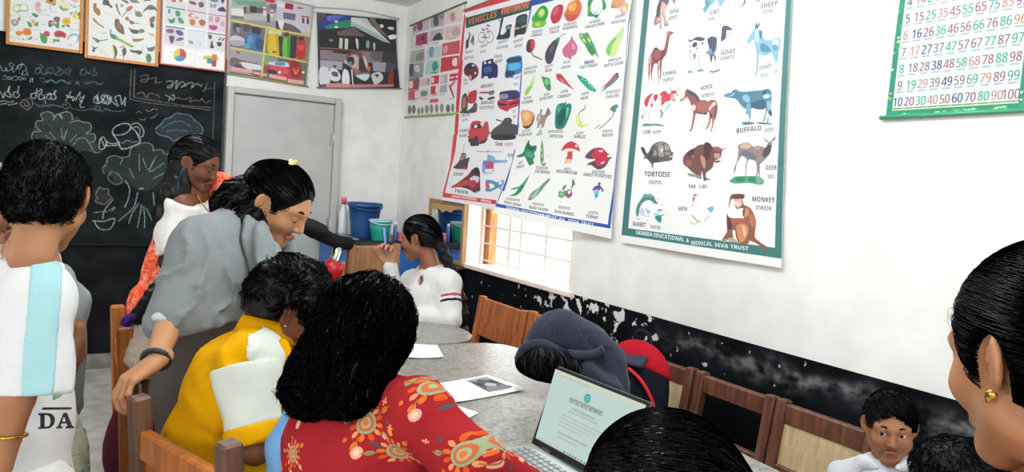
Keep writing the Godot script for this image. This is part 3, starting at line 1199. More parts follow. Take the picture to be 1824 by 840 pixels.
func scroll(L: Array, R: Array, thick := 0.0015, ripple := 0.0, seed_ := 1) -> ArrayMesh:
	# a hanging sheet between two edge lines, top to bottom
	var st := SurfaceTool.new()
	st.begin(Mesh.PRIMITIVE_TRIANGLES)
	var nu := 16
	var nv := (L.size() - 1) * 2
	var n := FastNoiseLite.new()
	n.seed = seed_
	n.frequency = 1.2
	var grid := []
	for j in nv + 1:
		var f := float(j) / 2.0
		var i := mini(int(f), L.size() - 2)
		var a: Vector3 = L[i].lerp(L[i + 1], f - i)
		var b: Vector3 = R[i].lerp(R[i + 1], f - i)
		var row := []
		for k in nu + 1:
			var u := float(k) / nu
			var p := a.lerp(b, u)
			p.x -= ripple * (0.5 + n.get_noise_2d(u * 2.0, float(j) / nv * 1.3)) * sin(PI * u) * clampf(float(j) / nv * 3.0, 0.0, 1.0)
			row.append(p)
		grid.append(row)
	var nrm: Vector3 = (grid[nv][0] - grid[0][0]).cross(grid[0][nu] - grid[0][0]).normalized()
	for side in 2:
		st.set_smooth_group(side)
		for j in nv:
			for k in nu:
				var q := [[k, j], [k + 1, j], [k + 1, j + 1], [k, j + 1]]
				for t in ([0, 1, 2, 0, 2, 3] if side == 0 else [0, 2, 1, 0, 3, 2]):
					var g = q[t]
					st.set_uv(Vector2(float(g[0]) / nu, float(g[1]) / nv) if side == 0 else Vector2(0.5, 0.999))
					st.add_vertex(grid[g[1]][g[0]] - nrm * thick * side)
	st.set_smooth_group(-1)
	var rim := []
	for k in nu:
		rim.append([grid[0][k], grid[0][k + 1]])
		rim.append([grid[nv][k + 1], grid[nv][k]])
	for j in nv:
		rim.append([grid[j + 1][0], grid[j][0]])
		rim.append([grid[j][nu], grid[j + 1][nu]])
	for e in rim:
		for p in [e[0], e[0] - nrm * thick, e[1] - nrm * thick, e[0], e[1] - nrm * thick, e[1]]:
			st.set_uv(Vector2(0.5, 0.999))
			st.add_vertex(p)
	st.generate_normals()
	return st.commit()

func hang(called: String, label: String, category: String, art: String, paper: String, cw: int, ch: int, L: Array, R: Array, rough := 0.5, ripple := 0.0, first := "", top_rod := "", low_rod := "", rod_r := 0.006, soften := 1.7) -> Node3D:
	var c := Canvas.new(cw, ch, Color(paper), 2.0)
	if first:
		draw(c, first)
	draw(c, art, cw + ch)
	return hang_canvas(called, label, category, c, L, R, rough, ripple, top_rod, low_rod, rod_r, soften)

func hang_canvas(called: String, label: String, category: String, c: Canvas, L: Array, R: Array, rough := 0.5, ripple := 0.0, top_rod := "", low_rod := "", rod_r := 0.006, soften := 1.7) -> Node3D:
	var mid: Vector3 = (L[-1] + R[-1]) * 0.5
	var l := []
	var r := []
	for p in L:
		l.append(p - mid)
	for p in R:
		r.append(p - mid)
	var t := thing(called, label, category, mid)
	obj("printed_sheet", scroll(l, r, 0.0015, ripple, c.w), print_mat(c, rough, soften), t)
	var along: Vector3 = (r[0] - l[0]).normalized()
	if top_rod:
		obj("hanging_rod", tube([l[0] - along * 0.02, r[0] + along * 0.02], [rod_r], 10), mat(top_rod, 0.4), t)
	if low_rod:
		obj("bottom_rod", tube([l[-1] - along * 0.02, r[-1] + along * 0.02], [rod_r], 10), mat(low_rod, 0.4), t)
	return t

func framed(called: String, label: String, art: String, paper: String, cw: int, ch: int, L: Array, R: Array, b: float, frame_hex: String) -> void:
	var c := Canvas.new(cw, ch, Color(paper), 2.0)
	draw(c, art, cw)
	var x0: float = L[0].x
	var x1: float = R[0].x
	var y0: float = L[-1].y
	var y1: float = L[0].y
	var o := Vector3((x0 + x1) * 0.5, y0 - b, 0.0)
	var t := thing(called, label, "chart", o)
	var z: float = L[0].z
	obj("printed_sheet", sheet(L[0] - o, R[0] - o, R[-1] - o, L[-1] - o, 0.006), print_mat(c, 0.5, 1.6), t)
	var fm := tri_mat(noise_tex(0.05, Color(frame_hex), Color(frame_hex).lightened(0.12), cw, 256), 3.0, 0.5)
	for s in [x0 - b * 0.5, x1 + b * 0.5]:
		obj("side_frame", Kit.new().box(Vector3(s, (y0 + y1) * 0.5, z + 0.002) - o, Vector3(b, y1 - y0 + b * 2.0, 0.014), 0.003).done(), fm, t)
	for y in [y0 - b * 0.5, y1 + b * 0.5]:
		obj("cross_frame", Kit.new().box(Vector3((x0 + x1) * 0.5, y, z + 0.002) - o, Vector3(x1 - x0, b, 0.014), 0.003).done(), fm, t)

func posters() -> void:
	# right wall, from the corner towards the viewer
	hang("currency_chart", "green-edged chart of banknotes and coins nearest the room corner", "chart", """h c9b6bf 25,-7 297,10 301,75 23,64
s 8a3f66 101,-2 167,1 193,40 164,62 108,42
s a86a86 35,14 90,18 82,49 48,46
h c9b6bf 10,70 303,88 315,167 18,154
h 9a3f74 94,83 272,89 284,166 99,151
s c03a66 109,128 215,138 207,163 112,150
s 5a2a48 167,120 216,101 228,134
h e4dcdc 18,71 88,82 92,150 24,149
h b4b0b4 315,3 531,8 526,88 319,70
s 54545a 358,0 418,1 446,65 380,65
s 8a8a90 443,5 515,13 513,42 460,38
h bcb8b8 322,89 528,103 532,174 320,158
s 44444a 369,154 413,125 473,124 499,143 514,169
h e4c8c4 549,9 769,18 776,104 542,81
s c08a98 608,29 664,34 681,74 626,75
s d8d8b8 684,19 738,24 756,73 701,64
h e0bcb8 545,101 762,115 767,192 556,178
s c8a0a4 656,132 720,123 761,148 748,174 661,166
k 6a6a70 109,172 222,178 9.9
k 6a6a70 367,182 464,185 9.3
k 6a6a70 608,187 708,191 8.8
h b4b2b4 22,182 249,190 263,280 21,264
s 8a888c 124,222 227,208 241,262 129,255
h b8d0d8 289,200 508,208 507,279 286,267
s 7f9fb0 327,200 388,202 391,258 334,252
h c8505a 524,198 764,208 769,285 523,271
s d8a098 544,217 602,220 596,258 544,256
h b86068 612,216 679,220 676,272 614,270
h c8404e 519,283 765,296 770,373 520,372
s ecd8d4 681,310 735,307 741,354 685,344
h 9a98a8 8,269 250,281 252,379 18,380
s 5a5a78 25,287 80,287 89,348 34,349
h b0d0cc 288,278 497,290 497,375 288,366
s 3f9a88 391,304 488,309 484,369 387,360
h 9a98a8 8,269 250,281 247,347 13,344
s 5a5a78 16,275 78,276 87,337 19,339
s d8d8d4 94,294 174,292 194,336 113,329
h b0d0cc 377,292 493,305 484,366 368,358
s 3f9a88 391,304 451,300 479,333 447,355 404,351
k 6a6a70 98,365 185,368 8.8
k 6a6a70 364,369 443,371 9.3
k 6a6a70 601,374 690,377 8.8
h b8525c 11,377 200,382 191,456 19,450
h b85a60 22,453 192,459 194,521 24,520
s ecdcd4 19,389 82,391 88,435 26,434
s ecdcd4 133,466 186,467 186,512 140,512
s 8a5a70 114,380 194,384 190,443 123,441
h d8c4bc 214,389 364,388 361,439 215,439
s 9a9a98 325,400 362,401 361,434 329,432
h d0ccc4 218,458 364,460 366,517 220,517
s 7a8a80 239,473 329,476 327,504 244,502
h c43a44 390,385 505,388 506,440 392,439
s ecd4cc 398,396 428,396 433,427 399,427
h c43a44 387,449 502,452 503,505 388,500
s f0dcd4 463,457 499,457 500,497 469,496
h b8aab8 529,392 625,391 627,447 530,444
s d8c8cc 536,403 570,401 575,435 540,433
h a8a8b4 526,456 628,452 629,502 526,498
k 6a6a70 402,514 481,514 9.3
k 6a6a70 534,516 614,516 9.0
l d0285a 19.3 661,404 764,405
l d0285a 17.7 662,430 762,430
l d0285a 17.4 716,406 728,435 701,457 664,469
l d02c4a 20.9 664,469 696,502 724,534
k 6a6a70 669,548 730,549 8.7
k 6a6a70 254,531 337,531 9.6
k 6a6a70 82,537 154,536 10.0
h d0487a 384,532 513,534 513,556 380,554
s 6f6f6c 93,587 90,604 75,615 54,614 36,602 27,584 30,566 46,556 66,557 84,568
s 6f6f6c 164,588 160,605 145,615 125,615 107,603 99,585 102,567 117,557 137,558 155,570
s 7a7a7a 235,601 233,614 224,622 211,621 199,613 193,599 195,586 205,578 218,579 229,588
s 7a7a7a 291,599 288,612 279,620 267,619 255,611 249,598 251,585 261,577 273,578 285,586
s 828486 373,593 369,610 356,619 337,619 320,608 312,591 316,575 330,565 348,566 365,577
s 828486 441,593 439,610 427,620 410,619 395,609 387,591 390,575 402,565 419,565 434,576
s 8a8c8e 524,595 521,611 508,621 490,620 474,609 467,593 470,577 483,567 501,568 516,579
s 8a8c8e 599,596 596,611 584,621 566,620 551,610 543,593 547,578 559,568 576,569 592,579
s 5f5f66 686,601 683,615 670,623 653,623 638,614 630,599 634,585 647,577 664,578 679,587
s 7f8186 742,600 740,614 730,622 716,622 704,613 698,598 700,583 710,575 724,575 736,585
k 6a6a70 47,632 129,630 8.9
k 6a6a70 196,631 274,630 8.6
k 6a6a70 338,632 425,631 8.4
k 6a6a70 497,634 590,633 8.0
k 6a6a70 676,637 725,635 7.7
""", "e4e2de", 800, 634, [v(-0.008,2.682,0.124), v(-0.008,2.438,0.116), v(-0.008,2.194,0.112), v(-0.008,1.950,0.110)], [v(-0.008,2.700,1.060), v(-0.008,2.445,1.060), v(-0.008,2.190,1.060), v(-0.008,1.935,1.060)], 0.5, 0.004, "", "5c6b4c", "8fae62", 0.008)
	hang("vehicles_chart", "red bordered vehicles wall chart partly behind the vegetable chart", "chart", """h cf3f45 -16,19 999,69 1172,74 1170,57 -49,-45
h cf3f45 -49,-45 0,22 33,60 51,481 -2,476 -33,247 -37,81
h 1f4f44 34,63 993,106 1176,112 1183,172 1001,166 56,145
t e07a60 85,126 544,138 44.4 VEHICLES
kb e07a60 608,136 1010,153 48.9
s 4a3238 92,302 86,243 119,228 133,191 149,200 142,231 132,255 134,294 114,301
s 5a5d64 159,278 173,241 196,216 211,221 223,289 204,287 192,263
l 5a5d64 6.6 109,181 148,197
k 5a5d64 85,337 220,343 17.4
t 5a5d64 88,383 239,387 18.7 BICYCLE
l 5a5d64 6.1 397,259 396,273 387,283 372,289 352,289 331,284 313,273 298,260 291,245 293,231 302,221 318,215 338,215 358,221 377,231 391,244 397,259
l 5a5d64 5.9 526,273 524,288 514,300 497,306 475,307 452,301 431,289 415,274 408,257 409,242 420,230 437,224 460,224 483,231 503,242 518,257 526,273
l 5a5d64 7.2 359,201 397,259 430,184 420,170
l 5a5d64 7.2 342,252 397,259 465,265 426,202 367,205
l 4a4d54 8.3 337,192 380,204
l 4a4d54 8.1 408,175 463,189
k 5a5d64 344,330 443,323 19.2
t 5a5d64 345,367 438,369 17.9 CYCLE
s 2f3a40 610,184 630,154 650,161 642,192 626,243 624,266 657,276 703,259 691,225 732,220 775,226 762,256 762,291 741,311 586,299 577,283 593,265 605,228
s 6a9ab0 709,225 752,232 749,251 718,244
l 2f3a40 5.7 621,177 575,164
k 5a5d64 598,334 739,334 20.7
t 5a5d64 585,368 745,373 18.3 SCOOTER
s 2a3236 834,187 879,178 947,182 977,198 976,231 972,280 954,311 863,305 836,318 821,299 820,253 827,220
s 3a5a60 858,196 949,196 966,235 852,229
s c8a860 826,254 963,254 959,267 828,266
s 14503a 874,227 914,224 913,261 873,261
k 5a5d64 818,356 948,350 19.9
t 5a5d64 834,387 931,387 17.5 RICKSHAW
h cf3f45 -6,376 63,384 80,729 105,957 46,956 13,658
s 6a3038 97,453 137,424 207,419 273,435 328,469 345,502 326,532 281,544 249,554 212,545 186,520 132,502 107,486
s 23304a 107,454 145,428 215,423 283,449 273,467 189,468
s d8d8dc 231,434 274,442 263,453 227,446
s ecdada 204,508 236,524 233,546 210,535
s f0e0d0 310,505 308,510 300,513 290,512 281,508 277,502 279,497 287,495 297,496 306,500
k 5a5d64 106,549 177,548 18.7
t 5a5d64 120,579 180,576 17.3 CAR
s 1f2c58 392,457 401,433 543,430 559,450 620,480 634,529 628,565 566,562 515,564 486,543 447,543 423,553 404,555 395,526
s 141c34 407,431 542,427 544,439 416,444
s dfe3ea 421,435 455,439 455,454 424,451
s dfe3ea 487,439 519,441 522,457 494,456
s 3f5aa0 429,479 526,477 545,515 443,518
k 4a4d54 561,426 685,431 22.1
t 4a4d54 567,462 679,465 20.9 JEEP
s 2f7fc0 747,481 765,448 834,444 938,456 940,558 864,568 844,589 808,580 762,582 736,562 741,522
s 5ab0e0 772,490 864,488 927,500 925,528 801,533
s 2a4a5a 759,448 927,460 920,488 758,477
s 3a3f48 743,534 860,545 852,567 761,576
k 5a5d64 868,600 929,596 17.4
k 5a5d64 868,640 923,636 16.3
s b83a40 231,639 332,631 348,679 336,717 270,726 211,710 203,670
s 44464c 106,717 115,658 161,641 194,663 213,716 211,775 171,783 125,771
s b86a60 124,711 139,672 177,681 189,734 159,759 131,745
s 3f4a48 105,776 226,775 352,730 371,769 359,794 244,796 115,790
s 5a5458 306,734 351,724 370,763 343,781 313,767
s ece4e0 305,737 303,742 294,745 282,745 272,741 267,735 269,730 278,727 290,728 300,732
l d88078 8.4 196,637 213,619
t 5a5d64 129,821 262,816 21.4 TRACTOR
k 5a5d64 153,858 235,849 20.1
t 2f3238 397,623 582,624 24.1 AMBULANCE
s e4e4e6 390,657 398,632 577,633 606,653 608,696 555,711 453,708 397,689
s c03a40 395,648 532,657 531,668 397,658
s 6a7078 531,654 599,653 598,677 536,679
s 3a3f44 389,682 451,698 440,710 399,701
s 3a3f44 516,702 589,695 628,706 544,716
t 4a4d54 427,741 618,745 22.9 AMBULANCE
k 4a4d54 409,777 625,782 25.5
s 3a3560 683,677 729,668 918,675 939,728 834,733 704,726
s c03848 674,724 835,739 939,728 953,774 845,792 814,808 754,797 684,772
s 8a90a8 691,689 791,690 799,719 703,717
s 2a2a38 678,745 781,757 783,768 685,760
s 6a2030 838,757 942,745 944,757 841,769
k 5a5d64 879,823 922,816 19.8
k 5a5d64 898,858 930,850 17.5
s c04048 296,960 290,908 314,863 420,860 488,875 551,870 582,927 584,964
s 3a3038 316,899 353,884 458,883 458,912 353,912
s e8e4e4 355,893 400,888 407,907 362,908
s e0d0cc 449,874 500,869 494,900 461,896
t 4a4d54 129,939 269,933 20.1 FIRE
s 4a4d4c 759,877 789,854 858,854 887,875 883,892 958,906 980,935 971,969 634,964 638,928 727,894
l 4a4d4c 9.2 672,859 758,874
h cf3f45 29,956 95,957 96,1078 57,1263 42,1412 458,1416 836,1414 846,1442 11,1448 6,1417 38,1215
s c04048 296,999 294,960 570,964 563,988 529,1007 480,1016 458,1031 337,1025
s 3a3a3e 298,979 342,993 417,968 463,1025 447,1041 334,1041 321,1018 289,1008
s 3a3a3e 468,1019 563,988 577,994 545,1019 476,1028
s 2a2e30 632,964 925,968 931,997 689,1000
t 4a4d54 129,976 262,971 20.1 ENGINE
t 34373d 692,1039 799,1042 24.2 TANK
kr b06a70 822,1041 941,1043 23.6
l 5a5458 6.2 228,1031 233,1097
s 4a3f3e 109,1206 155,1178 198,1137 203,1100 265,1097 283,1116 281,1136 341,1129 336,1174 334,1219 257,1219 127,1216
s b83a40 252,1206 327,1203 330,1220 258,1221
s a87a6a 205,1110 273,1103 255,1143 187,1150
s d8d4ec 128,1219 341,1219 331,1229 192,1232
t 4a4d54 131,1270 289,1270 24.1 SHIP
l 7a7a98 4.9 444,1083 813,1082
s 7fa8d0 604,1111 639,1105 703,1119 731,1137 871,1137 884,1144 864,1152 739,1161 707,1171 730,1213 705,1226 622,1235 576,1230 557,1200 556,1149 604,1142
s c84868 588,1149 687,1150 712,1177 707,1201 621,1201 585,1174
s 6f7aa8 553,1156 619,1148 647,1172 575,1180
s e8e8f4 611,1207 708,1204 704,1223 626,1229
s 8a86c8 618,1076 616,1079 610,1080 603,1080 596,1079 593,1076 595,1073 601,1071 608,1071 615,1073
l 6a70a0 5.6 603,1081 610,1111
l 8a8fa8 3.8 588,1246 719,1231
l 6a86b0 4.3 850,1120 864,1167
t 4a4d54 878,1113 957,1117 21.0 HELICOPTER
s 7a2a34 128,1365 228,1323 370,1257 410,1223 472,1197 524,1213 559,1275 589,1362 525,1381 436,1358 297,1353
s c04a50 170,1358 358,1297 408,1321 294,1346
s 2f2028 411,1227 473,1199 529,1219 542,1257 444,1242
s c8d0e0 413,1281 478,1259 544,1269 547,1301 511,1309 490,1291 428,1300
s b83a44 377,1309 490,1291 520,1334 460,1350 398,1328
s 2f2a40 297,1353 418,1346 495,1374 580,1337 590,1365 525,1383 424,1362
s 9aa0b0 517,1379 600,1358 591,1368 533,1385
t 4a4d54 197,1398 422,1399 25.0 TRAIN
s 4f90b0 648,1284 740,1283 815,1291 871,1271 893,1287 886,1308 829,1329 765,1351 703,1364 661,1351 673,1332
s ecf0f4 700,1306 762,1309 780,1326 713,1342
s d84848 647,1296 680,1301 721,1329 695,1343 666,1332
s e0ecf4 828,1293 869,1280 870,1297 839,1308
s 3f5a70 850,1322 870,1318 869,1342 859,1340
h e88a8c 159,1422 579,1422 572,1439 158,1440
h e88a8c 629,1420 773,1422 773,1439 626,1439
tw f6dede 185,1434 569,1431 13.1 SKANDA EDUCATIONAL
tw f6dede 640,1432 768,1434 12.1 MEDICAL
""", "eceaee", 1024, 1473, [v(-0.010,2.648,1.070), v(-0.010,2.501,1.050), v(-0.010,2.353,1.036), v(-0.010,2.205,1.021), v(-0.010,2.057,1.008), v(-0.012,1.909,0.997), v(-0.022,1.760,0.999), v(-0.032,1.612,0.999), v(-0.048,1.464,0.991), v(-0.066,1.317,0.985)], [v(-0.012,2.660,1.960), v(-0.012,2.509,1.960), v(-0.012,2.357,1.960), v(-0.012,2.206,1.960), v(-0.012,2.054,1.960), v(-0.016,1.903,1.959), v(-0.023,1.751,1.957), v(-0.030,1.600,1.955), v(-0.047,1.450,1.941), v(-0.060,1.300,1.930)], 0.5, 0.006, "", "a08a80", "")
	hang("vegetable_chart", "blue bordered wall chart of vegetables hanging over the window", "chart", """h 2f4fa0 -15,86 11,89 19,119 13,234 -9,417 -12,457 -39,525 -59,524
h 2f4fa0 -34,22 255,16 303,153 16,155 1,153
h 2f4fa0 247,65 956,35 963,134 267,150
h f6f6f8 113,127 132,127 129,133 120,134
s 4aa83c 83,198 118,174 163,169 205,187 231,215 230,243 217,261 227,280 201,296 137,297 74,288 60,272 63,254 43,237 52,221 68,211
s 2f9a48 96,195 137,174 184,180 221,214 213,246 171,258 113,249 89,232
s 8fc84a 108,201 140,184 180,195 196,221 175,240 127,234
s d8d88a 119,210 147,192 177,200 178,221 148,227
s 7cc03c 66,264 115,254 173,263 214,265 219,284 181,292 126,291 77,281
s b8d860 102,272 137,266 162,288 126,289
k 5a5d64 72,326 196,327 18.9
t 5a5d64 69,347 198,349 16.9 CABBAGE
s c03348 267,234 280,203 321,189 364,189 390,200 396,226 390,261 371,284 322,293 293,280 269,252
s d85a64 284,217 315,200 350,202 340,233 301,247
s 7a3a3c 321,190 355,190 353,197
k 5a5d64 272,329 390,327 18.2
t 5a5d64 281,349 386,349 16.2 TOMATO
k 4a4d54 426,321 557,319 17.6
t 4a4d54 425,342 561,340 15.8 PUMPKIN
s 5a3540 46,363 83,361 102,378 108,417 110,441 78,441 45,429 32,406 33,381
s c8404e 78,361 112,366 133,390 132,418 113,434 91,415 79,385
l 8a5560 8.7 100,435 129,462 167,475 204,484 237,495
s 4a3e52 363,386 383,383 396,403 387,434 376,461 361,501 339,521 310,525 283,512 268,486 270,457 288,426 325,401
s 6a5a72 309,442 337,416 356,427 330,462
s 4f8a68 364,391 378,378 404,383 404,403 393,425 379,401
l 6f9a88 5.9 395,382 425,369 464,364
s d06080 524,382 519,395 503,430 462,444 458,467 482,491 515,505 546,502
k 4a4d54 468,536 535,533 17.4
s d87040 431,225 442,200 471,185 512,184 544,186 572,207 583,230 579,260 557,284 521,298 481,298 446,285 412,250
s e8a850 445,213 472,190 512,186 533,211 515,240 475,239
s f0c878 461,215 484,205 496,224 478,233
s c85048 436,248 489,263 552,262 528,294 481,297 445,283
l a85030 3.9 512,186 543,221 543,256
l a85030 3.9 512,186 484,205 484,245
s 2f8a50 640,198 686,204 697,223 669,237 675,263 699,276 745,288 777,267 770,224 761,214 791,222 809,254 799,269 771,270 753,293 734,307 703,294 661,289 646,277 642,242
s 7ab85a 646,234 660,248 662,274 649,277
s e8eaec 673,216 693,201 737,198 766,223 775,254 758,277 723,286 684,273 667,245
s d8d4d4 689,260 720,268 741,262 737,283 707,280
s d89a70 857,235 882,222 937,225 966,241 968,257 943,270 918,277 890,272 862,268 852,259
s c07a50 853,255 881,258 890,272 862,268
s e0b090 935,281 955,260 981,255 1001,269 999,297 982,311 955,310 937,298
s f0d4c0 951,279 977,274 986,296 961,301
k 4a4d54 898,330 977,323 16.7
t 44484f 872,354 987,353 15.1 POTATOES
k 4a4d54 673,332 777,329 17.6
t 44484f 639,353 811,349 15.9 CAULIFLOWER
s c86a88 523,380 540,402 581,436 593,459 582,485 553,496 523,504 491,499 465,485 452,453 478,428 513,404
s e0a0b4 532,423 568,444 567,462 547,456
l a8506c 3.2 525,387 519,431 521,494
l a8506c 3.2 526,387 558,434 563,488
s 4f9a60 588,377 614,375 642,382 645,377 673,380 703,412 747,458 789,518 779,514 745,492 736,509 748,517 733,509 693,480 657,442 605,403
s d8e07a 624,405 648,411 662,430 643,424
s d8e07a 671,405 696,415 703,433 683,423
s 3a8a58 657,442 702,446 750,484 739,505 700,480
s 9ad0a8 597,380 615,380 626,396 607,397
k 4a4d54 669,548 755,542 16.7
s b8dca0 965,380 982,384 979,412 968,444 954,483 938,515 907,525 879,519 853,500 847,479 864,455 893,429 935,400
s 7ac05a 849,492 853,471 876,444 913,426 927,432 898,462 886,495 886,515 865,510
s d8d890 916,447 960,435 953,479 931,510 906,517 907,480
k 4a4d54 874,552 981,544 16.8
h 2f4fa0 1019,147 1076,144 1045,251 1015,367 1022,585 1018,585 1009,363 1023,248
h 2f4fa0 -16,491 8,493 14,592 14,912 -6,912 -13,641
k 5a5d64 37,551 182,542 18.9
t 5a5d64 40,574 178,568 16.9 BEETROOT
k 5a5d64 276,550 363,541 18.1
t 5a5d64 279,571 357,568 16.2 BRINJAL
t 5a5d64 453,564 540,559 15.6 ONION
s b8d88a 162,584 175,592 171,619 148,652 116,685 86,705 67,701 58,683 85,659 127,631 146,598
s e0ecc8 153,589 172,595 166,616 148,618
s 8ac060 86,669 129,646 148,652 107,689 81,698
k 4a4d54 52,732 158,722 18.9
t 44484f 36,756 170,747 17.0 CUCUMBER
s 4a9a5c 243,593 283,600 331,609 345,631 358,675 333,683 306,671 282,652 265,627
s 6fc080 277,618 320,615 331,639 298,648
s 3a7a4c 316,648 345,645 353,673 332,675
k 5a5d64 286,716 351,705 18.1
t 5a5d64 241,739 386,725 16.3 BITTER GOURD
s c8384a 408,592 448,590 483,609 528,643 571,671 589,685 564,675 505,651 455,635 420,620 410,606
s e07a84 435,611 469,622 504,642 471,636
l 5a6a4a 5.2 399,587 413,594
k 4a4d54 465,704 543,695 17.5
t 44484f 440,729 565,722 16.6 CARROT
s e0a060 37,797 122,795 188,813 185,851 152,886 97,891 61,876 42,837
s 5a3a34 189,817 197,842 179,881 137,905 89,904 63,886 97,891 152,883 180,851
s ecc088 62,812 123,807 146,837 102,861 71,842
s a08c88 221,851 231,822 256,813 257,789 275,792 270,818 288,823 314,818 328,794 339,780 362,795 382,816 350,832 327,851 314,880 299,899 281,899 278,875 261,885 251,903 236,895 236,866
s 6a5a58 258,794 271,794 266,818 256,842 260,813
s 6a5a58 331,790 344,785 352,813 325,837 330,813
s c8bab4 240,827 262,823 258,861 240,856
l 6a5a58 2.7 280,827 277,870
l 6a5a58 2.7 306,823 302,861 293,889
s 1f7a68 429,791 442,768 473,759 505,757 522,767 545,760 573,765 581,788 570,824 546,869 525,894 495,905 453,904 434,888 428,842
s 3fa890 443,777 467,770 477,787 465,814 447,805
s 0f5a50 479,796 510,787 530,814 505,869 476,888 444,842
s 5ac0a8 533,787 557,783 553,815 534,842
s 2f6a58 510,760 522,750 526,765
k 4a4d54 670,550 759,547 16.7
t 44484f 632,571 787,566 16.0 LADY FINGER
t 44484f 850,575 1000,566 15.2 BOTTLE GOURD
s 2fa080 614,604 654,615 700,630 725,650 764,669 800,699 769,699 723,685 675,657 633,629
s 1f7a68 614,604 669,622 709,641 749,669 800,698 764,673 718,650 670,629 628,618
s 6fd0b0 678,629 676,632 671,634 664,634 658,631 656,628 657,625 662,623 669,623 675,625
s 6fd0b0 705,639 703,642 698,644 691,644 686,641 683,638 685,635 690,633 697,633 702,635
s 6fd0b0 733,655 731,658 726,660 719,660 714,658 711,654 713,651 718,649 725,649 730,652
s 6fd0b0 759,669 757,672 752,674 745,674 740,672 737,668 739,665 744,663 750,663 756,666
s 6fd0b0 779,680 778,683 773,685 767,685 761,683 759,680 760,677 765,675 771,675 777,677
k 4a4d54 666,720 740,712 16.8
t 44484f 666,745 732,736 15.9 PEAS
s b84858 937,616 956,615 950,635 908,662 850,685 831,697 856,677 899,649 922,629
s 3f8a78 961,623 975,628 964,644 928,667 885,686 843,705 876,677 926,650
s 4a4d50 946,612 969,611 965,627 977,624 962,633
k 5a5d64 880,719 1004,708 16.9
t 44484f 885,741 991,731 15.2 CHILLIES
l 6a6a68 7.1 709,774 710,789 675,806 655,824
s d0dc70 651,820 670,822 669,842 687,859 702,881 724,881 752,870 746,881 725,888 688,894 661,884 638,859 638,837
s eef0b8 645,833 661,837 661,859 678,877 659,873 645,855
s 4f8a78 935,787 959,775 985,772 993,784 976,796 950,800 930,802
s 6a6a68 937,800 976,796 972,813 951,806
l 6f6a72 6.5 961,808 955,833 925,856 888,880 853,899
l 6f6a72 4.5 853,878 818,900
h 2f4fa0 1018,557 1024,557 1022,899 1019,899
h 2f4fa0 -7,877 20,877 14,1023 7,1132 31,1314 2,1317 -16,1134 -11,1024
k 5a5d64 67,936 168,922 18.9
t 5a5d64 38,959 182,946 17.0 PUMPKIN
k 5a5d64 260,930 290,920 16.3
t 5a5d64 237,950 298,939 16.4 GINGER
k 5a5d64 361,931 515,926 18.8
t 44484f 379,955 520,956 17.8 CAPSICUM
s 2f7a58 160,976 169,998 195,1012 239,1006 253,1020 249,1040 234,1050 251,1074 239,1095 256,1114 240,1124 216,1132 188,1117 158,1094 134,1080 81,1087 47,1086 49,1079 92,1066 115,1050 120,1025 137,999
s 4f9a78 142,1049 197,1047 239,1065 219,1086 169,1073
s 1f5a44 156,1003 205,1017 234,1021 212,1036 165,1033 141,1019
l 7fc0a0 3.6 133,1075 178,1073 217,1081
l 6a7a70 3.6 132,975 129,1004
k 4a4d54 86,1136 132,1120 18.2
t 44484f 71,1161 154,1147 17.4 SPINACH
s 5f8a68 304,970 314,989 333,1027 351,1075 364,1103 391,1111 378,1124 348,1123 326,1105 310,1067 300,1018 300,985
s a8d878 327,1032 327,1038 323,1042 317,1043 311,1039 308,1033 308,1026 311,1022 317,1022 323,1026
s a8d878 339,1065 339,1073 336,1078 329,1078 323,1074 319,1066 319,1059 322,1054 329,1054 335,1058
s b8e0b0 366,1105 365,1111 359,1115 350,1115 342,1112 338,1107 339,1101 345,1097 354,1097 362,1100
l d8dc98 5.3 384,1068 408,1065 419,1052
l c8ccb8 3.3 425,1095 445,1077
k 4a4d54 287,1152 428,1147 20.6
t 44484f 284,1173 449,1169 17.6 JOB BEANS
k 5a5d64 653,933 721,929 16.0
t 44484f 630,952 741,953 17.0 GARLIC
k 5a5d64 884,920 972,914 16.1
t 5a5d64 884,941 972,936 16.1 RADISH
s c83848 524,1020 550,992 595,974 634,976 675,992 700,1025 680,1023 617,1012 555,1019 530,1029
s f6ead0 534,1031 563,1016 617,1012 680,1021 697,1029 668,1035 605,1031 551,1035
s fbe8c0 649,995 661,989 670,999 660,1006
s c8485a 587,1034 629,1032 637,1061 637,1084 620,1094 589,1096 571,1101 576,1073 588,1054
s ecc0a0 577,1078 607,1072 635,1075 638,1088 605,1097 575,1101
s 7a6a6a 597,1029 648,1029 621,1033
k 5a5d64 576,1140 645,1136 18.3
t 44484f 512,1156 699,1157 17.7 MUSHROOM
s c23248 754,1054 784,1024 831,1003 886,999 923,1014 946,1028 966,1030 941,1039 922,1048 903,1057 834,1061 792,1063
s 5a4a54 754,1054 790,1019 838,1002 821,1027 803,1045 834,1059 799,1063 769,1059
s c23248 836,1074 859,1047 906,1036 941,1043 956,1049 985,1043 964,1059 948,1085 918,1106 885,1114 857,1111 819,1096 776,1095 810,1084
s 5a4a54 776,1095 816,1077 843,1073 875,1097 921,1086 947,1081 918,1106 885,1115 857,1111 819,1096
s 5a4a54 949,1051 985,1043 964,1059 947,1081
s ead0cc 864,1014 902,1011 897,1021 873,1022
s ead0cc 893,1079 919,1069 926,1075 908,1086
l 6a3040 2.8 860,1049 906,1036 945,1044
k 4a4d54 831,1139 936,1136 18.1
t 44484f 759,1158 995,1155 16.7 SWEET POTATOES
h 2f4fa0 1020,870 1037,870 1038,1217 1016,1219
h 2f4fa0 -16,1204 15,1202 7,1402 548,1401 554,1421 -10,1423
s 3f9a68 240,1190 233,1221 217,1274 201,1307 164,1332 108,1339 127,1328 166,1306 175,1284 141,1292 92,1298 119,1284 171,1268 192,1245
s 2a7a50 179,1268 206,1255 211,1280 185,1309 153,1328
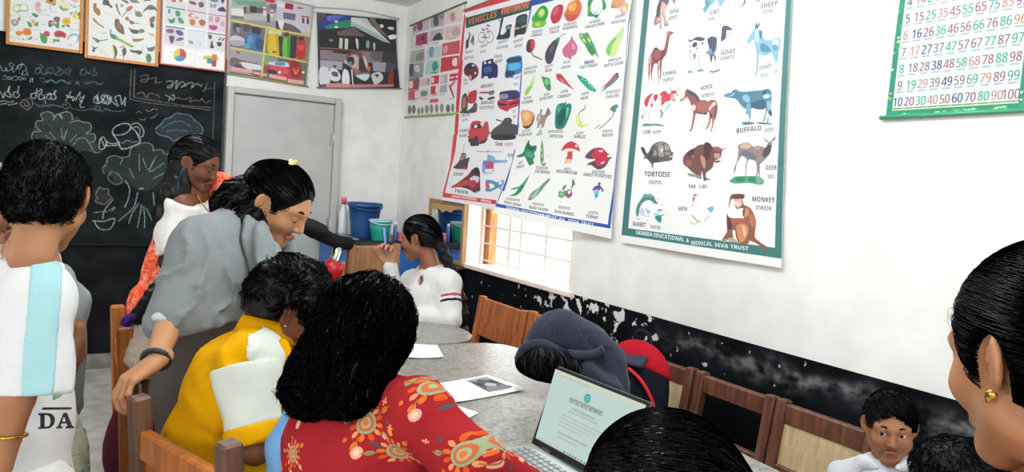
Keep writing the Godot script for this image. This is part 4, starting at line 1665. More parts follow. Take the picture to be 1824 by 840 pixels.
k 5a5d64 82,1368 226,1364 17.1
t 44484f 72,1392 244,1393 17.1 FRENCH BEANS
s 6f8f84 460,1193 460,1213 432,1244 412,1271 381,1309 345,1335 306,1345 303,1322 324,1289 375,1259 410,1227
s a8c8bc 322,1320 355,1286 385,1263 382,1294 349,1327
l 4f6a62 3.2 460,1193 411,1251 316,1341
l 4f6a62 3.3 315,1306 311,1331
k 5a5d64 358,1366 475,1364 16.2
t 44484f 334,1392 512,1389 16.3 RIDGE GOURD
t f4f5fa 113,1424 247,1426 17.9 SKANDA
t f4f5fa 262,1425 483,1424 17.4 EDUCATIONAL
t f4f5fa 513,1423 533,1424 16.6 &
h 2f4fa0 1024,1130 1039,1130 1014,1415 530,1425 524,1404 996,1397
s 4f9a6a 565,1270 576,1257 599,1262 618,1251 632,1261 642,1281 621,1286 607,1298 588,1294 571,1293 572,1279
s 8fc0a0 579,1269 601,1267 612,1280 593,1286
s a84a78 630,1254 652,1243 675,1248 689,1265 682,1284 662,1291 640,1286 631,1268
s f4f0f0 645,1255 665,1249 673,1260 656,1268
s 5f7a6a 668,1180 697,1207 683,1222 673,1241 669,1239 670,1214
s 5f7a6a 591,1249 600,1229 624,1220 617,1237 604,1252
l b05a80 3.5 677,1241 671,1253
l 8a8f94 2.9 600,1314 605,1325
k 5a5d64 594,1361 697,1358 18.2
t 44484f 572,1388 729,1386 16.5 KOHLRABIES
s 6a4a88 852,1231 862,1211 887,1200 907,1199 921,1206 940,1221 935,1232 916,1215 908,1226 891,1221 872,1227
s 6fc8d0 863,1235 891,1224 905,1229 902,1251 892,1265 879,1266 872,1249
s 3a9aa0 876,1251 901,1246 895,1266 882,1266
s 4a5a50 890,1185 911,1184 908,1198 897,1198
l 8fb0b8 2.2 885,1265 887,1280
k 5a5d64 841,1362 923,1354 17.3
t 44484f 826,1382 919,1380 16.5 TURNIP
t f4f5fa 448,1426 675,1424 16.8 MEDICAL
t f4f5fa 692,1424 777,1423 16.1 SEVA
t f4f5fa 792,1422 892,1421 15.8 TRUST
""", "eeeeec", 1024, 1467, [v(-0.022,2.670,1.982), v(-0.022,2.562,1.970), v(-0.022,2.456,1.948), v(-0.022,2.349,1.925), v(-0.022,2.242,1.906), v(-0.022,2.134,1.901), v(-0.022,2.025,1.900), v(-0.022,1.916,1.900), v(-0.022,1.807,1.899), v(-0.024,1.699,1.894), v(-0.038,1.592,1.888), v(-0.068,1.487,1.883), v(-0.103,1.385,1.876), v(-0.136,1.282,1.868)], [v(-0.024,2.633,2.894), v(-0.024,2.525,2.900), v(-0.024,2.416,2.907), v(-0.024,2.308,2.907), v(-0.024,2.200,2.905), v(-0.024,2.091,2.903), v(-0.024,1.983,2.898), v(-0.024,1.875,2.893), v(-0.024,1.766,2.888), v(-0.024,1.658,2.885), v(-0.024,1.550,2.881), v(-0.024,1.441,2.880), v(-0.024,1.333,2.879), v(-0.024,1.225,2.886)], 0.5, 0.01, "", "c9ccd4", "")
	hang("animal_chart", "large green bordered animal chart with the monkey in its corner", "chart", """s 6d6470 135,268 156,262 190,262 218,275 213,293 201,311 190,338 206,374 225,405 215,413 196,408 185,371 168,345 165,373 174,413 168,422 160,416 152,386 130,396 108,392 107,371 118,339 125,306
s d9b0a3 159,281 200,306 196,329 191,348 207,378 214,403 199,402 188,367 168,340 160,363 170,408 162,409 152,377 129,388 117,385 122,363 151,357 150,323
s 8f7d80 108,376 116,353 129,359 125,388 116,393
s 4c4650 123,296 148,280 148,309 140,346 124,354 119,329
s a77a72 239,269 261,267 269,296 259,305 246,291
s 7fa9b6 488,318 533,315 555,336 518,358 502,383 484,372 479,357 494,346
s 4a8ea2 495,323 523,336 512,362 494,368 501,347
k 3c4048 228,387 308,382 20.4
t 4a4d55 233,353 302,353 19.4 DOG
k 3c4048 526,427 564,425 19.2
t 4a4d55 532,396 592,393 18.3 CAT
s 8f4f4f 223,443 256,446 277,452 265,458 250,465 245,483 238,530 234,554 213,576 205,585 202,614 204,658 203,682 198,681 193,642 183,612 181,641 188,681 183,680 173,641 167,606 151,600 138,604 133,628 129,657 136,677 130,677 118,647 114,607 107,602 111,646 110,676 105,675 91,576 96,556 109,543 119,529 136,516 151,516 168,529 202,534 214,518 220,481
s b58a80 219,445 253,448 242,454 230,472 227,491 223,471
s c9a79a 167,606 174,587 191,589 187,613 186,632
s c9a79a 92,561 107,552 115,587 106,601 97,596
s 3f4348 122,524 143,515 171,529 156,526 137,526
s 6e3f45 134,560 196,546 223,529 220,557 200,575 165,591 134,584
s a0585a 139,540 180,537 191,565 156,581 135,565
l 6e5a5a 3.2 71,604 78,594
t 4a4d55 216,667 326,664 17.6 CAMEL
s 454a5c 396,499 417,506 442,497 469,495 489,500 512,508 500,518 471,516 444,508 424,511 400,512
s 3c4152 426,530 438,519 458,522 459,538 441,544 429,539
s 3c4152 491,532 501,524 505,531 496,537
s 555a66 455,549 464,545 463,554 457,555
s 6b7684 406,532 416,533 415,540 408,540
s 6b7684 408,556 414,554 415,570 410,568
s 404659 529,513 541,507 566,508 575,594 557,597 542,582 546,560 534,532
s 6a8ea6 523,580 541,568 559,561 574,580 576,599 556,592
s 474c5c 553,592 568,593 570,621 561,622
s c0606c 439,582 451,576 458,588 451,606 444,596
l 6f6c74 3.4 414,599 445,578 470,564
s 5d8a7c 405,665 424,657 445,668 422,668
s 5d8a7c 471,665 496,655 523,667 497,667
s 5d8a7c 558,674 573,666 584,678
l 5f6a70 2.8 472,585 482,613 494,655
s 7fb2bf 542,334 560,328 623,337 613,353 598,364 585,358 586,345 566,329 549,344
s 5b7f8c 718,383 735,379 746,363 744,350 757,356 755,373 736,384
s 8a7880 817,369 837,368 848,372 826,373
t 5c616a 852,408 948,409 23.0 SHEEP
k 4c5058 864,435 926,437 19.5
s 454a5c 560,512 589,513 593,542 592,573 581,590 591,600 596,618 587,615 575,589 568,589
s 7da4b8 574,585 592,573 593,555 585,573 571,580
s 454a5c 621,465 648,462 673,473 689,485 662,485 650,486 650,517 636,529 621,532 618,513 620,487
l 55585f 3.2 630,466 617,456 604,451
l 55585f 3.2 637,465 628,453 621,448
l 6a6d74 2.1 652,502 669,497 696,491
l 6a6d74 2.1 667,505 690,497
l 6f7a88 2.7 618,531 603,561 593,582
l 5f646c 2.7 587,617 600,645 607,666
s 4f6f6a 577,675 613,667 622,663 626,670 608,676 581,679
t 565a62 626,598 717,598 20.6 GOAT
k 4c5058 624,625 716,622 19.7
s 7fb0c4 828,494 841,493 853,505 867,513 872,537 890,556 922,561 948,551 971,554 976,569 970,609 966,634 968,655 967,700 959,710 957,674 953,649 940,627 932,614 911,620 889,622 864,612 860,628 860,658 858,696 850,710 846,708 851,683 850,640 848,606 837,571 826,545 813,552 799,559 788,561 785,551 792,541 805,521
s 4f7f99 865,582 874,567 913,587 925,607 894,610 872,602
s b5d8e2 831,503 842,500 852,526 857,556 841,559 831,537
s c9e4ea 933,564 958,557 969,568 960,588 935,589
s 5a8ca8 934,581 960,588 962,609 941,607
s 46698a 854,509 869,513 871,535 862,548 855,531
l 48606f 2.0 785,553 805,521 828,494
l 48606f 1.9 975,561 970,609 965,654 967,675 958,710
l 48606f 2.0 826,549 847,602 853,645 856,696 847,709
l 48606f 2.4 862,614 889,622 932,615 946,640 954,658 952,682 943,702
l 48606f 1.9 872,539 892,557 922,561
s 44646f 826,494 829,473 834,467 838,482 851,471 853,474 847,492
s e9f2f3 958,658 965,659 965,690 958,689
t 565a62 869,690 939,681 18.7 DONKEY
k 4c5058 881,725 925,718 18.7
l 8b6c66 3.2 98,645 109,676 105,693 115,706
l 8b6c66 3.2 124,647 132,677 146,695
l 8b6c66 3.7 179,651 185,685 183,710
l 8b6c66 3.7 199,652 196,681 196,711
k 3c4048 224,703 309,698 20.5
s edeceb 91,794 107,770 151,759 203,764 238,749 268,765 288,754 323,751 334,785 329,804 301,803 290,822 264,845 245,858 241,888 238,917 224,919 219,882 208,852 163,846 129,845 141,880 154,915 139,917 126,880 104,854 108,914 101,914 92,854
s c2424c 91,809 87,794 103,772 139,757 152,758 141,771 128,785 123,800 117,817 111,825 99,823
s c2424c 159,767 174,762 193,766 191,783 178,797 164,792 159,778
s b94c55 146,808 156,811 158,825 149,830 141,821
s cb444e 207,762 234,747 253,752 272,765 293,759 295,750 326,751 335,764 311,767 290,771 293,793 280,802 255,803 243,815 222,821 223,804 218,789 221,777
s d8a09a 290,771 311,769 321,789 308,801 292,793
l 55585f 3.6 294,755 290,742 284,730
l 55585f 3.5 329,754 337,743 343,733
s 55585f 332,769 353,774 340,776
s 8d9098 308,798 332,795 329,804 314,806
s 9cc4da 254,844 276,821 295,810 294,824 271,845 251,854
s 6f93b0 227,863 244,854 243,873 234,887 223,882 229,873
s b94c55 220,848 229,841 232,858 225,860
l 8d9aa2 2.6 86,808 85,833 86,863
l 9db6c4 2.5 128,840 163,847 207,845
s 55585f 77,883 82,863 88,878 82,888
s 5b8f7c 86,921 120,914 158,917 202,916 231,921 264,927 232,930 188,926 144,928 99,928
l 6a7078 2.5 124,850 133,875 143,895 149,917
l 6a7078 2.5 97,854 105,916
t 3f434b 101,971 161,967 19.1 COW
k 4c5058 176,972 241,965 18.8
s 8a5450 399,758 415,752 453,763 487,783 509,807 554,814 560,876 529,877 490,871 482,885 476,917 469,949 455,961 451,957 462,940 465,903 469,880 463,861 450,856 454,837 445,823 423,794 397,802 374,808 365,801 383,792 398,779
s a8635e 491,820 529,817 555,823 559,860 528,863 495,857
s e3d2cc 451,851 460,828 480,834 479,852 463,861
s c9a29a 383,795 409,786 423,790 397,800 378,806
s 464a58 418,752 453,763 487,783 506,807 490,807 462,787 434,774 416,763
s 464a58 409,756 416,745 422,754
s 54343c 484,869 522,867 560,871 554,877 516,876
t 4a4d55 507,761 585,752 20.3 HORSE
k 4c5058 518,798 595,791 20.3
s 9c6258 517,821 554,816 584,809 612,814 625,835 626,862 620,893 615,907 610,893 610,915 603,942 596,963 591,960 597,938 597,906 590,897 583,924 567,951 561,946 571,924 577,892 572,874 559,866 522,872
s e0cec8 570,851 592,825 610,821 614,835 594,843 577,860
s 6b4a48 614,835 625,839 626,871 617,906 611,902 609,875
s 4c3a40 579,878 597,879 593,897 584,897
s 4d7a8c 664,792 681,784 707,781 721,769 747,770 753,777 798,782 842,780 880,780 906,777 927,776 941,790 944,806 944,831 942,860 949,877 950,894 943,894 934,885 933,906 934,923 926,923 932,889 923,872 921,881 913,914 908,922 904,918 914,885 912,866 881,867 837,859 834,882 830,916 825,920 818,890 809,886 807,894 805,881 805,864 781,850 757,827 733,811 698,805 668,799
s 8fc0cf 673,795 703,794 722,784 730,780 720,795 691,799
s 7fb3c6 780,802 805,795 823,813 819,834 802,829 785,820
s 36596e 835,835 878,824 910,830 914,859 881,866 842,857
s c6d8dc 897,804 923,799 939,806 925,818 903,816
s 2f4a5c 896,787 917,780 910,794 897,804
s 6ea0b2 806,842 825,839 831,869 826,886 812,881
s eceff0 809,888 820,886 827,912 822,918 813,903
s 86b3c0 920,834 936,831 939,865 928,872
s c79a9c 907,863 917,860 920,869 913,872
s 33454f 931,881 948,877 951,898 941,894
s 55726c 784,924 809,920 853,925 848,932 810,935 791,933
s 55726c 866,926 895,924 947,930 947,935 895,933
t 44484f 756,973 897,960 22.8 BUFFALO
k 4c5058 916,973 968,963 18.5
s 625c5c 93,1044 111,1039 127,1049 145,1071 167,1064 174,1039 201,1019 243,1010 279,1014 308,1029 325,1053 333,1062 347,1067 342,1086 344,1101 328,1108 304,1111 256,1117 207,1123 205,1138 193,1154 192,1133 170,1114 155,1104 137,1094 116,1074
s 8f8b86 206,1029 243,1014 272,1017 224,1034
s a19a92 228,1034 266,1029 270,1056 235,1063
s a19a92 276,1022 302,1031 314,1053 283,1053
s 9a938c 191,1059 216,1056 220,1081 183,1079
s 9a938c 232,1068 271,1063 277,1087 242,1085
s 8f8a84 285,1063 319,1065 321,1077 290,1080
s d8d2c9 248,1053 261,1043 269,1053 257,1068
s 4a444a 154,1076 176,1049 199,1064 189,1093 239,1093 235,1117 185,1118 160,1099
s 3d3a40 97,1047 112,1044 133,1064 139,1082 121,1069
s 4c484c 123,1097 137,1093 142,1099 127,1102
s e8e6e2 322,1084 334,1083 335,1090 324,1091
t 44484f 142,1195 337,1192 26.0 TORTOISE
k 44484f 182,1235 287,1233 21.8
s 6d4a45 421,1104 428,1080 458,1057 495,1042 538,1038 551,1180 514,1172 488,1161 460,1141 433,1127
s 50343a 452,1061 495,1045 539,1042 541,1065 491,1070 455,1085
s b98a70 480,1084 517,1077 543,1084 544,1097 513,1096
s 8a5d50 438,1109 476,1103 485,1131 460,1136
s f0e6da 512,1085 521,1082 528,1088 519,1092
s 8d8a88 456,1167 476,1169 501,1172 551,1180 552,1189 515,1186 477,1183
s 5b8f7c 514,1181 552,1187 553,1194 528,1191
t 4f535a 473,1244 523,1242 19.6 YAK
k 5c6068 542,1243 587,1240 19.3
s 4f8580 107,1399 106,1358 131,1326 161,1299 185,1290 221,1296 245,1319 264,1335 233,1335 203,1321 168,1326 141,1346 129,1372 121,1398
s 5f948e 146,1300 163,1286 182,1293 202,1283 207,1296 179,1303
s b05560 508,1279 519,1270 535,1273 526,1279
s b07a70 507,1286 522,1284 520,1302 510,1307
l 6a6d74 2.2 509,1312 509,1335
t 565a62 419,1360 477,1357 19.9 HEN
s 6d4a45 495,1047 519,1028 556,1024 573,1015 595,1022 612,1037 641,1035 668,1044 672,1055 666,1086 652,1093 647,1107 627,1109 623,1132 598,1153 583,1161 582,1188 610,1198 589,1197 571,1202 556,1161 527,1116 497,1093
s 9c5a55 618,1042 644,1035 668,1045 666,1057 637,1055
s c08f82 626,1069 659,1069 657,1089 631,1091
s 4a3138 556,1024 576,1015 598,1024 609,1046 596,1065 603,1083 587,1101 563,1102
s b98a70 536,1079 568,1092 574,1129 566,1143 545,1111
s 3d3a40 627,1112 641,1107 667,1100 659,1109 642,1113
l 55474a 4.6 666,1055 680,1048 693,1044
s eceae6 635,1100 646,1098 644,1105
l 6a5a5a 3.7 582,1188 601,1194 612,1200
k 5c6068 569,1239 603,1235 19.2
s 8d7c78 767,1032 788,1021 810,1016 831,1017 854,1034 875,1030 906,1034 927,1042 932,1024 941,1013 956,1013 958,1028 955,1044 949,1065 930,1087 905,1108 898,1113 897,1142 899,1168 894,1168 889,1147 885,1168 878,1168 881,1143 874,1105 847,1094 834,1096 827,1110 823,1136 822,1170 818,1170 817,1123 823,1097 806,1082 792,1080 777,1098 765,1120 762,1142 753,1160 753,1133 764,1107 770,1076 771,1050
s c9a898 778,1037 799,1021 826,1019 843,1036 817,1045 790,1041
s 4c4448 917,1045 937,1028 955,1030 949,1061 924,1082 908,1074
s b58d80 859,1034 891,1031 897,1045 871,1049
s 6b6a78 780,1063 812,1054 856,1066 878,1087 847,1092 803,1076
s 58504f 910,992 925,1005 941,1011 931,1013 918,1005
s 58504f 976,988 968,1005 952,1012 958,1003
s f4f3f1 805,1106 815,1104 818,1153 811,1171 768,1172 764,1159 768,1133 783,1106
s 4f9a78 728,1196 744,1184 760,1175 814,1171 882,1168 909,1176 923,1188 917,1203 890,1207 842,1201 789,1206 745,1206
s 2f7f5c 766,1181 814,1175 815,1194 772,1198
s 2f7f5c 836,1176 872,1173 879,1194 842,1195
s 7d9a8c 883,1172 909,1176 914,1192 889,1202 878,1190
t 44484f 930,1138 988,1137 20.2 DEER
k 44484f 941,1177 979,1175 18.4
t 44484f 864,1285 984,1282 22.2 MONKEY
k 44484f 885,1321 966,1319 20.4
s 4f8580 103,1399 106,1358 131,1323 160,1296 185,1290 221,1296 245,1319 264,1335 233,1335 203,1321 168,1326 141,1346 129,1372 123,1413
s 6ca09a 140,1310 163,1286 180,1295 202,1284 207,1296 224,1290 223,1303 179,1303
s f5f7f8 127,1382 141,1348 168,1326 203,1321 247,1339 274,1332 304,1349 306,1369 273,1386 254,1402 221,1415 178,1416 141,1411
s c4d6e4 130,1377 150,1363 171,1384 177,1408 148,1406 130,1392
s a9c2d4 172,1364 195,1372 213,1376 204,1396 186,1388
s c4d6e4 232,1394 265,1377 277,1391 254,1402
s 5b93a4 258,1370 281,1363 305,1364 286,1373
s 2f8a78 248,1408 277,1393 299,1404 298,1431 281,1430 263,1421
s 5b93a4 288,1395 321,1387 295,1401
l 6a7078 3.1 113,1419 125,1430 142,1421
l 6a7078 2.4 181,1411 202,1404 213,1413
l 8a9098 2.4 193,1431 202,1427
l b08a8a 2.4 258,1313 268,1308 266,1320
s 6a7078 287,1336 294,1334 292,1339
t 4f535a 87,1467 187,1465 22.3 RABBIT
k 5c6068 223,1471 302,1469 21.7
s b05560 508,1279 519,1270 535,1273 526,1279
s b07a70 507,1286 522,1284 520,1302 510,1308
l 6a6d74 2.2 509,1312 507,1335
s d8d6b0 500,1373 519,1381 545,1397 569,1400 570,1407 540,1407
l 8d8a5c 3.2 510,1376 545,1398 563,1403
l 8d8a5c 2.7 500,1413 525,1420 546,1411 548,1399
t f2f5f4 115,1510 471,1512 21.2 SKANDA EDUCATIONAL
t f2f5f4 483,1514 502,1514 19.6 &
t f2f5f4 517,1522 649,1514 19.5 MEDICAL
t f2f5f4 662,1515 740,1514 18.8 SEVA
t f2f5f4 752,1513 852,1512 18.4 TRUST
s 7fb0c8 600,1336 623,1325 638,1324 642,1339 625,1356 613,1346
s f6f7f7 585,1371 602,1361 620,1359 598,1388 569,1391
l 4c4f58 3.1 590,1399 604,1386 619,1368
s 6e4640 746,1260 814,1255 817,1272 810,1279 817,1313 796,1321 780,1325 769,1312 762,1287 750,1279 738,1310 732,1322 734,1297
s d9a8a2 761,1278 804,1275 810,1292 804,1310 783,1320 768,1304
s ead0ca 765,1295 784,1290 800,1297 788,1311 771,1308
s 6a3f40 752,1267 814,1257 815,1272 794,1277 761,1279
s d0a090 732,1324 745,1321 745,1332 736,1333
s 8a5a48 814,1314 827,1306 859,1321 884,1360 889,1394 884,1420 887,1449 915,1467 945,1481 951,1497 946,1510 936,1499 916,1484 885,1471 855,1466 850,1479 804,1484 781,1456 774,1426 759,1432 766,1467 739,1469 726,1480 720,1471 709,1488 706,1473 719,1454 729,1431 723,1378 727,1353 745,1367 809,1366 822,1361
s c98a62 818,1326 838,1318 850,1337 835,1360 824,1352
s b5705a 855,1337 882,1360 886,1402 862,1396 851,1367
s c78a60 781,1404 810,1390 842,1398 848,1428 829,1468 803,1476 786,1438
s e3b98a 811,1401 826,1404 838,1433 828,1451 817,1426
s a0604c 745,1376 809,1366 846,1374 847,1389 773,1391 757,1401
s 5a3b42 727,1355 745,1376 758,1415 736,1425 727,1408
s 8a5a48 848,1432 879,1424 885,1449 915,1467 903,1473 875,1463 855,1461
s f6f5f3 739,1368 730,1348 745,1283 763,1308 780,1327 812,1322 819,1357 783,1368
s 4a3a40 813,1331 824,1322 822,1352 817,1357
s b9a494 736,1468 760,1461 787,1473 803,1482 761,1482 739,1478
s a98e86 709,1482 728,1473 726,1486 712,1490
l 7a4a40 3.6 935,1482 948,1497 944,1510
""", "f1f1f0", 1024, 1567, [v(-0.018,2.602,3.001), v(-0.018,2.404,2.991), v(-0.018,2.206,2.985), v(-0.018,2.008,2.979), v(-0.018,1.810,2.973), v(-0.018,1.611,2.965), v(-0.018,1.413,2.959), v(-0.018,1.215,2.955)], [v(-0.020,2.574,3.838), v(-0.020,2.379,3.848), v(-0.020,2.185,3.857), v(-0.020,1.991,3.866), v(-0.020,1.796,3.876), v(-0.020,1.602,3.889), v(-0.020,1.408,3.903), v(-0.020,1.214,3.920)], 0.5, 0.008, "h 3f7571 0,0 1024,0 1024,1526 0,1526\nh f1f1f0 50,92 996,92 990,1482 50,1484", "c9ccca", "")
	number_chart("number_chart", "green bordered chart of numbers up to one hundred", 1024, 1484, [v(-0.012,2.382,4.292), v(-0.012,2.260,4.290), v(-0.012,2.138,4.287), v(-0.012,2.015,4.283), v(-0.012,1.893,4.281), v(-0.012,1.771,4.279)], [v(-0.012,2.381,4.707), v(-0.012,2.260,4.706), v(-0.012,2.139,4.706), v(-0.012,2.018,4.706), v(-0.012,1.897,4.705), v(-0.012,1.775,4.703)])
	# back wall
	framed("flower_chart", "orange framed flower chart, leftmost above the blackboard", """s a8bf80 23,571 50,530 96,517 142,514 162,538 158,602 136,638 90,650 74,617 35,605
s e8e0e4 92,550 119,518 150,535 143,573 104,579
s e4dce2 78,598 112,578 151,585 144,632 98,644
s dfe0dc 35,560 65,541 85,565 66,595 39,595
s 7a9a58 39,604 93,586 143,577 143,586 93,595
s dfa8b4 220,491 243,464 273,472 275,508 244,537 220,523
s d48898 236,488 259,479 263,506 240,519
s e0b0b4 229,540 268,528 276,573 261,594 245,578
l 7a8f60 4.3 213,533 253,558 276,536
l 7f9a74 5.2 284,562 308,547 332,549
s c88a20 314,451 345,413 401,412 414,442 378,467 338,470
s 4a2a18 346,432 377,417 386,435 358,448
l 5a7a40 5.2 361,470 362,535
s 5a8a48 370,469 410,457 398,482
s e0c8a8 450,422 474,399 490,424 474,446
s ead4a0 471,465 499,437 525,455 516,490 488,499
s 7f9a60 439,484 488,495 540,490 492,522 460,513
s 6a8a50 450,455 480,501 463,503
s e0a8b4 555,399 587,374 625,381 613,407 580,413
l 6f8f6a 7.1 539,434 581,469 605,451 647,439
l 6f8f6a 7.1 580,436 588,472
s 5f8a48 537,528 582,525 606,496 599,527 558,548
s 4f9040 615,524 648,504 661,545 649,580 616,585 607,554
s e0d488 554,563 582,525 611,539 628,560 617,604 584,605 563,589
s d8b860 579,554 599,546 600,574 579,577
s 2f8a50 189,597 222,596 252,609 246,633 214,629
l 7a9a70 5.1 171,627 199,650
s 8a8090 10,705 40,688 75,698 72,735 45,758 18,744
s c0b4c8 25,711 52,700 60,723 37,736
s 7a6a50 67,668 90,659 92,682 75,694
s e8c0a8 180,667 211,653 235,676 224,715 192,706
s d8987a 195,674 215,666 215,693 198,694
s 4f8f50 153,690 184,699 199,737 177,746 161,721
s 5f9a50 216,707 254,678 251,724 220,725
s 7a5868 389,618 421,595 451,603 446,651 414,656
s 5f4450 349,657 381,643 402,667 382,703 350,713
s c8a0a0 366,664 390,657 390,683 370,687
s 3f8f48 398,682 446,660 439,722 415,707
s e0b020 470,633 494,596 542,588 555,623 536,664 491,671
s c8941c 494,620 526,609 531,641 499,649
s 5f8a50 463,699 487,672 499,694
s 5f8a50 503,679 536,664 548,690
k 9a9aa4 364,558 420,548 12.9
k 9a9aa4 277,605 364,595 12.9
k 9a9aa4 2,661 44,653 12.6
k 9a9aa4 279,706 334,702 12.9
k 9a9aa4 580,643 634,639 13.1
k 9a9aa4 4,796 42,795 12.7
k 9a9aa4 209,773 288,765 12.8
k 9a9aa4 545,719 627,713 13.1
k 9a9aa4 5,882 66,882 12.7
k 9a9aa4 214,869 258,867 12.9
k 9a9aa4 361,883 410,881 13.0
k 9a9aa4 532,890 581,890 13.1
s d87a28 52,825 81,800 112,811 104,840 70,850
s d8741c 114,792 146,762 185,772 192,817 155,836 120,828
l 7a9a60 5.1 81,848 87,897
l 7a9a60 5.1 151,837 148,892
s 5f9a58 163,867 202,838 195,872 167,883
s 6fa068 113,866 132,886 117,893
s 3f8f38 273,813 296,796 337,831 334,887 306,899 281,872
s b83a40 304,785 335,762 360,781 356,814 320,820
s 4f8f50 268,791 284,793 280,812
s b82f3c 401,775 435,741 480,745 513,771 502,815 473,805 417,814
s 8f2030 424,776 472,763 497,788 457,803
s 5f9a58 393,841 449,837 450,865 417,861 402,877
l 6a9a58 4.4 457,808 445,842
s 88b0c8 526,811 554,760 603,747 641,775 629,824 601,852 621,806 612,770 571,776 546,799 535,833
s ece8d0 571,795 604,785 605,823 572,828
""", "dedfdf", 640, 926, [v(-2.692,2.710,0.034), v(-2.692,2.157,0.034)], [v(-2.310,2.710,0.034), v(-2.310,2.157,0.034)], 0.02, "c47a2c")
	framed("bird_chart", "orange framed bird chart with the peacock above the blackboard", """s 9a6a38 40,329 68,320 69,356 97,378 106,421 87,442 58,420 42,396
s 4a4a48 123,301 135,263 167,257 184,299 213,321 209,345 176,323 132,322
s 3a3a3a 159,272 183,277 184,317 164,321
s 6a6a68 288,240 329,237 362,249 363,272 321,257
s 7a7876 374,229 419,207 462,232 470,244 404,251
s 55514e 499,225 545,189 579,197 528,212
s 5f5f5e 244,298 261,290 270,339 296,402 284,400 262,358 249,324
s b88a50 289,294 314,281 314,313 294,316
s b85a50 344,339 364,299 406,287 399,321 369,349
l 8a6a60 10.5 364,331 336,373 305,416
s 6a7a58 430,306 439,337 473,331 503,372 474,391 436,383 431,347
s 5f5450 502,340 539,273 580,243 623,259 650,305 615,288 582,298 548,300
s 8a5f38 338,418 358,406 375,426 371,445 346,446
l 7a6a5a 12.3 371,440 405,457 468,463
s 6a5f58 376,448 409,443 426,472 393,478
s 7a5540 576,387 609,359 626,370 615,418 585,437 572,416
s 4f4a48 577,438 611,437 619,473 604,485 582,470
s a8742c 39,473 55,479 92,518 141,551 137,565 85,533 44,503
s 6f5030 40,482 52,498 44,503
s 5a4530 244,457 268,443 285,463 286,482 319,513 334,588 321,599 272,575 246,534 239,498
s 7a6038 261,486 303,506 312,550 271,548
s b8742c 369,523 394,523 428,536 412,557 386,548
s 3f3a36 386,543 428,532 470,534 462,568 412,573
s 6a645e 461,540 503,511 529,534 512,551 479,559
s 3a8a58 202,568 213,575 211,607 248,615 290,645 415,700 424,717 391,722 315,687 257,664 225,660 200,632
s 9aa84a 256,623 315,660 407,701 382,718 307,684 265,658
s 2f6a7a 201,614 228,618 249,656 216,648
l 5a7a6a 4.3 190,574 213,571
l 8a8a80 3.5 237,667 234,709
s c8d8c0 110,614 166,605 167,619 119,628
s a8b8a8 134,601 167,610 151,617
s 8a6048 409,636 464,623 527,613 481,648 431,660
s c8a890 563,543 606,545 636,573 589,571
s 6a7472 30,672 80,682 112,691 180,669 176,679 112,704 89,726 64,707
s 4f5552 72,688 96,702 85,718
s 4a4c48 33,752 58,776 94,766 66,793 59,825 35,815 46,791
s d8d4b8 114,781 138,786 167,810 115,835
s d8d060 217,734 230,723 243,762 243,835 228,801
s 3f4440 230,723 259,746 273,794 262,842 245,853 246,798
l 3f4440 8.7 253,843 250,866
l 4a4c48 5.2 233,859 270,861
s a85a40 288,746 316,724 349,723 317,737
s 3f3f3e 317,765 341,734 359,773 343,821 322,805
l 3f3f3e 7.0 335,817 332,864
l 3f3f3e 5.2 298,823 327,816
s 3a3c3a 391,749 433,752 483,743 513,759 485,790 451,778 409,775
l a8a49a 6.2 513,745 512,695 499,673
l 8a8a86 3.5 443,788 436,845
l 8a8a86 3.5 455,786 478,848
s 5a5c5a 536,663 559,702 609,689 635,676 619,730 577,741 559,720
s 5a8a4a 545,811 560,771 586,768 604,812 593,856 563,860
s 3a6a44 565,789 586,786 590,842 569,845
k a0a0a4 19,449 59,445 8.9
k a0a0a4 146,405 252,424 9.0
k a0a0a4 357,378 407,374 9.1
k a0a0a4 549,336 608,331 9.2
k a0a0a4 29,560 61,559 8.9
k a0a0a4 476,469 552,466 9.2
k a0a0a4 396,610 438,609 9.2
k a0a0a4 25,731 65,730 9.0
k a0a0a4 156,838 196,837 9.1
k a0a0a4 361,855 411,857 9.2
k a0a0a4 36,869 84,867 9.0
k a0a0a4 518,777 544,776 9.3
k a0a0a4 334,437 359,437 9.1
""", "dfdfdb", 640, 866, [v(-2.260,2.680,0.036), v(-2.260,2.132,0.036)], [v(-1.855,2.680,0.036), v(-1.855,2.132,0.036)], 0.02, "c9792a")
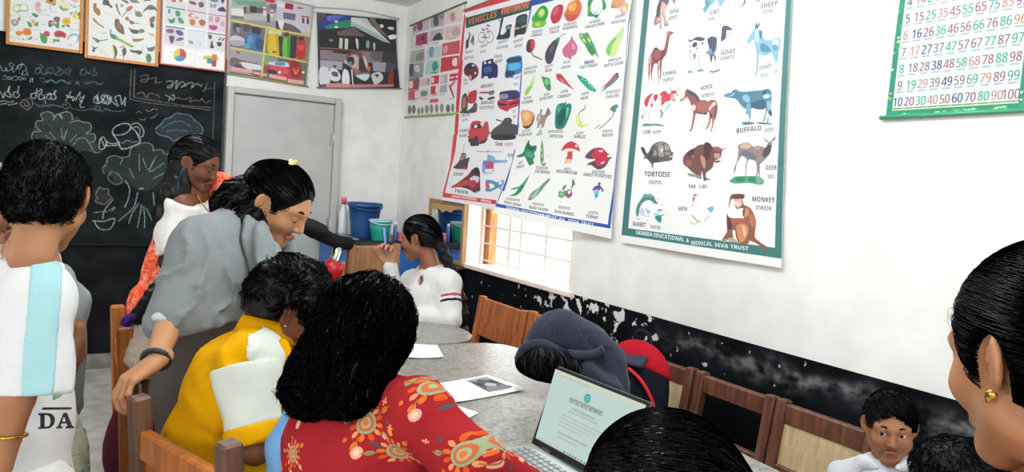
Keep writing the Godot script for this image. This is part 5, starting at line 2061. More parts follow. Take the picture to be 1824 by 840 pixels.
	framed("colour_chart", "red edged chart of coloured things and a colour wheel", """h eceaec 3,-61 640,-92 665,854 17,867
h d6d4d8 18,190 228,198 227,448 24,453
h d8d6da 234,206 434,190 438,442 236,451
h d4d2d8 238,113 431,97 436,255 241,265
h d6d4da 443,76 650,57 648,265 450,271
h d6d2d8 450,280 649,275 650,450 452,458
h d2d0d6 27,480 224,481 225,670 25,668
h dcdee2 237,488 435,480 436,667 234,674
h dadade 452,481 647,484 648,655 450,665
h f0f0f0 23,700 331,688 327,852 19,862
h f2f2f2 349,699 651,674 651,856 341,869
h 3f8a68 33,269 224,271 223,284 34,282
h c06a5a 241,271 437,273 435,283 242,282
h c87a98 453,275 644,269 644,280 453,287
h 4a3a58 35,474 223,471 222,481 35,485
h a8bcc8 241,481 434,475 433,482 241,488
h 2f2a30 452,477 646,475 647,482 453,486
s a87a48 78,193 120,181 125,207 95,214
s b08850 150,180 192,168 191,197 163,200
s 7a3f38 256,175 319,177 328,203 276,203
s 8a4038 352,176 398,166 403,209 364,222
s 6a7a94 467,118 538,105 548,132 486,141
s 2f3f80 579,98 615,92 607,126 594,142
s 8a98a8 468,160 496,174 531,154 524,207 501,192 479,210
s 2f2f80 550,226 564,195 604,178 637,215 615,228
s 3f8f6a 54,302 71,295 75,335 57,338
s 4a8a70 124,308 153,296 176,318 164,352 134,357
s 2f7f50 58,397 92,401 122,377 115,429 76,437
s 3f9a4a 150,373 177,364 213,404 205,424 166,423
s c88878 258,313 296,297 332,324 357,344 263,345
s ece4e2 284,322 310,309 324,334 289,337
s c87030 266,376 298,362 325,380 318,419 283,429
s b85a28 362,370 395,350 429,368 419,407 379,415
s d0a0b0 464,306 495,296 502,351 466,357
s c88a9a 527,305 567,293 569,345 533,355
s d4a4b4 581,352 619,332 627,373 593,393
s b83a80 466,399 546,394 545,429 514,446 478,435
s 7a4a68 41,514 108,499 109,538 54,544
s 5f4480 134,509 181,501 212,538 174,558 144,539
s 5f4058 72,578 123,575 112,641 87,645
s 6f5a78 137,605 175,576 214,579 193,606 146,616
s 9a9a9a 262,600 297,590 315,620 281,630
l c0c0b8 10.9 363,589 386,609 373,644
s 4f5054 460,508 493,499 499,535 473,547
s 6a6c70 567,534 593,511 598,525 576,547
s 6a6c70 603,534 632,510 630,529 608,549
s 2a2c2c 496,569 507,562 512,600 525,635 485,641 491,603
s 3a3c3e 550,575 595,563 605,590 574,614
h c03a40 182,762 180,694 199,694 216,700 231,712 241,729 246,748 245,768 239,789
h 2f8fc8 182,762 239,789 227,806 212,820 194,828 175,831 156,828 140,818 128,804
h d8c030 182,762 128,804 121,786 119,766 122,746 131,727 145,711 161,700 180,694
h d8c040 416,736 559,716 559,763 418,774
h c8783a 507,706 557,705 557,773 507,775
h b83a48 507,771 557,768 554,838 508,839
h 2f9040 457,757 506,754 507,772 458,776
h 3a8fc0 458,776 507,772 507,811 456,812
s d8b040 555,726 577,742 559,768
k a0a0a8 86,751 116,749 11.0
k a0a0a8 258,745 297,746 11.1
k a0a0a8 373,761 408,760 11.2
""", "e4e2e4", 640, 874, [v(-1.818,2.710,0.032), v(-1.818,2.142,0.032)], [v(-1.402,2.710,0.032), v(-1.402,2.142,0.032)], 0.01, "c0503c")
	var sc := hang("street_banner", "photo banner of street scenes, bins and a red van above the door", "banner", """h b8b4b0 -15,-60 714,-179 716,288 5,298
h 8fb0a0 3,103 294,30 289,90 7,176
h 6f9a88 22,117 297,68 290,109 51,147
h c02838 275,35 370,31 367,61 287,63
h e0dedc 3,191 107,176 112,255 3,270
h 7a7a7c 2,252 112,241 113,269 4,284
h 8a8888 106,153 392,64 388,143 110,218
h 2f2f34 160,130 216,131 220,183 164,191
h 5a5a60 216,136 291,128 285,168 220,183
h 9a9694 4,284 403,218 398,278 5,298
h 3a3a44 309,172 337,165 342,237 318,242
s 8a4a48 102,163 129,152 132,203 114,212
h d8d4d4 271,113 300,111 306,197 279,198
h d8d4d4 339,126 363,125 367,187 343,188
s c85a58 275,132 301,127 302,140 275,146
s c85a58 340,145 364,141 365,154 341,156
h 6a6470 330,70 392,69 390,113 333,117
h c8c4cc 389,26 691,10 713,248 399,288
h e0dedf 389,36 466,31 465,76 393,83
h 9a2838 466,31 539,28 538,79 463,84
h a83848 575,44 629,37 630,47 576,58
h a83848 620,113 695,105 696,116 621,125
h 6a6a80 454,123 566,111 566,171 459,181
h a83040 454,123 566,113 566,121 455,132
h 4a4a5a 627,131 647,130 651,179 631,180
h 4a4a5a 669,126 691,123 696,179 674,178
h 4a4650 393,211 471,212 550,224 634,276 399,288
s 6a5a60 472,222 550,219 629,267 486,278
h e8e4e2 406,198 470,203 462,284 437,279
h d8c84c 4,289 716,283 717,298 5,306
h 6a6c74 10,311 308,300 310,521 9,531
s 3a3a44 33,320 88,317 83,384 37,385
s 4a4a54 106,309 181,306 165,358 119,367
s 2f2f38 186,315 267,317 252,387 204,378
s 8a9098 45,355 90,345 75,396
s c8c8cc 13,437 76,419 143,448 127,489 45,510 11,493
s a8a8ae 23,463 134,459 91,506 16,502
s 3f6a9a 140,401 185,372 261,376 302,416 304,512 205,522 137,506
s 5a8fc0 159,407 196,389 209,454 163,463
s 2f4a7a 235,410 297,417 298,494 241,496
s 4a9ac8 135,473 182,469 180,512 138,511
s 8f3a30 84,403 121,400 118,415 85,417
h d8c84c 308,300 324,299 316,534 299,533
h 8a7858 323,304 717,293 713,529 320,534
h d8d0a8 333,307 458,299 451,335 331,349
s d8b428 338,359 427,336 444,426 446,514 353,522
s c8a020 403,346 442,347 450,513 431,512
h 2f2f28 381,496 419,490 420,502 381,505
h 2f3a34 428,350 472,346 481,527 451,523
s 6ab04a 476,345 540,336 551,524 481,527
s 4a8a38 511,352 546,345 550,519 526,524
h 2a2f3a 538,317 597,309 600,515 548,530
s b82a34 606,352 639,330 677,353 680,499 604,504
s d84a50 614,391 665,390 663,431 618,430
s 5a3a34 479,310 517,296 520,331 481,337
s 3f2f2a 608,317 657,306 655,337 610,341
h d8c84c 13,526 315,525 708,530 709,543 316,537 14,540
h 9a989c 5,546 307,546 305,727 15,718
s 5a5a60 23,623 88,620 92,686 18,690
s 7a4a4a 51,618 136,626 250,629 251,639 127,642 47,633
s 3f4440 73,671 157,665 150,705 66,710
s d8d8dc 118,643 280,643 292,680 159,694
s 5a5a5e 197,697 303,698 302,747 200,735
s a03a40 66,558 98,557 95,572 69,572
h d8c84c 303,537 319,537 312,760 298,757
h 5a6a50 321,543 714,544 713,759 317,759
s 7a9a68 321,548 370,549 365,618 327,625
h 8a8c88 370,549 438,545 440,575 373,587
s b03040 330,664 356,630 502,603 557,543 639,558 678,652 652,708 542,716 450,692 352,699
s d04858 367,637 524,629 538,677 450,692
s c8d4e0 373,592 510,572 541,586 533,613 375,621
s 6a8ab0 422,588 500,579 502,605 424,615
s 8a2030 558,553 639,558 669,664 580,700
s d8742c 582,599 615,633 642,588 628,661 598,666
s 2f2a2a 359,668 428,666 430,695 362,697
s e8e0e0 475,673 473,681 468,687 461,688 454,685 451,677 453,668 459,662 466,661 472,665
s e8e4e4 696,634 694,641 687,647 678,649 671,645 668,639 670,631 676,626 685,624 692,627
h e89a94 28,697 216,698 228,725 34,729
h e89a94 227,706 353,709 354,733 233,729
h e8a098 372,705 531,708 534,743 374,739
h e8a8a0 542,721 694,716 697,751 545,756
h 4a4438 12,743 718,758 714,771 13,757
""", "9a9896", 720, 761, [v(-1.365,2.756,0.020), v(-1.369,2.548,0.020), v(-1.373,2.340,0.020), v(-1.377,2.132,0.020)], [v(-0.776,2.716,0.020), v(-0.785,2.513,0.020), v(-0.795,2.311,0.020), v(-0.804,2.109,0.020)], 0.45, 0.004, "", "b8b8b4", "a89858", 0.005)
	var fb := hang("shopfront_banner", "dark photo banner of a shop corner between door and room corner", "banner", """h 2a2c30 -2,2 713,0 716,618 2,617
s 5a5048 -2,2 76,4 56,66 9,78
s 2f3f8a 9,87 122,12 297,10 296,37 92,107 17,134
s 5a6ac0 94,24 235,11 158,57 93,63
s 2a3a80 9,96 92,98 82,134 12,140
s 2f8a68 87,103 301,36 302,99 157,121 82,129
s e0e4ea 187,62 183,68 175,71 164,72 156,70 153,65 156,59 165,56 175,55 183,57
s e0e4ea 186,108 182,114 174,117 163,118 155,116 152,111 155,105 163,101 174,101 182,103
h d8dadc 300,17 350,14 486,66 666,212 625,215 349,91 300,97
h a8bcb8 303,54 349,68 525,128 661,208 615,211 329,92 302,95
h c8ccce 360,13 447,14 506,92 486,96
s 7a6a60 467,13 526,16 585,105 646,166 565,125 506,74
s 1f2226 526,16 707,10 713,123 646,109 586,86
s e0e0e0 566,55 596,57 596,80 566,78
s d8dadc 641,72 692,68 692,92 646,90
s ecebe8 646,147 712,133 716,166 661,179
h 6a5c58 147,155 329,97 445,180 347,173 175,175
h 1c1f24 21,147 175,144 180,286 21,285
h 20242a 174,180 445,170 431,291 180,290
h 2a2e34 445,180 706,219 712,295 441,290
s 6a7a8a 103,211 140,213 135,231 102,230
h c8ccc0 195,196 226,198 218,284 188,281
h d4d4c8 243,197 274,200 266,292 237,290
s d8d8d0 342,196 366,203 363,276 349,272
s 8aa0b0 440,208 469,210 462,266 437,263
s d0d0d0 504,222 519,226 516,277 503,278
l b87a4a 7.2 17,288 180,287 343,295 520,296
h 8a7c80 19,303 579,302 564,397 18,381
s 3a3438 132,306 294,302 283,330 150,323
s 6a6068 479,307 600,291 586,367 486,362
h 3a3c40 579,302 712,295 712,372 580,377
h a8a8b0 16,386 223,391 210,463 16,460
s d8dade 14,451 89,458 94,581 11,587
s e0e2e6 103,457 163,464 194,517 168,558 104,546
s 5a6068 116,483 163,482 170,518 124,514
s 2a2c30 128,430 160,429 150,447
s e8eaec 209,499 230,454 266,480 269,575 205,576
s 6a5048 284,316 333,291 381,302 436,383 466,447 431,457 371,495 322,496 288,425 227,409 233,386
s c8b0a8 273,353 322,328 364,358 354,459 322,496 306,451 242,408 228,391
s 2f2a30 258,363 311,351 318,405 288,429 261,398
s 4a9ac0 266,398 295,388 303,415 279,427
s 4a3430 369,358 416,384 417,448 381,477 360,431
s b06a50 316,442 363,468 351,500 318,492
s d0ccc8 399,329 436,383 438,429 423,434
s c86a40 433,438 465,428 460,465 436,466
s 6a6c74 313,497 450,475 435,540 386,550
s d8dce0 332,505 448,494 415,550 377,541
h a0a4b4 485,390 615,385 598,471 485,465
h 4a4e58 615,385 706,391 703,487 608,471
s d0d2d2 468,493 548,472 574,528 500,586 474,549
s 4a4c50 497,492 537,496 515,520
s 8a3428 627,489 679,474 680,574 619,575
s 1c1c20 681,450 710,458 716,613 667,603
h d88a88 11,587 168,572 289,584 287,611 15,613
h c88080 308,583 669,579 662,599 306,611
h 5a5058 11,591 57,582 65,604 15,609
l d8dadc 13.1 296,461 298,552 302,611
""", "5a585a", 720, 614, [v(-0.748,2.678,0.020), v(-0.733,2.488,0.020), v(-0.719,2.298,0.020), v(-0.704,2.108,0.020)], [v(-0.099,2.727,0.020), v(-0.089,2.545,0.020), v(-0.067,2.364,0.020), v(-0.038,2.184,0.020)], 0.45, 0.006, "", "c4c4c0", "6a6a6a", 0.004)
	# the cords the banners hang from
	var k := 0
	for e in [[sc, v(-1.014,2.717,.03), v(-0.765,2.707,.03)], [fb, v(-0.77,2.711,.03), v(-0.075,2.738,.03)]]:
		var o: Vector3 = e[0].position
		obj("hanging_cord", tube(smooth_path([e[1] - o, (e[1] + e[2]) * 0.5 - o + Vector3(0, 0.012 + 0.01 * k, 0), e[2] - o]), [0.004], 6), mat("c8c8c4", 0.6), e[0])
		k += 1

func number_chart(called: String, label: String, cw: int, ch: int, L: Array, R: Array) -> void:
	var c := Canvas.new(cw, ch, Color("ccd3d2"), 2.0)
	c.at(0, 0)
	# printed floral border
	var rng := RandomNumberGenerator.new()
	rng.seed = 12
	for e in [[0, 0, cw, 62], [0, ch - 56, cw, 56], [0, 0, 46, ch], [cw - 46, 0, 46, ch]]:
		c.rect(e[0], e[1], e[2], e[3], "35866a")
	for i in 90:
		var y := rng.randf() * ch
		var x: float = [rng.randf_range(6, 40), rng.randf_range(cw - 40, cw - 6)][i % 2]
		c.ell(x, y, rng.randf_range(5, 12), rng.randf_range(5, 14), ["2f9068", "4a9c7c", "e6ece0", "d8c48a", "2f9068", "459574"][rng.randi() % 6], rng.randf() * 180.0)
	for i in 60:
		c.ell(rng.randf() * cw, ch - rng.randf_range(8, 34), rng.randf_range(8, 22), rng.randf_range(4, 9), ["2f9068", "4fa080", "8fd0a8"][rng.randi() % 3])
	c.rect(46, ch - 64, cw - 92, 14, "c9d8a0")
	c.rect(46, ch - 68, cw - 92, 5, "3a5a50")
	c.rect(46, 62, 4, ch - 130, "8fb8a8")
	c.rect(cw - 50, 62, 4, ch - 130, "4f7f70")
	c.text("NUMBERS 1-100", cw * 0.5, 150, 60, "b03048", 1)
	var ink := {"P": "45406a", "M": "8c4a68", "G": "3f9478", "S": "b07a6c", "R": "8a5a66"}
	var rows := ["PMGSRPMGSR", "MGSPRGMSGR", "GRSMPGRSMG", "PSGMRPGMSM", "PRGSRGMGSM", "SPMGRRGRGS", "RSPRGRRGRG", "GRRPRGSRGR", "MGSRPRGSRG", "PMGSRPMGSR"]
	for r in 10:
		var y := 1400.0 - (9 - r) * 132.0
		for q in 10:
			var s := str(q * 10 + r + 1)
			var x := 88.0 + q * 92.6
			var col: String = ink[rows[r][q]]
			c.text(s, x, y, 68, col, 1, "Droid Sans", false, 0.8)
			c.at(1.5, 0).text(s, x, y, 68, col, 1, "Droid Sans", false, 0.8)
			c.at(0, 0).scrawl(x - 30, y + 26, 60, 13, "7a8488", r * 10 + q, 0.16)
	hang_canvas(called, label, "chart", c, L, R, 0.16, 0.0, "", "3f9a72", 0.007, 1.5)

# ------------------------------------------------------------------ furniture
# local frame: the chair faces +z, its back stands at z = 0, x runs across
func chair(label: String, at: Vector3, turn: float, w: float, h: float, panel: String, frame: Material, board: Material, seat_y := 0.44, rake := 0.05, post := 0.042, rail_drop := 0.0, rail: Material = null) -> Node3D:
	var t := thing("wooden_chair", label, "chair", at, turn)
	var dp := 0.42
	for s in [-1.0, 1.0]:
		var x: float = s * (w * 0.5 - post * 0.5)
		obj("back_post", Kit.new().bar(Vector3(x, 0, 0.0), Vector3(x, seat_y, 0.02), post, post * 1.1, Vector3.RIGHT).bar(Vector3(x, seat_y - 0.01, 0.02), Vector3(x, h, 0.02 - rake), post, post * 1.05, Vector3.RIGHT, 0.006).done(), frame, t)
		obj("front_leg", Kit.new().bar(Vector3(x, 0, dp), Vector3(x, seat_y - 0.02, dp), post, post, Vector3.RIGHT).done(), frame, t)
		obj("side_stretcher", Kit.new().bar(Vector3(x, 0.2, 0.01), Vector3(x, 0.2, dp), 0.02, 0.03, Vector3.RIGHT).done(), frame, t)
		obj("seat_rail", Kit.new().bar(Vector3(x, seat_y - 0.05, 0.02), Vector3(x, seat_y - 0.05, dp), 0.022, 0.05, Vector3.RIGHT).done(), frame, t)
	obj("seat", Kit.new().box(Vector3(0, seat_y, dp * 0.5 + 0.03), Vector3(w, 0.022, dp), 0.006).done(), board, t)
	var iw := w - post * 2.0 + 0.004
	var at_y := func(y: float) -> float: return 0.02 - rake * (y - seat_y) / (h - seat_y)
	if panel == "board":
		obj("back_board", Kit.new().bar(Vector3(0, seat_y + 0.1, at_y.call(seat_y + 0.1)), Vector3(0, h - 0.008, at_y.call(h)), w - 0.01, 0.022, Vector3.RIGHT, 0.008).done(), board, t)
	else:
		var ry := h - 0.045 - rail_drop
		obj("top_rail", Kit.new().bar(Vector3(-iw * 0.5, ry, at_y.call(ry)), Vector3(iw * 0.5, ry, at_y.call(ry)), 0.07, 0.03, Vector3.UP, 0.005).done(), rail if rail else frame, t)
		obj("lower_rail", Kit.new().bar(Vector3(-iw * 0.5, seat_y + 0.09, at_y.call(seat_y + 0.09)), Vector3(iw * 0.5, seat_y + 0.09, at_y.call(seat_y + 0.09)), 0.05, 0.026, Vector3.UP, 0.004).done(), frame, t)
		if panel == "panel":
			obj("back_panel", Kit.new().bar(Vector3(0, seat_y + 0.1, at_y.call(seat_y + 0.1)), Vector3(0, ry - 0.03, at_y.call(ry - 0.03)), iw, 0.008, Vector3.RIGHT, 0.001).done(), board, t)
	return t

func furniture() -> void:
	var orange := wood("8a4a22", "b5703a", 51, 0.4)
	var brown := wood("4d2f22", "7a4f3a", 52, 0.45)
	var ply := wood("b39c74", "cbb78f", 53, 0.6)
	var honey := wood("8a4a16", "b4691f", 54, 0.4)
	var dull := wood("452c20", "6a4835", 55, 0.55)

	# granite-patterned table in two leaves
	var gi := Image.create(512, 512, false, Image.FORMAT_RGB8)
	var gn := FastNoiseLite.new()
	gn.noise_type = FastNoiseLite.TYPE_CELLULAR
	gn.cellular_return_type = FastNoiseLite.RETURN_CELL_VALUE
	gn.frequency = 0.11
	gn.seed = 8
	var g2 := FastNoiseLite.new()
	g2.noise_type = FastNoiseLite.TYPE_CELLULAR
	g2.cellular_return_type = FastNoiseLite.RETURN_CELL_VALUE
	g2.frequency = 0.3
	g2.seed = 18
	for y in 512:
		for x in 512:
			var a := gn.get_noise_2d(x, y)
			var b := g2.get_noise_2d(x, y)
			var c := Color("908e84").lerp(Color("6a6861"), clampf(a * 0.9 + 0.4, 0, 1))
			if a > 0.6:
				c = Color("56554f")
			if b > 0.55:
				c = c.lerp(Color("4b4b47"), 0.7)
			elif b < -0.55:
				c = c.lerp(Color("b5b1a5"), 0.85)
			gi.set_pixel(x, y, c)
	var gran := StandardMaterial3D.new()
	gran.albedo_texture = ImageTexture.create_from_image(gi)
	gran.roughness = 0.32
	gran.uv1_triplanar = true
	gran.uv1_scale = Vector3.ONE * 1.25
	var main := PackedVector2Array()
	for p in [[-1.70, 2.94], [-0.84, 2.925], [-0.74, 2.94], [-0.675, 2.99], [-0.645, 3.07], [-0.645, 3.3], [-0.68, 4.0], [-0.715, 4.5], [-0.73, 4.68], [-0.78, 4.73], [-1.66, 4.73], [-1.70, 4.68]]:
		main.append(Vector2(p[0] + 1.2, p[1] - 3.8))
	var far := PackedVector2Array()
	for p in [[-1.72, 2.42], [-1.68, 2.37], [-0.76, 2.37], [-0.70, 2.42], [-0.70, 2.70], [-0.72, 2.78], [-0.78, 2.86], [-0.86, 2.905], [-1.72, 2.915]]:
		far.append(Vector2(p[0] + 1.2, p[1] - 2.64))
	for k in 2:
		var t := thing("classroom_table", ["speckled grey stone-look table with laptop and papers on it", "smaller far speckled table leaf under the white jersey girl's arm"][k], "table", Vector3(-1.2, 0, [3.8, 2.64][k]))
		obj("tabletop", prism([main, far][k], 0.716, 0.75, 0.004), gran, t)
		for sx in [-1.0, 1.0]:
			for sz in [-1.0, 1.0]:
				obj("leg", Kit.new().box(Vector3(sx * 0.38, 0.358, sz * [0.72, 0.2][k]), Vector3(0.05, 0.716, 0.05), 0.004).done(), mat("3a3a3c", 0.5, 0.3), t)
		obj("apron", Kit.new().box(Vector3(0, 0.68, 0), Vector3(0.74, 0.07, [1.42, 0.36][k]), 0.004).done(), mat("4a3a30", 0.6), t)

	# chairs along the right wall (they face the table)
	var q := -PI / 2
	chair("solid orange-brown chair back under the window, farthest along the wall", Vector3(-0.20, 0, 2.13), q, 0.55, 0.775, "board", orange, orange)
	chair("orange-brown board-backed chair half hidden behind the navy jacket", Vector3(-0.20, 0, 2.68), q, 0.5, 0.785, "board", orange, orange)
	chair("dark framed chair with a pale panel behind the red backpack", Vector3(-0.21, 0, 3.47), q, 0.43, 0.775, "panel", brown, ply)
	chair("open-backed dark wooden chair frame against the black wall", Vector3(-0.21, 0, 3.893), q, 0.385, 0.775, "open", brown, brown)
	chair("dark framed chair with a wide pale plywood panel beside the small boy", Vector3(-0.21, 0, 4.285), q, 0.385, 0.775, "panel", brown, ply)
	chair("dark framed chair the small boy in white sits on", Vector3(-0.17, 0, 4.69), q, 0.38, 0.76, "panel", brown, ply)
	# chairs on the left of the table
	chair("honey-brown chair with a tall post behind the braided child", Vector3(-2.2, 0, 3.02), PI / 2, 0.46, 0.94, "panel", honey, honey, 0.44, 0.02, 0.045, 0.1)
	chair("brown chair whose post the grey-shawled woman leans on", Vector3(-2.13, 0, 4.05), PI / 2 + 0.34, 0.45, 0.905, "panel", dull, honey, 0.44, 0.03, 0.044, 0.07, honey)
	# at the far end
	chair("brown board-backed chair between the counter and the far table", v(-0.755,1.013,1.486) * Vector3(1, 0, 1), PI + 0.25, 0.37, 1.045, "board", wood("8a6040", "a97c56", 56, 0.5), wood("8a6040", "a97c56", 57, 0.5), 0.46, 0.05)
	# pale plastic chair of the girl in white
	var pc := thing("plastic_chair", "pale pink plastic chair under the girl in the white jersey", "chair", Vector3(-0.80, 0, 2.12), -PI / 2 + 0.15)
	var pink := mat("ecdcd8", 0.45)
	obj("seat", Kit.new().box(Vector3(0, 0.43, 0.02), Vector3(0.42, 0.025, 0.42), 0.01).done(), pink, pc)
	var pr := []
	for i in 9:
		var a := lerpf(-1.05, 1.05, i / 8.0)
		pr.append(Vector3(sin(a) * 0.24, 0, -0.07 - cos(a) * 0.16))
	var pst := SurfaceTool.new()
	pst.begin(Mesh.PRIMITIVE_TRIANGLES)
	var prings := []
	for p in pr:
		var ring := []
		for c in [[0.44, 0.0], [0.62, -0.02], [0.76, -0.05], [0.79, -0.055], [0.79, -0.03], [0.62, 0.005], [0.44, 0.022]]:
			ring.append(Vector3(p.x * (1.0 - c[1]), c[0], p.z + c[1]))
		prings.append(ring)
	rings(pst, prings)
	pst.generate_normals()
	obj("backrest", pst.commit(), pink, pc)
	for s in [[-1, -1], [1, -1], [-1, 1], [1, 1]]:
		obj("leg", Kit.new().bar(Vector3(s[0] * 0.2, 0, 0.02 + s[1] * 0.19), Vector3(s[0] * 0.17, 0.42, 0.02 + s[1] * 0.17), 0.035, 0.035, Vector3.RIGHT).done(), pink, pc)

	# counter in the corner
	var ct := thing("counter", "blue cupboard with a black top in the corner carrying buckets", "cupboard", Vector3(-0.36, 0, 0.4))
	obj("body", Kit.new().box(Vector3(0, 0.47, -0.02), Vector3(0.62, 0.94, 0.54), 0.004).done(), mat("2d63a8", 0.5), ct)
	obj("worktop", Kit.new().box(Vector3(0, 0.962, 0), Vector3(0.68, 0.044, 0.6), 0.006).done(), mat("1c1d1f", 0.4), ct)
	for s in [-1.0, 1.0]:
		var dr := obj("cupboard_door", Kit.new().box(Vector3(s * 0.152, 0.47, 0.257), Vector3(0.296, 0.84, 0.018), 0.003).done(), mat("2b6bb5", 0.45), ct)
		obj("handle", Kit.new().box(Vector3(s * 0.04, 0.6, 0.272), Vector3(0.014, 0.1, 0.02), 0.003).done(), mat("9a9a9a", 0.3, 0.8), dr)

	# mirror leaning on the right wall
	var mr := thing("mirror", "wood framed mirror reflecting the buckets beside the window", "mirror", Vector3(-0.03, 0.985, 1.02))
	var mf := wood("8b6a45", "ab8558", 58, 0.6)
	var gl := mat("e6ebea", 0.03, 1.0)
	obj("glass", Kit.new().box(Vector3(-0.002, 0.12, 0), Vector3(0.008, 0.4, 0.54), 0.0).done(), gl, mr)
	for s in [-1.0, 1.0]:
		obj("side_rail", Kit.new().box(Vector3(0, 0.115, s * 0.275), Vector3(0.028, 0.44, 0.034), 0.004).done(), mf, mr)
	obj("top_rail", Kit.new().box(Vector3(0, 0.317, 0), Vector3(0.026, 0.03, 0.55), 0.004).done(), mf, mr)
	obj("bottom_rail", Kit.new().box(Vector3(0, -0.09, 0), Vector3(0.026, 0.03, 0.55), 0.004).done(), mf, mr)
	var tear := PackedVector2Array([Vector2(-0.26, 0.3), Vector2(-0.26, 0.262), Vector2(-0.2, 0.25), Vector2(-0.14, 0.268), Vector2(-0.06, 0.24), Vector2(0.0, 0.262), Vector2(0.07, 0.25), Vector2(0.12, 0.27), Vector2(0.2, 0.285), Vector2(0.26, 0.28), Vector2(0.26, 0.3)])
	var tk := Kit.new()
	var ti := Geometry2D.triangulate_polygon(tear)
	for i in range(0, ti.size(), 3):
		for x in [[-0.008, -1.0], [-0.004, 1.0]]:
			tk.tri(Vector3(x[0], tear[ti[i]].y, tear[ti[i]].x), Vector3(x[0], tear[ti[i + 1]].y, tear[ti[i + 1]].x), Vector3(x[0], tear[ti[i + 2]].y, tear[ti[i + 2]].x), Vector3(x[1], 0, 0))
	obj("torn_backing", tk.done(), mat("b9966a", 0.8), mr)
	# wall bracket board that carries the mirror
	var br := thing("wall_shelf", "dark narrow shelf under the framed mirror", "shelf", Vector3(-0.05, 0.86, 1.02))
	obj("board", Kit.new().box(Vector3(0, 0.008, 0), Vector3(0.1, 0.018, 0.6), 0.003).done(), mat("4a3526", 0.6), br)
	for s in [-1.0, 1.0]:
		obj("bracket", Kit.new().box(Vector3(0.03, -0.04, s * 0.2), Vector3(0.03, 0.08, 0.02), 0.003).done(), mat("3a3a3a", 0.5), br)

# ------------------------------------------------------------------ smaller things
func bucket(label: String, at: Vector3, r: float, h: float, col: String, rim_col: String) -> Node3D:
	var t := thing("bucket", label, "bucket", at)
	obj("tub", lathe([[0.001, 0.0], [r * 0.72, 0.0], [r * 0.74, 0.008], [r * 0.86, h * 0.5], [r * 0.97, h * 0.93], [r * 0.94, h * 0.93], [r * 0.83, h * 0.5], [r * 0.71, 0.014], [0.001, 0.014]], 40), mat(col, 0.4), t)
	obj("rim", lathe([[r * 0.94, h * 0.92], [r * 1.03, h * 0.91], [r * 1.05, h * 0.955], [r * 1.02, h], [r * 0.94, h * 0.99], [r * 0.94, h * 0.92]], 40), mat(rim_col, 0.4), t)
	var hp := []
	for i in 13:
		var a := PI * i / 12.0
		hp.append(Vector3(cos(a) * r * 1.04, h * 0.95 - sin(a) * r * 0.3, sin(a) * r * 1.02))
	obj("bail_handle", tube(hp, [0.005], 8), mat(rim_col, 0.4), t)
	return t

func paper_print(kind: int) -> StandardMaterial3D:
	var c := Canvas.new(420, 594, Color("f4f7f8"))
	if kind == 0:
		# landscape of a printed photograph and paragraphs, read from the left
		c.rect(40, 40, 340, 210, "3a3c3f")
		c.shape("40,60 110,90 200,70 300,110 380,80 380,40 40,40", "8b8f92")
		c.shape("60,230 120,150 190,130 250,170 330,160 370,240", "6a6d70")
		c.shape("150,140 200,110 250,160 210,180", "a9acae")
		c.shape("250,120 320,100 360,140 300,160", "222427")
		for i in 16:
			c.scrawl(40, 300 + i * 13, 330 - (i % 4) * 30, 6, "9aa0a6", 20 + i, 0.12)
	else:
		for i in 8:
			c.scrawl(50, 70 + i * 15, 300 - (i % 3) * 50, 7, "8d939a", 60 + i + kind, 0.12)
	return print_mat(c, 0.7)

func paper(label: String, tl: Vector3, tr: Vector3, br: Vector3, bl: Vector3, m: Material, lift := 0.0015) -> void:
	var mid := (tl + tr + br + bl) * 0.25
	mid.y = 0.75
	var t := sheet(tl - mid, tr - mid, br - mid, bl - mid, 0.0008, 6, 6, func(u, v): return lift + 0.004 * pow(absf(u - 0.5) * 2.0, 3.0) * (0.4 + 0.6 * v))
	tag(obj("paper_sheet", t, m, self, Transform3D(Basis(), mid)), label, "paper", "sheets of paper on the table")

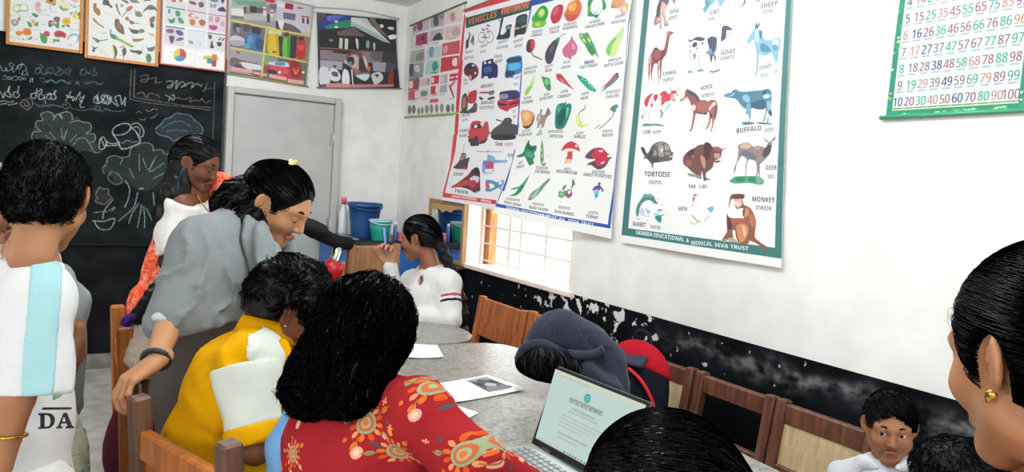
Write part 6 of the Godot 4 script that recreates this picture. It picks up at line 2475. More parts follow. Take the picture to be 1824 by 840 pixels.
func things_on_tables() -> void:
	# buckets and odds and ends on the counter
	bucket("large dark blue plastic bucket on the corner counter", Vector3(-0.41, 0.984, 0.37), 0.128, 0.265, "1f4a86", "24508c")
	bucket("smaller sea-green plastic bucket with a pale rim in front of the blue one", Vector3(-0.37, 0.984, 0.61), 0.085, 0.155, "12907c", "a9d3dc")
	var lid := thing("bottle", "pink capped bottle showing above the blue bucket's rim", "bottle", Vector3(-0.52, 0.984, 0.2))
	obj("bottle_body", lathe([[0.001, 0], [0.032, 0], [0.034, 0.02], [0.034, 0.18], [0.014, 0.22], [0.014, 0.245], [0.001, 0.245]], 20), mat("d9dfe4", 0.3), lid)
	obj("cap", lathe([[0.001, 0.24], [0.02, 0.24], [0.021, 0.285], [0.016, 0.292], [0.001, 0.292]], 16), mat("e2557a", 0.4), lid)
	var bt := thing("pen_tube", "slim blue and white tube standing beside the green bucket", "tube", Vector3(-0.255, 0.984, 0.62))
	obj("barrel", lathe([[0.001, 0], [0.014, 0], [0.014, 0.1], [0.01, 0.115], [0.001, 0.115]], 14), mat("5f7fd0", 0.4), bt)
	obj("cap", lathe([[0.001, 0.113], [0.011, 0.113], [0.011, 0.14], [0.001, 0.142]], 14), mat("e8ecf4", 0.4), bt)
	var pb := thing("pink_box", "small pink box on the counter behind the girl's raised hand", "box", Vector3(-0.15, 0.984, 0.60), 0.1)
	obj("carton", Kit.new().box(Vector3(0, 0.03, 0), Vector3(0.16, 0.06, 0.1), 0.004).done(), mat("d97f98", 0.6), pb)
	obj("lid_flap", Kit.new().box(Vector3(0, 0.063, 0), Vector3(0.166, 0.008, 0.106), 0.003).done(), mat("e292a8", 0.6), pb)
	var tray := thing("metal_tray", "flat grey metal tray at the counter's left end", "tray", Vector3(-0.6, 0.984, 0.5))
	obj("dish", Kit.new().box(Vector3(0, 0.008, 0), Vector3(0.12, 0.016, 0.3), 0.006).done(), mat("8d8f8e", 0.35, 0.7), tray)

	# padded support with chrome post
	var pd := thing("padded_support", "black foam arm on a chrome post with a red clamp behind the table", "walking aid", v(-1.026,.864,1.569) * Vector3(1, 0, 1))
	var o := pd.position
	var fa := [v(-1.242,1.191,1.528) - o, v(-1.186,1.147,1.566) - o, v(-1.102,1.106,1.561) - o, v(-1.002,1.063,1.567) - o, v(-0.906,1.051,1.567) - o]
	obj("foam_arm", tube(smooth_path(fa), [0.042, 0.046, 0.049, 0.047, 0.046, 0.045, 0.042, 0.042, 0.044, 0.045, 0.045, 0.042, 0.042, 0.042, 0.041, 0.039, 0.039, 0.039, 0.039, 0.039, 0.039, 0.039, 0.039, 0.036, 0.025], 14), mat("1d1d1e", 0.85), pd)
	obj("foam_pad", tube(smooth_path([v(-1.228,1.168,1.597) - o, v(-1.17,1.156,1.633) - o, v(-1.089,1.125,1.626) - o]), [0.038, 0.042, 0.042, 0.040, 0.039, 0.038, 0.038, 0.037, 0.036, 0.035, 0.034, 0.032, 0.025], 12), mat("262627", 0.85), pd)
	obj("chrome_post", tube([v(-0.987,1.043,1.566) - o, v(-1.029,.895,1.552) - o, v(-1.039,.829,1.552) * Vector3(1, 0, 1) - o + Vector3(0, 0.03, 0)], [0.03, 0.03, 0.025], 16), mat("c9c9c6", 0.18, 1.0), pd)
	obj("clamp", tube([v(-1.015,.951,1.627) - o, v(-1.037,.904,1.618) - o, v(-1.058,.85,1.609) - o], [0.05, 0.062, 0.05], 18), mat("b3141c", 0.35), pd)
	obj("clamp_knob", tube([v(-1.109,.924,1.572) - o, v(-1.076,.92,1.592) - o], [0.028, 0.028], 14), mat("1b1b1c", 0.4), pd)
	obj("warning_flag", Kit.new().bar(v(-0.952,.941,1.548) - o, v(-0.962,.854,1.549) - o, 0.03, 0.012, Vector3.RIGHT).done(), mat("f08a1e", 0.5), pd)
	obj("foot_plate", Kit.new().box(Vector3(0, 0.015, 0), Vector3(0.4, 0.03, 0.4), 0.008).done(), mat("3a3a3a", 0.5, 0.5), pd)

	# papers
	paper("printed sheet with a grey photograph in the middle of the table", v(-1.26,.752,3.498), v(-1.01,.752,3.444), v(-0.97,.752,3.657), v(-1.292,.752,3.719), paper_side())
	paper("small white sheet near the gap between the table leaves", v(-1.094,.752,2.885), v(-0.982,.752,2.947), v(-1.052,.752,3.155), v(-1.19,.752,3.126), paper_print(1))
	paper("white sheet peeping out beside the red kurta sleeve", v(-1.345,.751,3.706), v(-1.291,.751,3.737), v(-1.259,.751,3.838), v(-1.41,.752,3.921), paper_print(2))
	paper("white sheet in front of the teen in the yellow polo", v(-1.678,.752,3.27), v(-1.593,.752,3.161), v(-1.495,.752,3.296), v(-1.596,.752,3.427), paper_print(3))
	laptop()
	backpack()
	jacket()

func paper_side() -> StandardMaterial3D:
	var c := Canvas.new(594, 420, Color("f4f7f8"))
	c.rect(330, 40, 205, 300, "4a4d50")
	c.shape("330,60 390,90 440,60 500,110 535,80 535,40 330,40", "8b8f92")
	c.shape("340,330 390,230 430,200 470,260 520,240 535,340", "74777a")
	c.shape("400,200 440,160 490,210 450,250", "b5b8ba")
	c.shape("470,150 520,130 530,190 490,200", "26282b")
	c.shape("340,150 380,130 400,170 360,200", "2b2d30")
	for i in 13:
		c.scrawl(30, 80 + i * 22, 240 - (i % 4) * 25, 9, "a9aeb4", 20 + i, 0.12)
	return print_mat(c, 0.7)

func laptop() -> void:
	var o := Vector3(-1.262, 0.75, 4.335)
	var t := thing("laptop", "open silver laptop showing a document on the table's near end", "laptop", o)
	var silver := mat("a9aba9", 0.4, 0.6)
	var dark := mat("17181a", 0.45)
	# base runs towards -x from the hinge
	obj("base", Kit.new().box(Vector3(-0.12, 0.009, 0.0), Vector3(0.245, 0.016, 0.365), 0.004).done(), silver, t)
	var keys := Kit.new()
	for r in 5:
		for c in 14:
			keys.box(Vector3(-0.035 - r * 0.0195, 0.0185, -0.153 + c * 0.0235 + r * 0.002), Vector3(0.016, 0.003, 0.019), 0.0008)
	var kb := obj("keyboard", keys.done(), mat("858886", 0.5), t)
	kb.set_meta("kind", "stuff")
	obj("touchpad", Kit.new().box(Vector3(-0.19, 0.0175, -0.01), Vector3(0.07, 0.002, 0.11), 0.0008).done(), mat("9c9e9c", 0.3, 0.4), t)
	# lid: leans back towards +x, a little turned
	var a := Vector3(0.002, 0.016, -0.18)
	var up := Vector3(0.072, 0.206, -0.022)
	var along := Vector3(0.02, 0.0, 0.364)
	var nrm := along.cross(up).normalized()
	if nrm.x > 0.0:
		nrm = -nrm
	var lb := Basis(along.normalized(), up.normalized(), along.normalized().cross(up.normalized())).orthonormalized()
	var lid := obj("lid", Kit.new().box(a + along * 0.5 + up * 0.5 - nrm * 0.003, Vector3(0.366, 0.222, 0.007), 0.002, lb).done(), mat("5b5d60", 0.35, 0.6), t)
	obj("bezel", Kit.new().box(a + along * 0.5 + up * 0.5 + nrm * 0.0005, Vector3(0.362, 0.218, 0.002), 0.0005, lb).done(), dark, lid)
	var c := Canvas.new(1280, 720, Color("cfe6df"))
	c.rect(0, 0, 1280, 26, "dfe8cf")
	c.rect(0, 26, 1280, 34, "d9e4d2")
	c.rect(60, 36, 500, 12, "c3d4c8")
	c.ell(560, 150, 44, 44, "37b3a6")
	c.ell(560, 150, 26, 26, "7fd3c8")
	c.rect(540, 146, 40, 8, "2d9c92")
	c.scrawl(330, 250, 470, 44, "3f4b52", 5, 0.13)
	c.scrawl(400, 310, 330, 20, "7b8a8c", 6, 0.12)
	c.scrawl(360, 340, 420, 16, "93a2a2", 7, 0.12)
	for i in 4:
		c.scrawl(260, 400 + i * 34, 620 - i * 90, 16, "9fb0ae", 10 + i, 0.11)
	c.scrawl(300, 570, 420, 18, "76888a", 21, 0.12)
	c.scrawl(300, 610, 300, 16, "93a5a4", 22, 0.12)
	c.rect(0, 690, 1280, 30, "c6dcd8")
	for i in 9:
		c.rect(440 + i * 42, 697, 20, 16, ["3b6fc0", "e0a030", "3f9f60", "7d8890"][i % 4])
	var sm := StandardMaterial3D.new()
	sm.albedo_color = Color("101214")
	sm.roughness = 0.3
	sm.emission_enabled = true
	sm.emission_texture = c.tex()
	sm.emission_operator = BaseMaterial3D.EMISSION_OP_MULTIPLY
	sm.emission = Color.WHITE
	sm.emission_energy_multiplier = 0.85
	var s0 := a + up * 0.96 + along * 0.012 + nrm * 0.0024
	var s1 := a + up * 0.96 + along * 0.988 + nrm * 0.0024
	var s2 := a + up * 0.075 + along * 0.988 + nrm * 0.0024
	var s3 := a + up * 0.075 + along * 0.012 + nrm * 0.0024
	# seen from -x the screen reads from the far (-z) side to the near side
	obj("screen", sheet(s0, s1, s2, s3, 0.0008), sm, lid)
	var l := AreaLight3D.new()
	l.name = "screen_light"
	l.area_size = Vector2(0.34, 0.19)
	l.light_energy = 0.05
	l.light_color = Color("dff2ec")
	l.shadow_enabled = true
	t.add_child(l)
	l.transform = Transform3D(Basis.looking_at(nrm, Vector3.UP), a + along * 0.5 + up * 0.5 + nrm * 0.012)
	for z in [-0.12, 0.12]:
		obj("hinge", tube([Vector3(0.004, 0.016, z - 0.02), Vector3(0.004, 0.016, z + 0.02)], [0.006], 10), dark, t)

func backpack() -> void:
	# stands on the seat of the chair with the pale panel
	var t := thing("backpack", "red and black backpack standing on the chair beside the jacket", "backpack", Vector3(-0.40, 0.452, 3.57), -PI / 2 + 0.2)
	var sf := Surf.new()
	var b := Blob.new()
	b.ell(Vector3(0, 0.17, 0), Vector3(0.155, 0.17, 0.085), 0.02)
	b.ell(Vector3(0, 0.29, -0.01), Vector3(0.14, 0.13, 0.075), 0.06)
	b.cone(Vector3(-0.08, 0.05, 0), Vector3(0.08, 0.05, 0), 0.07, 0.07, 0.05)
	b.cuts.append(Plane(Vector3.DOWN, 0.0))
	b.net(sf, 0.012)
	obj("shell", sf.mesh(), cloth("1b1d28", 0.1), t)
	var hood := Surf.new()
	var hb := Blob.new()
	hb.ell(Vector3(0, 0.29, -0.012), Vector3(0.15, 0.137, 0.083), 0.02)
	hb.cuts.append(Plane(Vector3(0, -1, 0.55).normalized(), -0.27))
	hb.net(hood, 0.01)
	obj("top_panel", hood.mesh(), cloth("a81c28", 0.1), t)
	obj("label_patch", Kit.new().box(Vector3(0.02, 0.36, 0.058), Vector3(0.13, 0.06, 0.02), 0.005, Basis(Vector3.RIGHT, -0.95)).done(), cloth("3b3c4c"), t)
	var pk := Surf.new()
	var pb := Blob.new()
	pb.ell(Vector3(0, 0.13, 0.085), Vector3(0.11, 0.11, 0.05), 0.02)
	pb.net(pk, 0.01)
	obj("front_pocket", pk.mesh(), cloth("222433", 0.1), t)
	for s in [-1.0, 1.0]:
		obj("piping", tube(smooth_path([Vector3(s * 0.03, 0.33, 0.085), Vector3(s * 0.1, 0.29, 0.082), Vector3(s * 0.142, 0.2, 0.055), Vector3(s * 0.15, 0.08, 0.045)]), [0.007], 8), cloth("d13138"), t)
	var arc := []
	for i in 11:
		var a := PI * i / 10.0
		arc.append(Vector3(cos(a) * 0.105, 0.13 + sin(a) * 0.09, 0.11 - 0.02 * absf(cos(a))))
	obj("pocket_trim", tube(arc, [0.007], 8), cloth("d13138"), t)
	obj("grab_handle", tube(smooth_path([Vector3(-0.04, 0.415, -0.03), Vector3(-0.025, 0.455, -0.03), Vector3(0.025, 0.455, -0.03), Vector3(0.04, 0.415, -0.03)]), [0.009], 8), cloth("20222c"), t)

func jacket() -> void:
	var o := Vector3(-0.70, 0.75, 3.50)
	var t := thing("jacket", "dark navy speckled hooded jacket heaped on the table edge", "jacket", o)
	var m := StandardMaterial3D.new()
	var im := Image.create(512, 512, false, Image.FORMAT_RGB8)
	im.fill(Color("171a2e"))
	var rng := RandomNumberGenerator.new()
	rng.seed = 5
	for i in 2600:
		im.set_pixel(rng.randi_range(0, 511), rng.randi_range(0, 511), Color("171a2e").lerp(Color("6d7390"), rng.randf() * 0.4))
	for i in 26:
		im.fill_rect(Rect2i(rng.randi_range(0, 509), rng.randi_range(0, 509), 2, 3), Color("b8c0d8"))
	m.albedo_texture = ImageTexture.create_from_image(im)
	m.uv1_triplanar = true
	m.uv1_scale = Vector3.ONE * 2.5
	m.roughness = 0.95
	m.rim_enabled = true
	m.rim = 0.2
	m.heightmap_enabled = true
	m.heightmap_texture = cloth_bump
	m.heightmap_scale = 0.08
	var wn := FastNoiseLite.new()
	wn.frequency = 5.0
	wn.seed = 3
	var b := Blob.new()
	b.chain([v(-0.885,.925,3.628) - o, v(-0.848,.937,3.673) - o, v(-0.783,.911,3.738) - o, v(-0.755,.857,3.806) - o, v(-0.757,.777,3.858) - o], [0.06, 0.084, 0.076, 0.072, 0.066], 0.05)
	b.cone(v(-0.863,.971,3.638) - o, v(-0.848,.957,3.671) - o, 0.048, 0.06, 0.04)
	b.cone(v(-0.963,.866,3.633) - o, v(-0.891,.924,3.648) - o, 0.028, 0.055, 0.05)
	b.cone(v(-0.764,.8,3.641) - o, v(-0.702,.766,3.764) - o, 0.075, 0.075, 0.06)
	b.cone(v(-0.845,.858,3.845) - o, v(-0.812,.789,3.918) - o, 0.035, 0.05, 0.03)
	var fd := v(.409,.912,.009)
	b.warp = func(p: Vector3) -> float:
		var w := wn.get_noise_3d(p.x * 0.9, p.y * 0.9, p.z * 0.9)
		return 0.006 * wn.get_noise_3d(p.x * 2.0, p.y * 2.0, p.z * 2.0) + 0.007 * sin(p.dot(fd) * 62.0 + w * 7.0) * smoothstep(-0.05, 0.35, w)
	b.cuts.append(Plane(Vector3.DOWN, -0.002))
	var sf := Surf.new()
	b.net(sf, 0.009)
	obj("body_and_hood", sf.mesh(), m, t)
	# folded hem of the hood
	var hem := tube(smooth_path([v(-1.022,.866,3.668) - o, v(-1.012,.914,3.693) - o, v(-0.968,.932,3.73) - o, v(-0.908,.908,3.78) - o, v(-0.846,.911,3.84) - o, v(-0.813,.935,3.87) - o]), [0.018], 10, 0.7)
	obj("hood_hem", hem, m, t)
	var l := Blob.new()
	l.chain([v(-0.995,.858,3.684) - o, v(-0.962,.867,3.727) - o, v(-0.904,.861,3.763) - o, v(-0.843,.84,3.813) - o], [0.035, 0.05, 0.05, 0.045], 0.04)
	l.cuts.append(Plane(Vector3.DOWN, -0.002))
	var ls := Surf.new()
	l.net(ls, 0.008)
	l.hair(ls, 1200, 6, 0.009, 0.0011, func(_p, _n): return Vector3(0.1, -1.0, 0.25), func(_p): return true, 4, Transform3D(), 0.004)
	obj("shaggy_lining", ls.mesh(), mat("26262a", 0.7), t)

# ------------------------------------------------------------------ people
# head frame: x to the person's left, y up, z out of the face; unit size is an adult's
func facing(at: Vector3, fwd: Vector3, s: float, roll := 0.0) -> Transform3D:
	var z := fwd.normalized()
	var x := Vector3.UP.cross(z).normalized()
	var y := z.cross(x)
	return Transform3D(Basis(x, y, z) * Basis(Vector3(0, 0, 1), roll) * Basis.from_scale(Vector3.ONE * s), at)

func head_blob(lids := false, nose := 1.0) -> Blob:
	var b := Blob.new()
	b.ell(Vector3(0, 0.03, -0.012), Vector3(0.073, 0.083, 0.092), 0.02)
	b.ell(Vector3(0, -0.01, 0.028), Vector3(0.061, 0.083, 0.060), 0.04)
	for s in [-1.0, 1.0]:
		b.cone(Vector3(s * 0.046, -0.055, 0.0), Vector3(s * 0.012, -0.092, 0.055), 0.028, 0.02, 0.03)
		b.ell(Vector3(s * 0.037, -0.028, 0.06), Vector3(0.025, 0.022, 0.022), 0.025)
		b.cone(Vector3(s * 0.046, 0.024, 0.068), Vector3(s * 0.013, 0.024, 0.083), 0.009, 0.009, 0.018)
	b.ell(Vector3(0, -0.098, 0.063), Vector3(0.021, 0.015, 0.017), 0.025)
	b.cone(Vector3(0, 0.016, 0.087), Vector3(0, -0.026, 0.106 - (1.0 - nose) * 0.02), 0.0075, 0.0115 * nose, 0.016)
	for s in [-1.0, 1.0]:
		b.ell(Vector3(s * 0.0115 * nose, -0.031, 0.096 - (1.0 - nose) * 0.01), Vector3(0.0085, 0.0075, 0.010) * nose, 0.008)
		b.ell(Vector3(s * 0.032, 0.006, 0.097), Vector3(0.018, 0.0105, 0.014), 0.012, 1)
		if lids:
			b.ell(Vector3(s * 0.031, 0.004, 0.0765), Vector3(0.0145, 0.0115, 0.0115), 0.004)
		else:
			b.cone(Vector3(s * 0.017, 0.010, 0.082), Vector3(s * 0.031, 0.0165, 0.0865), 0.0035, 0.004, 0.006)
			b.cone(Vector3(s * 0.031, 0.0165, 0.0865), Vector3(s * 0.046, 0.009, 0.077), 0.004, 0.0035, 0.006)
			b.cone(Vector3(s * 0.018, 0.000, 0.081), Vector3(s * 0.044, 0.0, 0.076), 0.0035, 0.0035, 0.006)
	b.cone(Vector3(-0.019, -0.0605, 0.086), Vector3(0, -0.0575, 0.0945), 0.004, 0.006, 0.008)
	b.cone(Vector3(0.019, -0.0605, 0.086), Vector3(0, -0.0575, 0.0945), 0.004, 0.006, 0.008)
	b.cone(Vector3(-0.014, -0.0705, 0.086), Vector3(0.014, -0.0705, 0.086), 0.0065, 0.0065, 0.009)
	b.cone(Vector3(-0.021, -0.0642, 0.094), Vector3(0.021, -0.0642, 0.094), 0.0022, 0.0022, 0.003, 1)
	for s in [-1.0, 1.0]:
		var q := Basis(Vector3(0, 1, 0), s * -0.68) * Basis(Vector3(1, 0, 0), -0.15)
		b.ell(Vector3(s * 0.082, 0.0, -0.014), Vector3(0.0075, 0.030, 0.020), 0.008, 0, q)
		b.ell(Vector3(s * 0.0866, 0.004, -0.007), Vector3(0.0062, 0.020, 0.0110), 0.005, 1, q)
		b.ell(Vector3(s * 0.0848, 0.006, -0.0105), Vector3(0.004, 0.012, 0.003), 0.004, 0, q)
		b.ell(Vector3(s * 0.074, -0.026, -0.006), Vector3(0.006, 0.009, 0.008), 0.006)
	return b

func put_head(sf: Surf, xf: Transform3D, skin: Color, lips: Color, lids := false, cell := 0.0046) -> void:
	var b := head_blob(lids, 0.82 if xf.basis.get_scale().x < 0.85 else 0.92)
	b.cone(Vector3(0, -0.05, -0.025), Vector3(0, -0.15, -0.045), 0.047, 0.046, 0.03)
	b.net(sf, cell, xf, func(p: Vector3, _n: Vector3) -> Color:
		var c := skin
		var m := Vector2(p.x / 0.024, (p.y + 0.0645) / 0.0125).length()
		if p.z > 0.07:
			c = c.lerp(lips, 1.0 - smoothstep(0.75, 1.1, m))
		return c)

# eyes and brows are children of the figure; closed lids get lashes only
func face_parts(t: Node3D, xf: Transform3D, brow: String, look := Vector2.ZERO, open_eyes := true) -> void:
	for s in [-1.0, 1.0]:
		var pts := [Vector3(s * 0.014, 0.026, 0.0915), Vector3(s * 0.028, 0.033, 0.0885), Vector3(s * 0.048, 0.026, 0.0755)]
		var bp := []
		for p in smooth_path(pts, 4):
			bp.append(xf * p)
		var k := xf.basis.get_scale().x
		obj("eyebrow", tube(bp, [0.0032 * k, 0.0036 * k, 0.0036 * k, 0.0036 * k, 0.0034 * k, 0.003 * k, 0.0026 * k, 0.002 * k, 0.0012 * k], 7, 0.8), mat(brow, 0.8), t)
		if open_eyes:
			var sf := Surf.new()
			var b := Blob.new()
			b.ell(Vector3.ZERO, Vector3.ONE * 0.0125, 0.001)
			var ir := Vector3(look.x, look.y, 1.0).normalized()
			b.net(sf, 0.0011, xf * Transform3D(Basis(), Vector3(s * 0.0305, 0.0055, 0.0755)), func(p: Vector3, _n: Vector3) -> Color:
				var a := p.normalized().dot(ir)
				return Color(0.004, 0.003, 0.003) if a > 0.955 else Color(0.03, 0.014, 0.008) if a > 0.84 else Color(0.62, 0.58, 0.55))
			var em := StandardMaterial3D.new()
			em.vertex_color_use_as_albedo = true
			em.roughness = 0.15
			obj("eye", sf.mesh(), em, t)
		else:
			var lp := []
			for p in smooth_path([Vector3(s * 0.0175, -0.002, 0.0855), Vector3(s * 0.031, -0.0065, 0.0865), Vector3(s * 0.0445, -0.001, 0.0775)], 4):
				lp.append(xf * p)
			obj("eyelashes", tube(lp, [0.0014 * k], 6), mat("15100e", 0.8), t)

func skin_mat(rough := 0.5) -> StandardMaterial3D:
	var key := "skin %.2f" % rough
	if not made.has(key):
		var m := StandardMaterial3D.new()
		m.vertex_color_use_as_albedo = true
		m.roughness = rough
		m.subsurf_scatter_enabled = true
		m.subsurf_scatter_strength = 0.06
		m.metallic_specular = 0.4
		made[key] = m
	return made[key]

func hair_mat(hex := "111012", rough := 0.45) -> StandardMaterial3D:
	var key := "hair %s %.2f" % [hex, rough]
	if not made.has(key):
		var m := StandardMaterial3D.new()
		m.albedo_color = Color(hex)
		m.roughness = rough
		m.metallic_specular = 0.32
		made[key] = m
	return made[key]

func glossy() -> StandardMaterial3D:
	var m := hair_mat("202026", 0.3)
	m.metallic_specular = 0.75
	return m

# one side of a hand: at the wrist, along the fingers, out of the back of the hand; thumb lies on +across
func put_hand(sf: Surf, wrist: Vector3, along: Vector3, back: Vector3, thumb: float, s: float, curl: Array, skin: Color, thumb_curl := 0.5, spread := 0.06) -> void:
	var y := along.normalized()
	var z := (back - y * back.dot(y)).normalized()
	var x := y.cross(z) * thumb
	var b := Blob.new()
	var m := func(p: Vector3) -> Vector3: return x * p.x + y * p.y + z * p.z
	b.cone(m.call(Vector3(0, -0.03, 0)), m.call(Vector3(0, 0.015, 0)), 0.023, 0.025, 0.02)
	for i in 4:
		b.cone(m.call(Vector3((1.5 - i) * 0.012, 0.012, 0)), m.call(Vector3((1.5 - i) * 0.0195, 0.082 - absf(i - 1.2) * 0.005, 0.002)), 0.0155, 0.0115, 0.012)
	for i in 4:
		var p := Vector3((1.5 - i) * 0.0195, 0.084 - absf(i - 1.2) * 0.005, 0.002)
		var a := 0.0
		var lens := [[0.041, 0.026, 0.02], [0.046, 0.029, 0.021], [0.042, 0.027, 0.02], [0.033, 0.02, 0.018]][i] as Array
		var r := [0.0092, 0.0094, 0.009, 0.0078][i] as float
		for q in 3:
			a += float(curl[i]) * [0.75, 1.0, 0.7][q]
			var e: Vector3 = p + Vector3(sin((1.5 - i) * spread) * cos(a), cos(a), -sin(a)).normalized() * float(lens[q])
			b.cone(m.call(p), m.call(e), r - q * 0.0008, r - 0.0008 - q * 0.0008, 0.004)
			p = e
	var tp := Vector3(0.024, 0.022, -0.004)
	var t1 := tp + Vector3(0.65, 0.72, -0.35 * thumb_curl).normalized() * 0.044
	var t2 := t1 + Vector3(0.65 - thumb_curl * 0.5, 0.8, -0.7 * thumb_curl).normalized() * 0.032
	var t3 := t2 + Vector3(0.5 - thumb_curl * 0.7, 0.85, -0.8 * thumb_curl).normalized() * 0.026
	b.cone(m.call(tp), m.call(t1), 0.0155, 0.0115, 0.012)
	b.cone(m.call(t1), m.call(t2), 0.0113, 0.0102, 0.005)
	b.cone(m.call(t2), m.call(t3), 0.0102, 0.0085, 0.004)
	b.net(sf, 0.0042, Transform3D(Basis.from_scale(Vector3.ONE * s), wrist), func(_p, _n): return skin)

# joints j: pelvis waist chest neck head sl sr el er wl wr and, if given, kl kr al ar
func body_blob(j: Dictionary, s: float, fat := 1.0) -> Blob:
	var b := Blob.new()
	var k := 0.05 * s
	var across: Vector3 = (j.sl - j.sr).normalized()
	var f := s * fat
	b.cone(j.pelvis - across * 0.05 * s, j.pelvis + across * 0.05 * s, 0.105 * f, 0.105 * f, k)
	b.cone(j.pelvis, j.waist, 0.115 * f, 0.102 * f, k)
	b.cone(j.waist, j.chest, 0.102 * f, 0.11 * f, k)
	b.cone(j.chest - across * 0.055 * s, j.chest + across * 0.055 * s, 0.1 * f, 0.1 * f, k)
	b.cone(j.chest, j.neck, 0.1 * f, 0.05 * s, k)
	b.cone(j.sl, j.neck, 0.05 * s, 0.045 * s, k)
	b.cone(j.sr, j.neck, 0.05 * s, 0.045 * s, k)
	b.cone(j.neck, j.head, 0.047 * s, 0.047 * s, k * 0.6)
	for q in ["l", "r"]:
		b.cone(j["s" + q], j["e" + q], 0.049 * s, 0.039 * s, 0.02 * s)
		b.cone(j["e" + q], j["w" + q], 0.038 * s, 0.0255 * s, 0.012 * s)
		if j.has("k" + q):
			var side := across * 0.075 * s * (1.0 if q == "l" else -1.0)
			b.cone(j.pelvis + side, j["k" + q], 0.083 * s, 0.055 * s, 0.03 * s)
			b.cone(j["k" + q], j["a" + q], 0.053 * s, 0.034 * s, 0.015 * s)
			var fw: Vector3 = j.get("toe", Vector3(0, 0, 1))
			b.cone(j["a" + q] + Vector3(0, -0.025, 0) * s, j["a" + q] + fw * 0.15 * s + Vector3(0, -0.04, 0) * s, 0.034 * s, 0.024 * s, 0.02 * s)
	return b

func standing(j: Dictionary, s: float, toe: Vector3) -> void:
	var across: Vector3 = (j.sl - j.sr)
	across.y = 0.0
	across = across.normalized()
	j.toe = toe
	for q in [["l", 1.0], ["r", -1.0]]:
		var h: Vector3 = j.pelvis + across * 0.085 * s * float(q[1])
		j["k" + q[0]] = Vector3(h.x, j.pelvis.y * 0.54, h.z) + toe * 0.03
		j["a" + q[0]] = Vector3(h.x, 0.066 * s, h.z)

func seated(j: Dictionary, s: float, toe: Vector3) -> void:
	var across: Vector3 = (j.sl - j.sr)
	across.y = 0.0
	across = across.normalized()
	j.toe = toe
	for q in [["l", 1.0], ["r", -1.0]]:
		var h: Vector3 = j.pelvis + across * 0.085 * s * float(q[1])
		j["k" + q[0]] = h + toe * 0.40 * s
		j["a" + q[0]] = Vector3(h.x, 0.066 * s, h.z) + toe * 0.38 * s

func rel(j: Dictionary, o: Vector3) -> void:
	for k in j:
		if k != "toe":
			j[k] -= o

func col(hex: String) -> Color:
	return Color(hex).srgb_to_linear()

# soft cloth folds
func folds(amp: float, freq: Vector3, seed_: int) -> Callable:
	var n := FastNoiseLite.new()
	n.seed = seed_
	n.frequency = 1.0
	n.fractal_octaves = 2
	return func(p: Vector3) -> float:
		return amp * n.get_noise_3d(p.x * freq.x, p.y * freq.y, p.z * freq.z)

func cap(front := 0.062, low := -0.02, thick := 0.0) -> Blob:
	# a head of hair as one shell; the face side is cut away
	var b := Blob.new()
	b.ell(Vector3(0, 0.036, -0.016), Vector3(0.08 + thick, 0.088 + thick, 0.098 + thick), 0.02)
	b.ell(Vector3(0, -0.02, -0.035), Vector3(0.073 + thick, 0.07, 0.072 + thick), 0.04)
	b.ell(Vector3(0, -0.04, 0.10), Vector3(0.078, 0.115, 0.075), 0.012, 1)
	for s in [-1.0, 1.0]:
		b.ell(Vector3(s * 0.088, -0.016, -0.006), Vector3(0.045, 0.05, 0.030), 0.01, 1)
	b.cuts.append(Plane(Vector3(0, -1, 0.35).normalized(), -low))
	return b

func yoke(b: Blob, j: Dictionary, r: float) -> void:
	var across: Vector3 = (j.sl - j.sr).normalized() * r
	b.cone(j.chest - across, j.chest + across, r * 2.02, r * 2.02, 0.05)
	b.cone(j.sl, j.neck, r, r * 0.95, 0.03)
	b.cone(j.sr, j.neck, r, r * 0.95, 0.03)

func neckline(a: Vector3, r: float, up: Vector3, thick: float, tilt := Vector3.ZERO) -> Array:
	var ring := []
	var z := up.normalized()
	var x := z.cross(Vector3(0.3, 0.1, 0.9)).normalized()
	var y := z.cross(x)
	for i in 25:
		var t := TAU * i / 24.0
		ring.append(a + x * cos(t) * r + y * sin(t) * r + tilt * cos(t))
	return [ring, [thick]]

func person(label: String, at: Vector3, group := "") -> Node3D:
	return thing("person", label, "person", at, 0.0, group)

func skin_of(t: Node3D, j: Dictionary, s: float, hx: Transform3D, skin: String, lips: String, lids: bool, cell := 0.013, hcell := 0.0046) -> Surf:
	var sf := Surf.new()
	var c := col(skin)
	body_blob(j, s).net(sf, cell, Transform3D(), func(_p, _n): return c)
	put_head(sf, hx, c, col(lips), lids, hcell)
	return sf

func people() -> void:
	boy_in_stripes()
	woman_behind_boy()
	woman_in_saree()
	woman_in_shawl()
	braided_child()
	teen_in_polo()
	child_in_kurta()
	girl_in_jersey()
	head_by_laptop()
	small_boy()
	dark_haired_child()
	woman_with_earring()

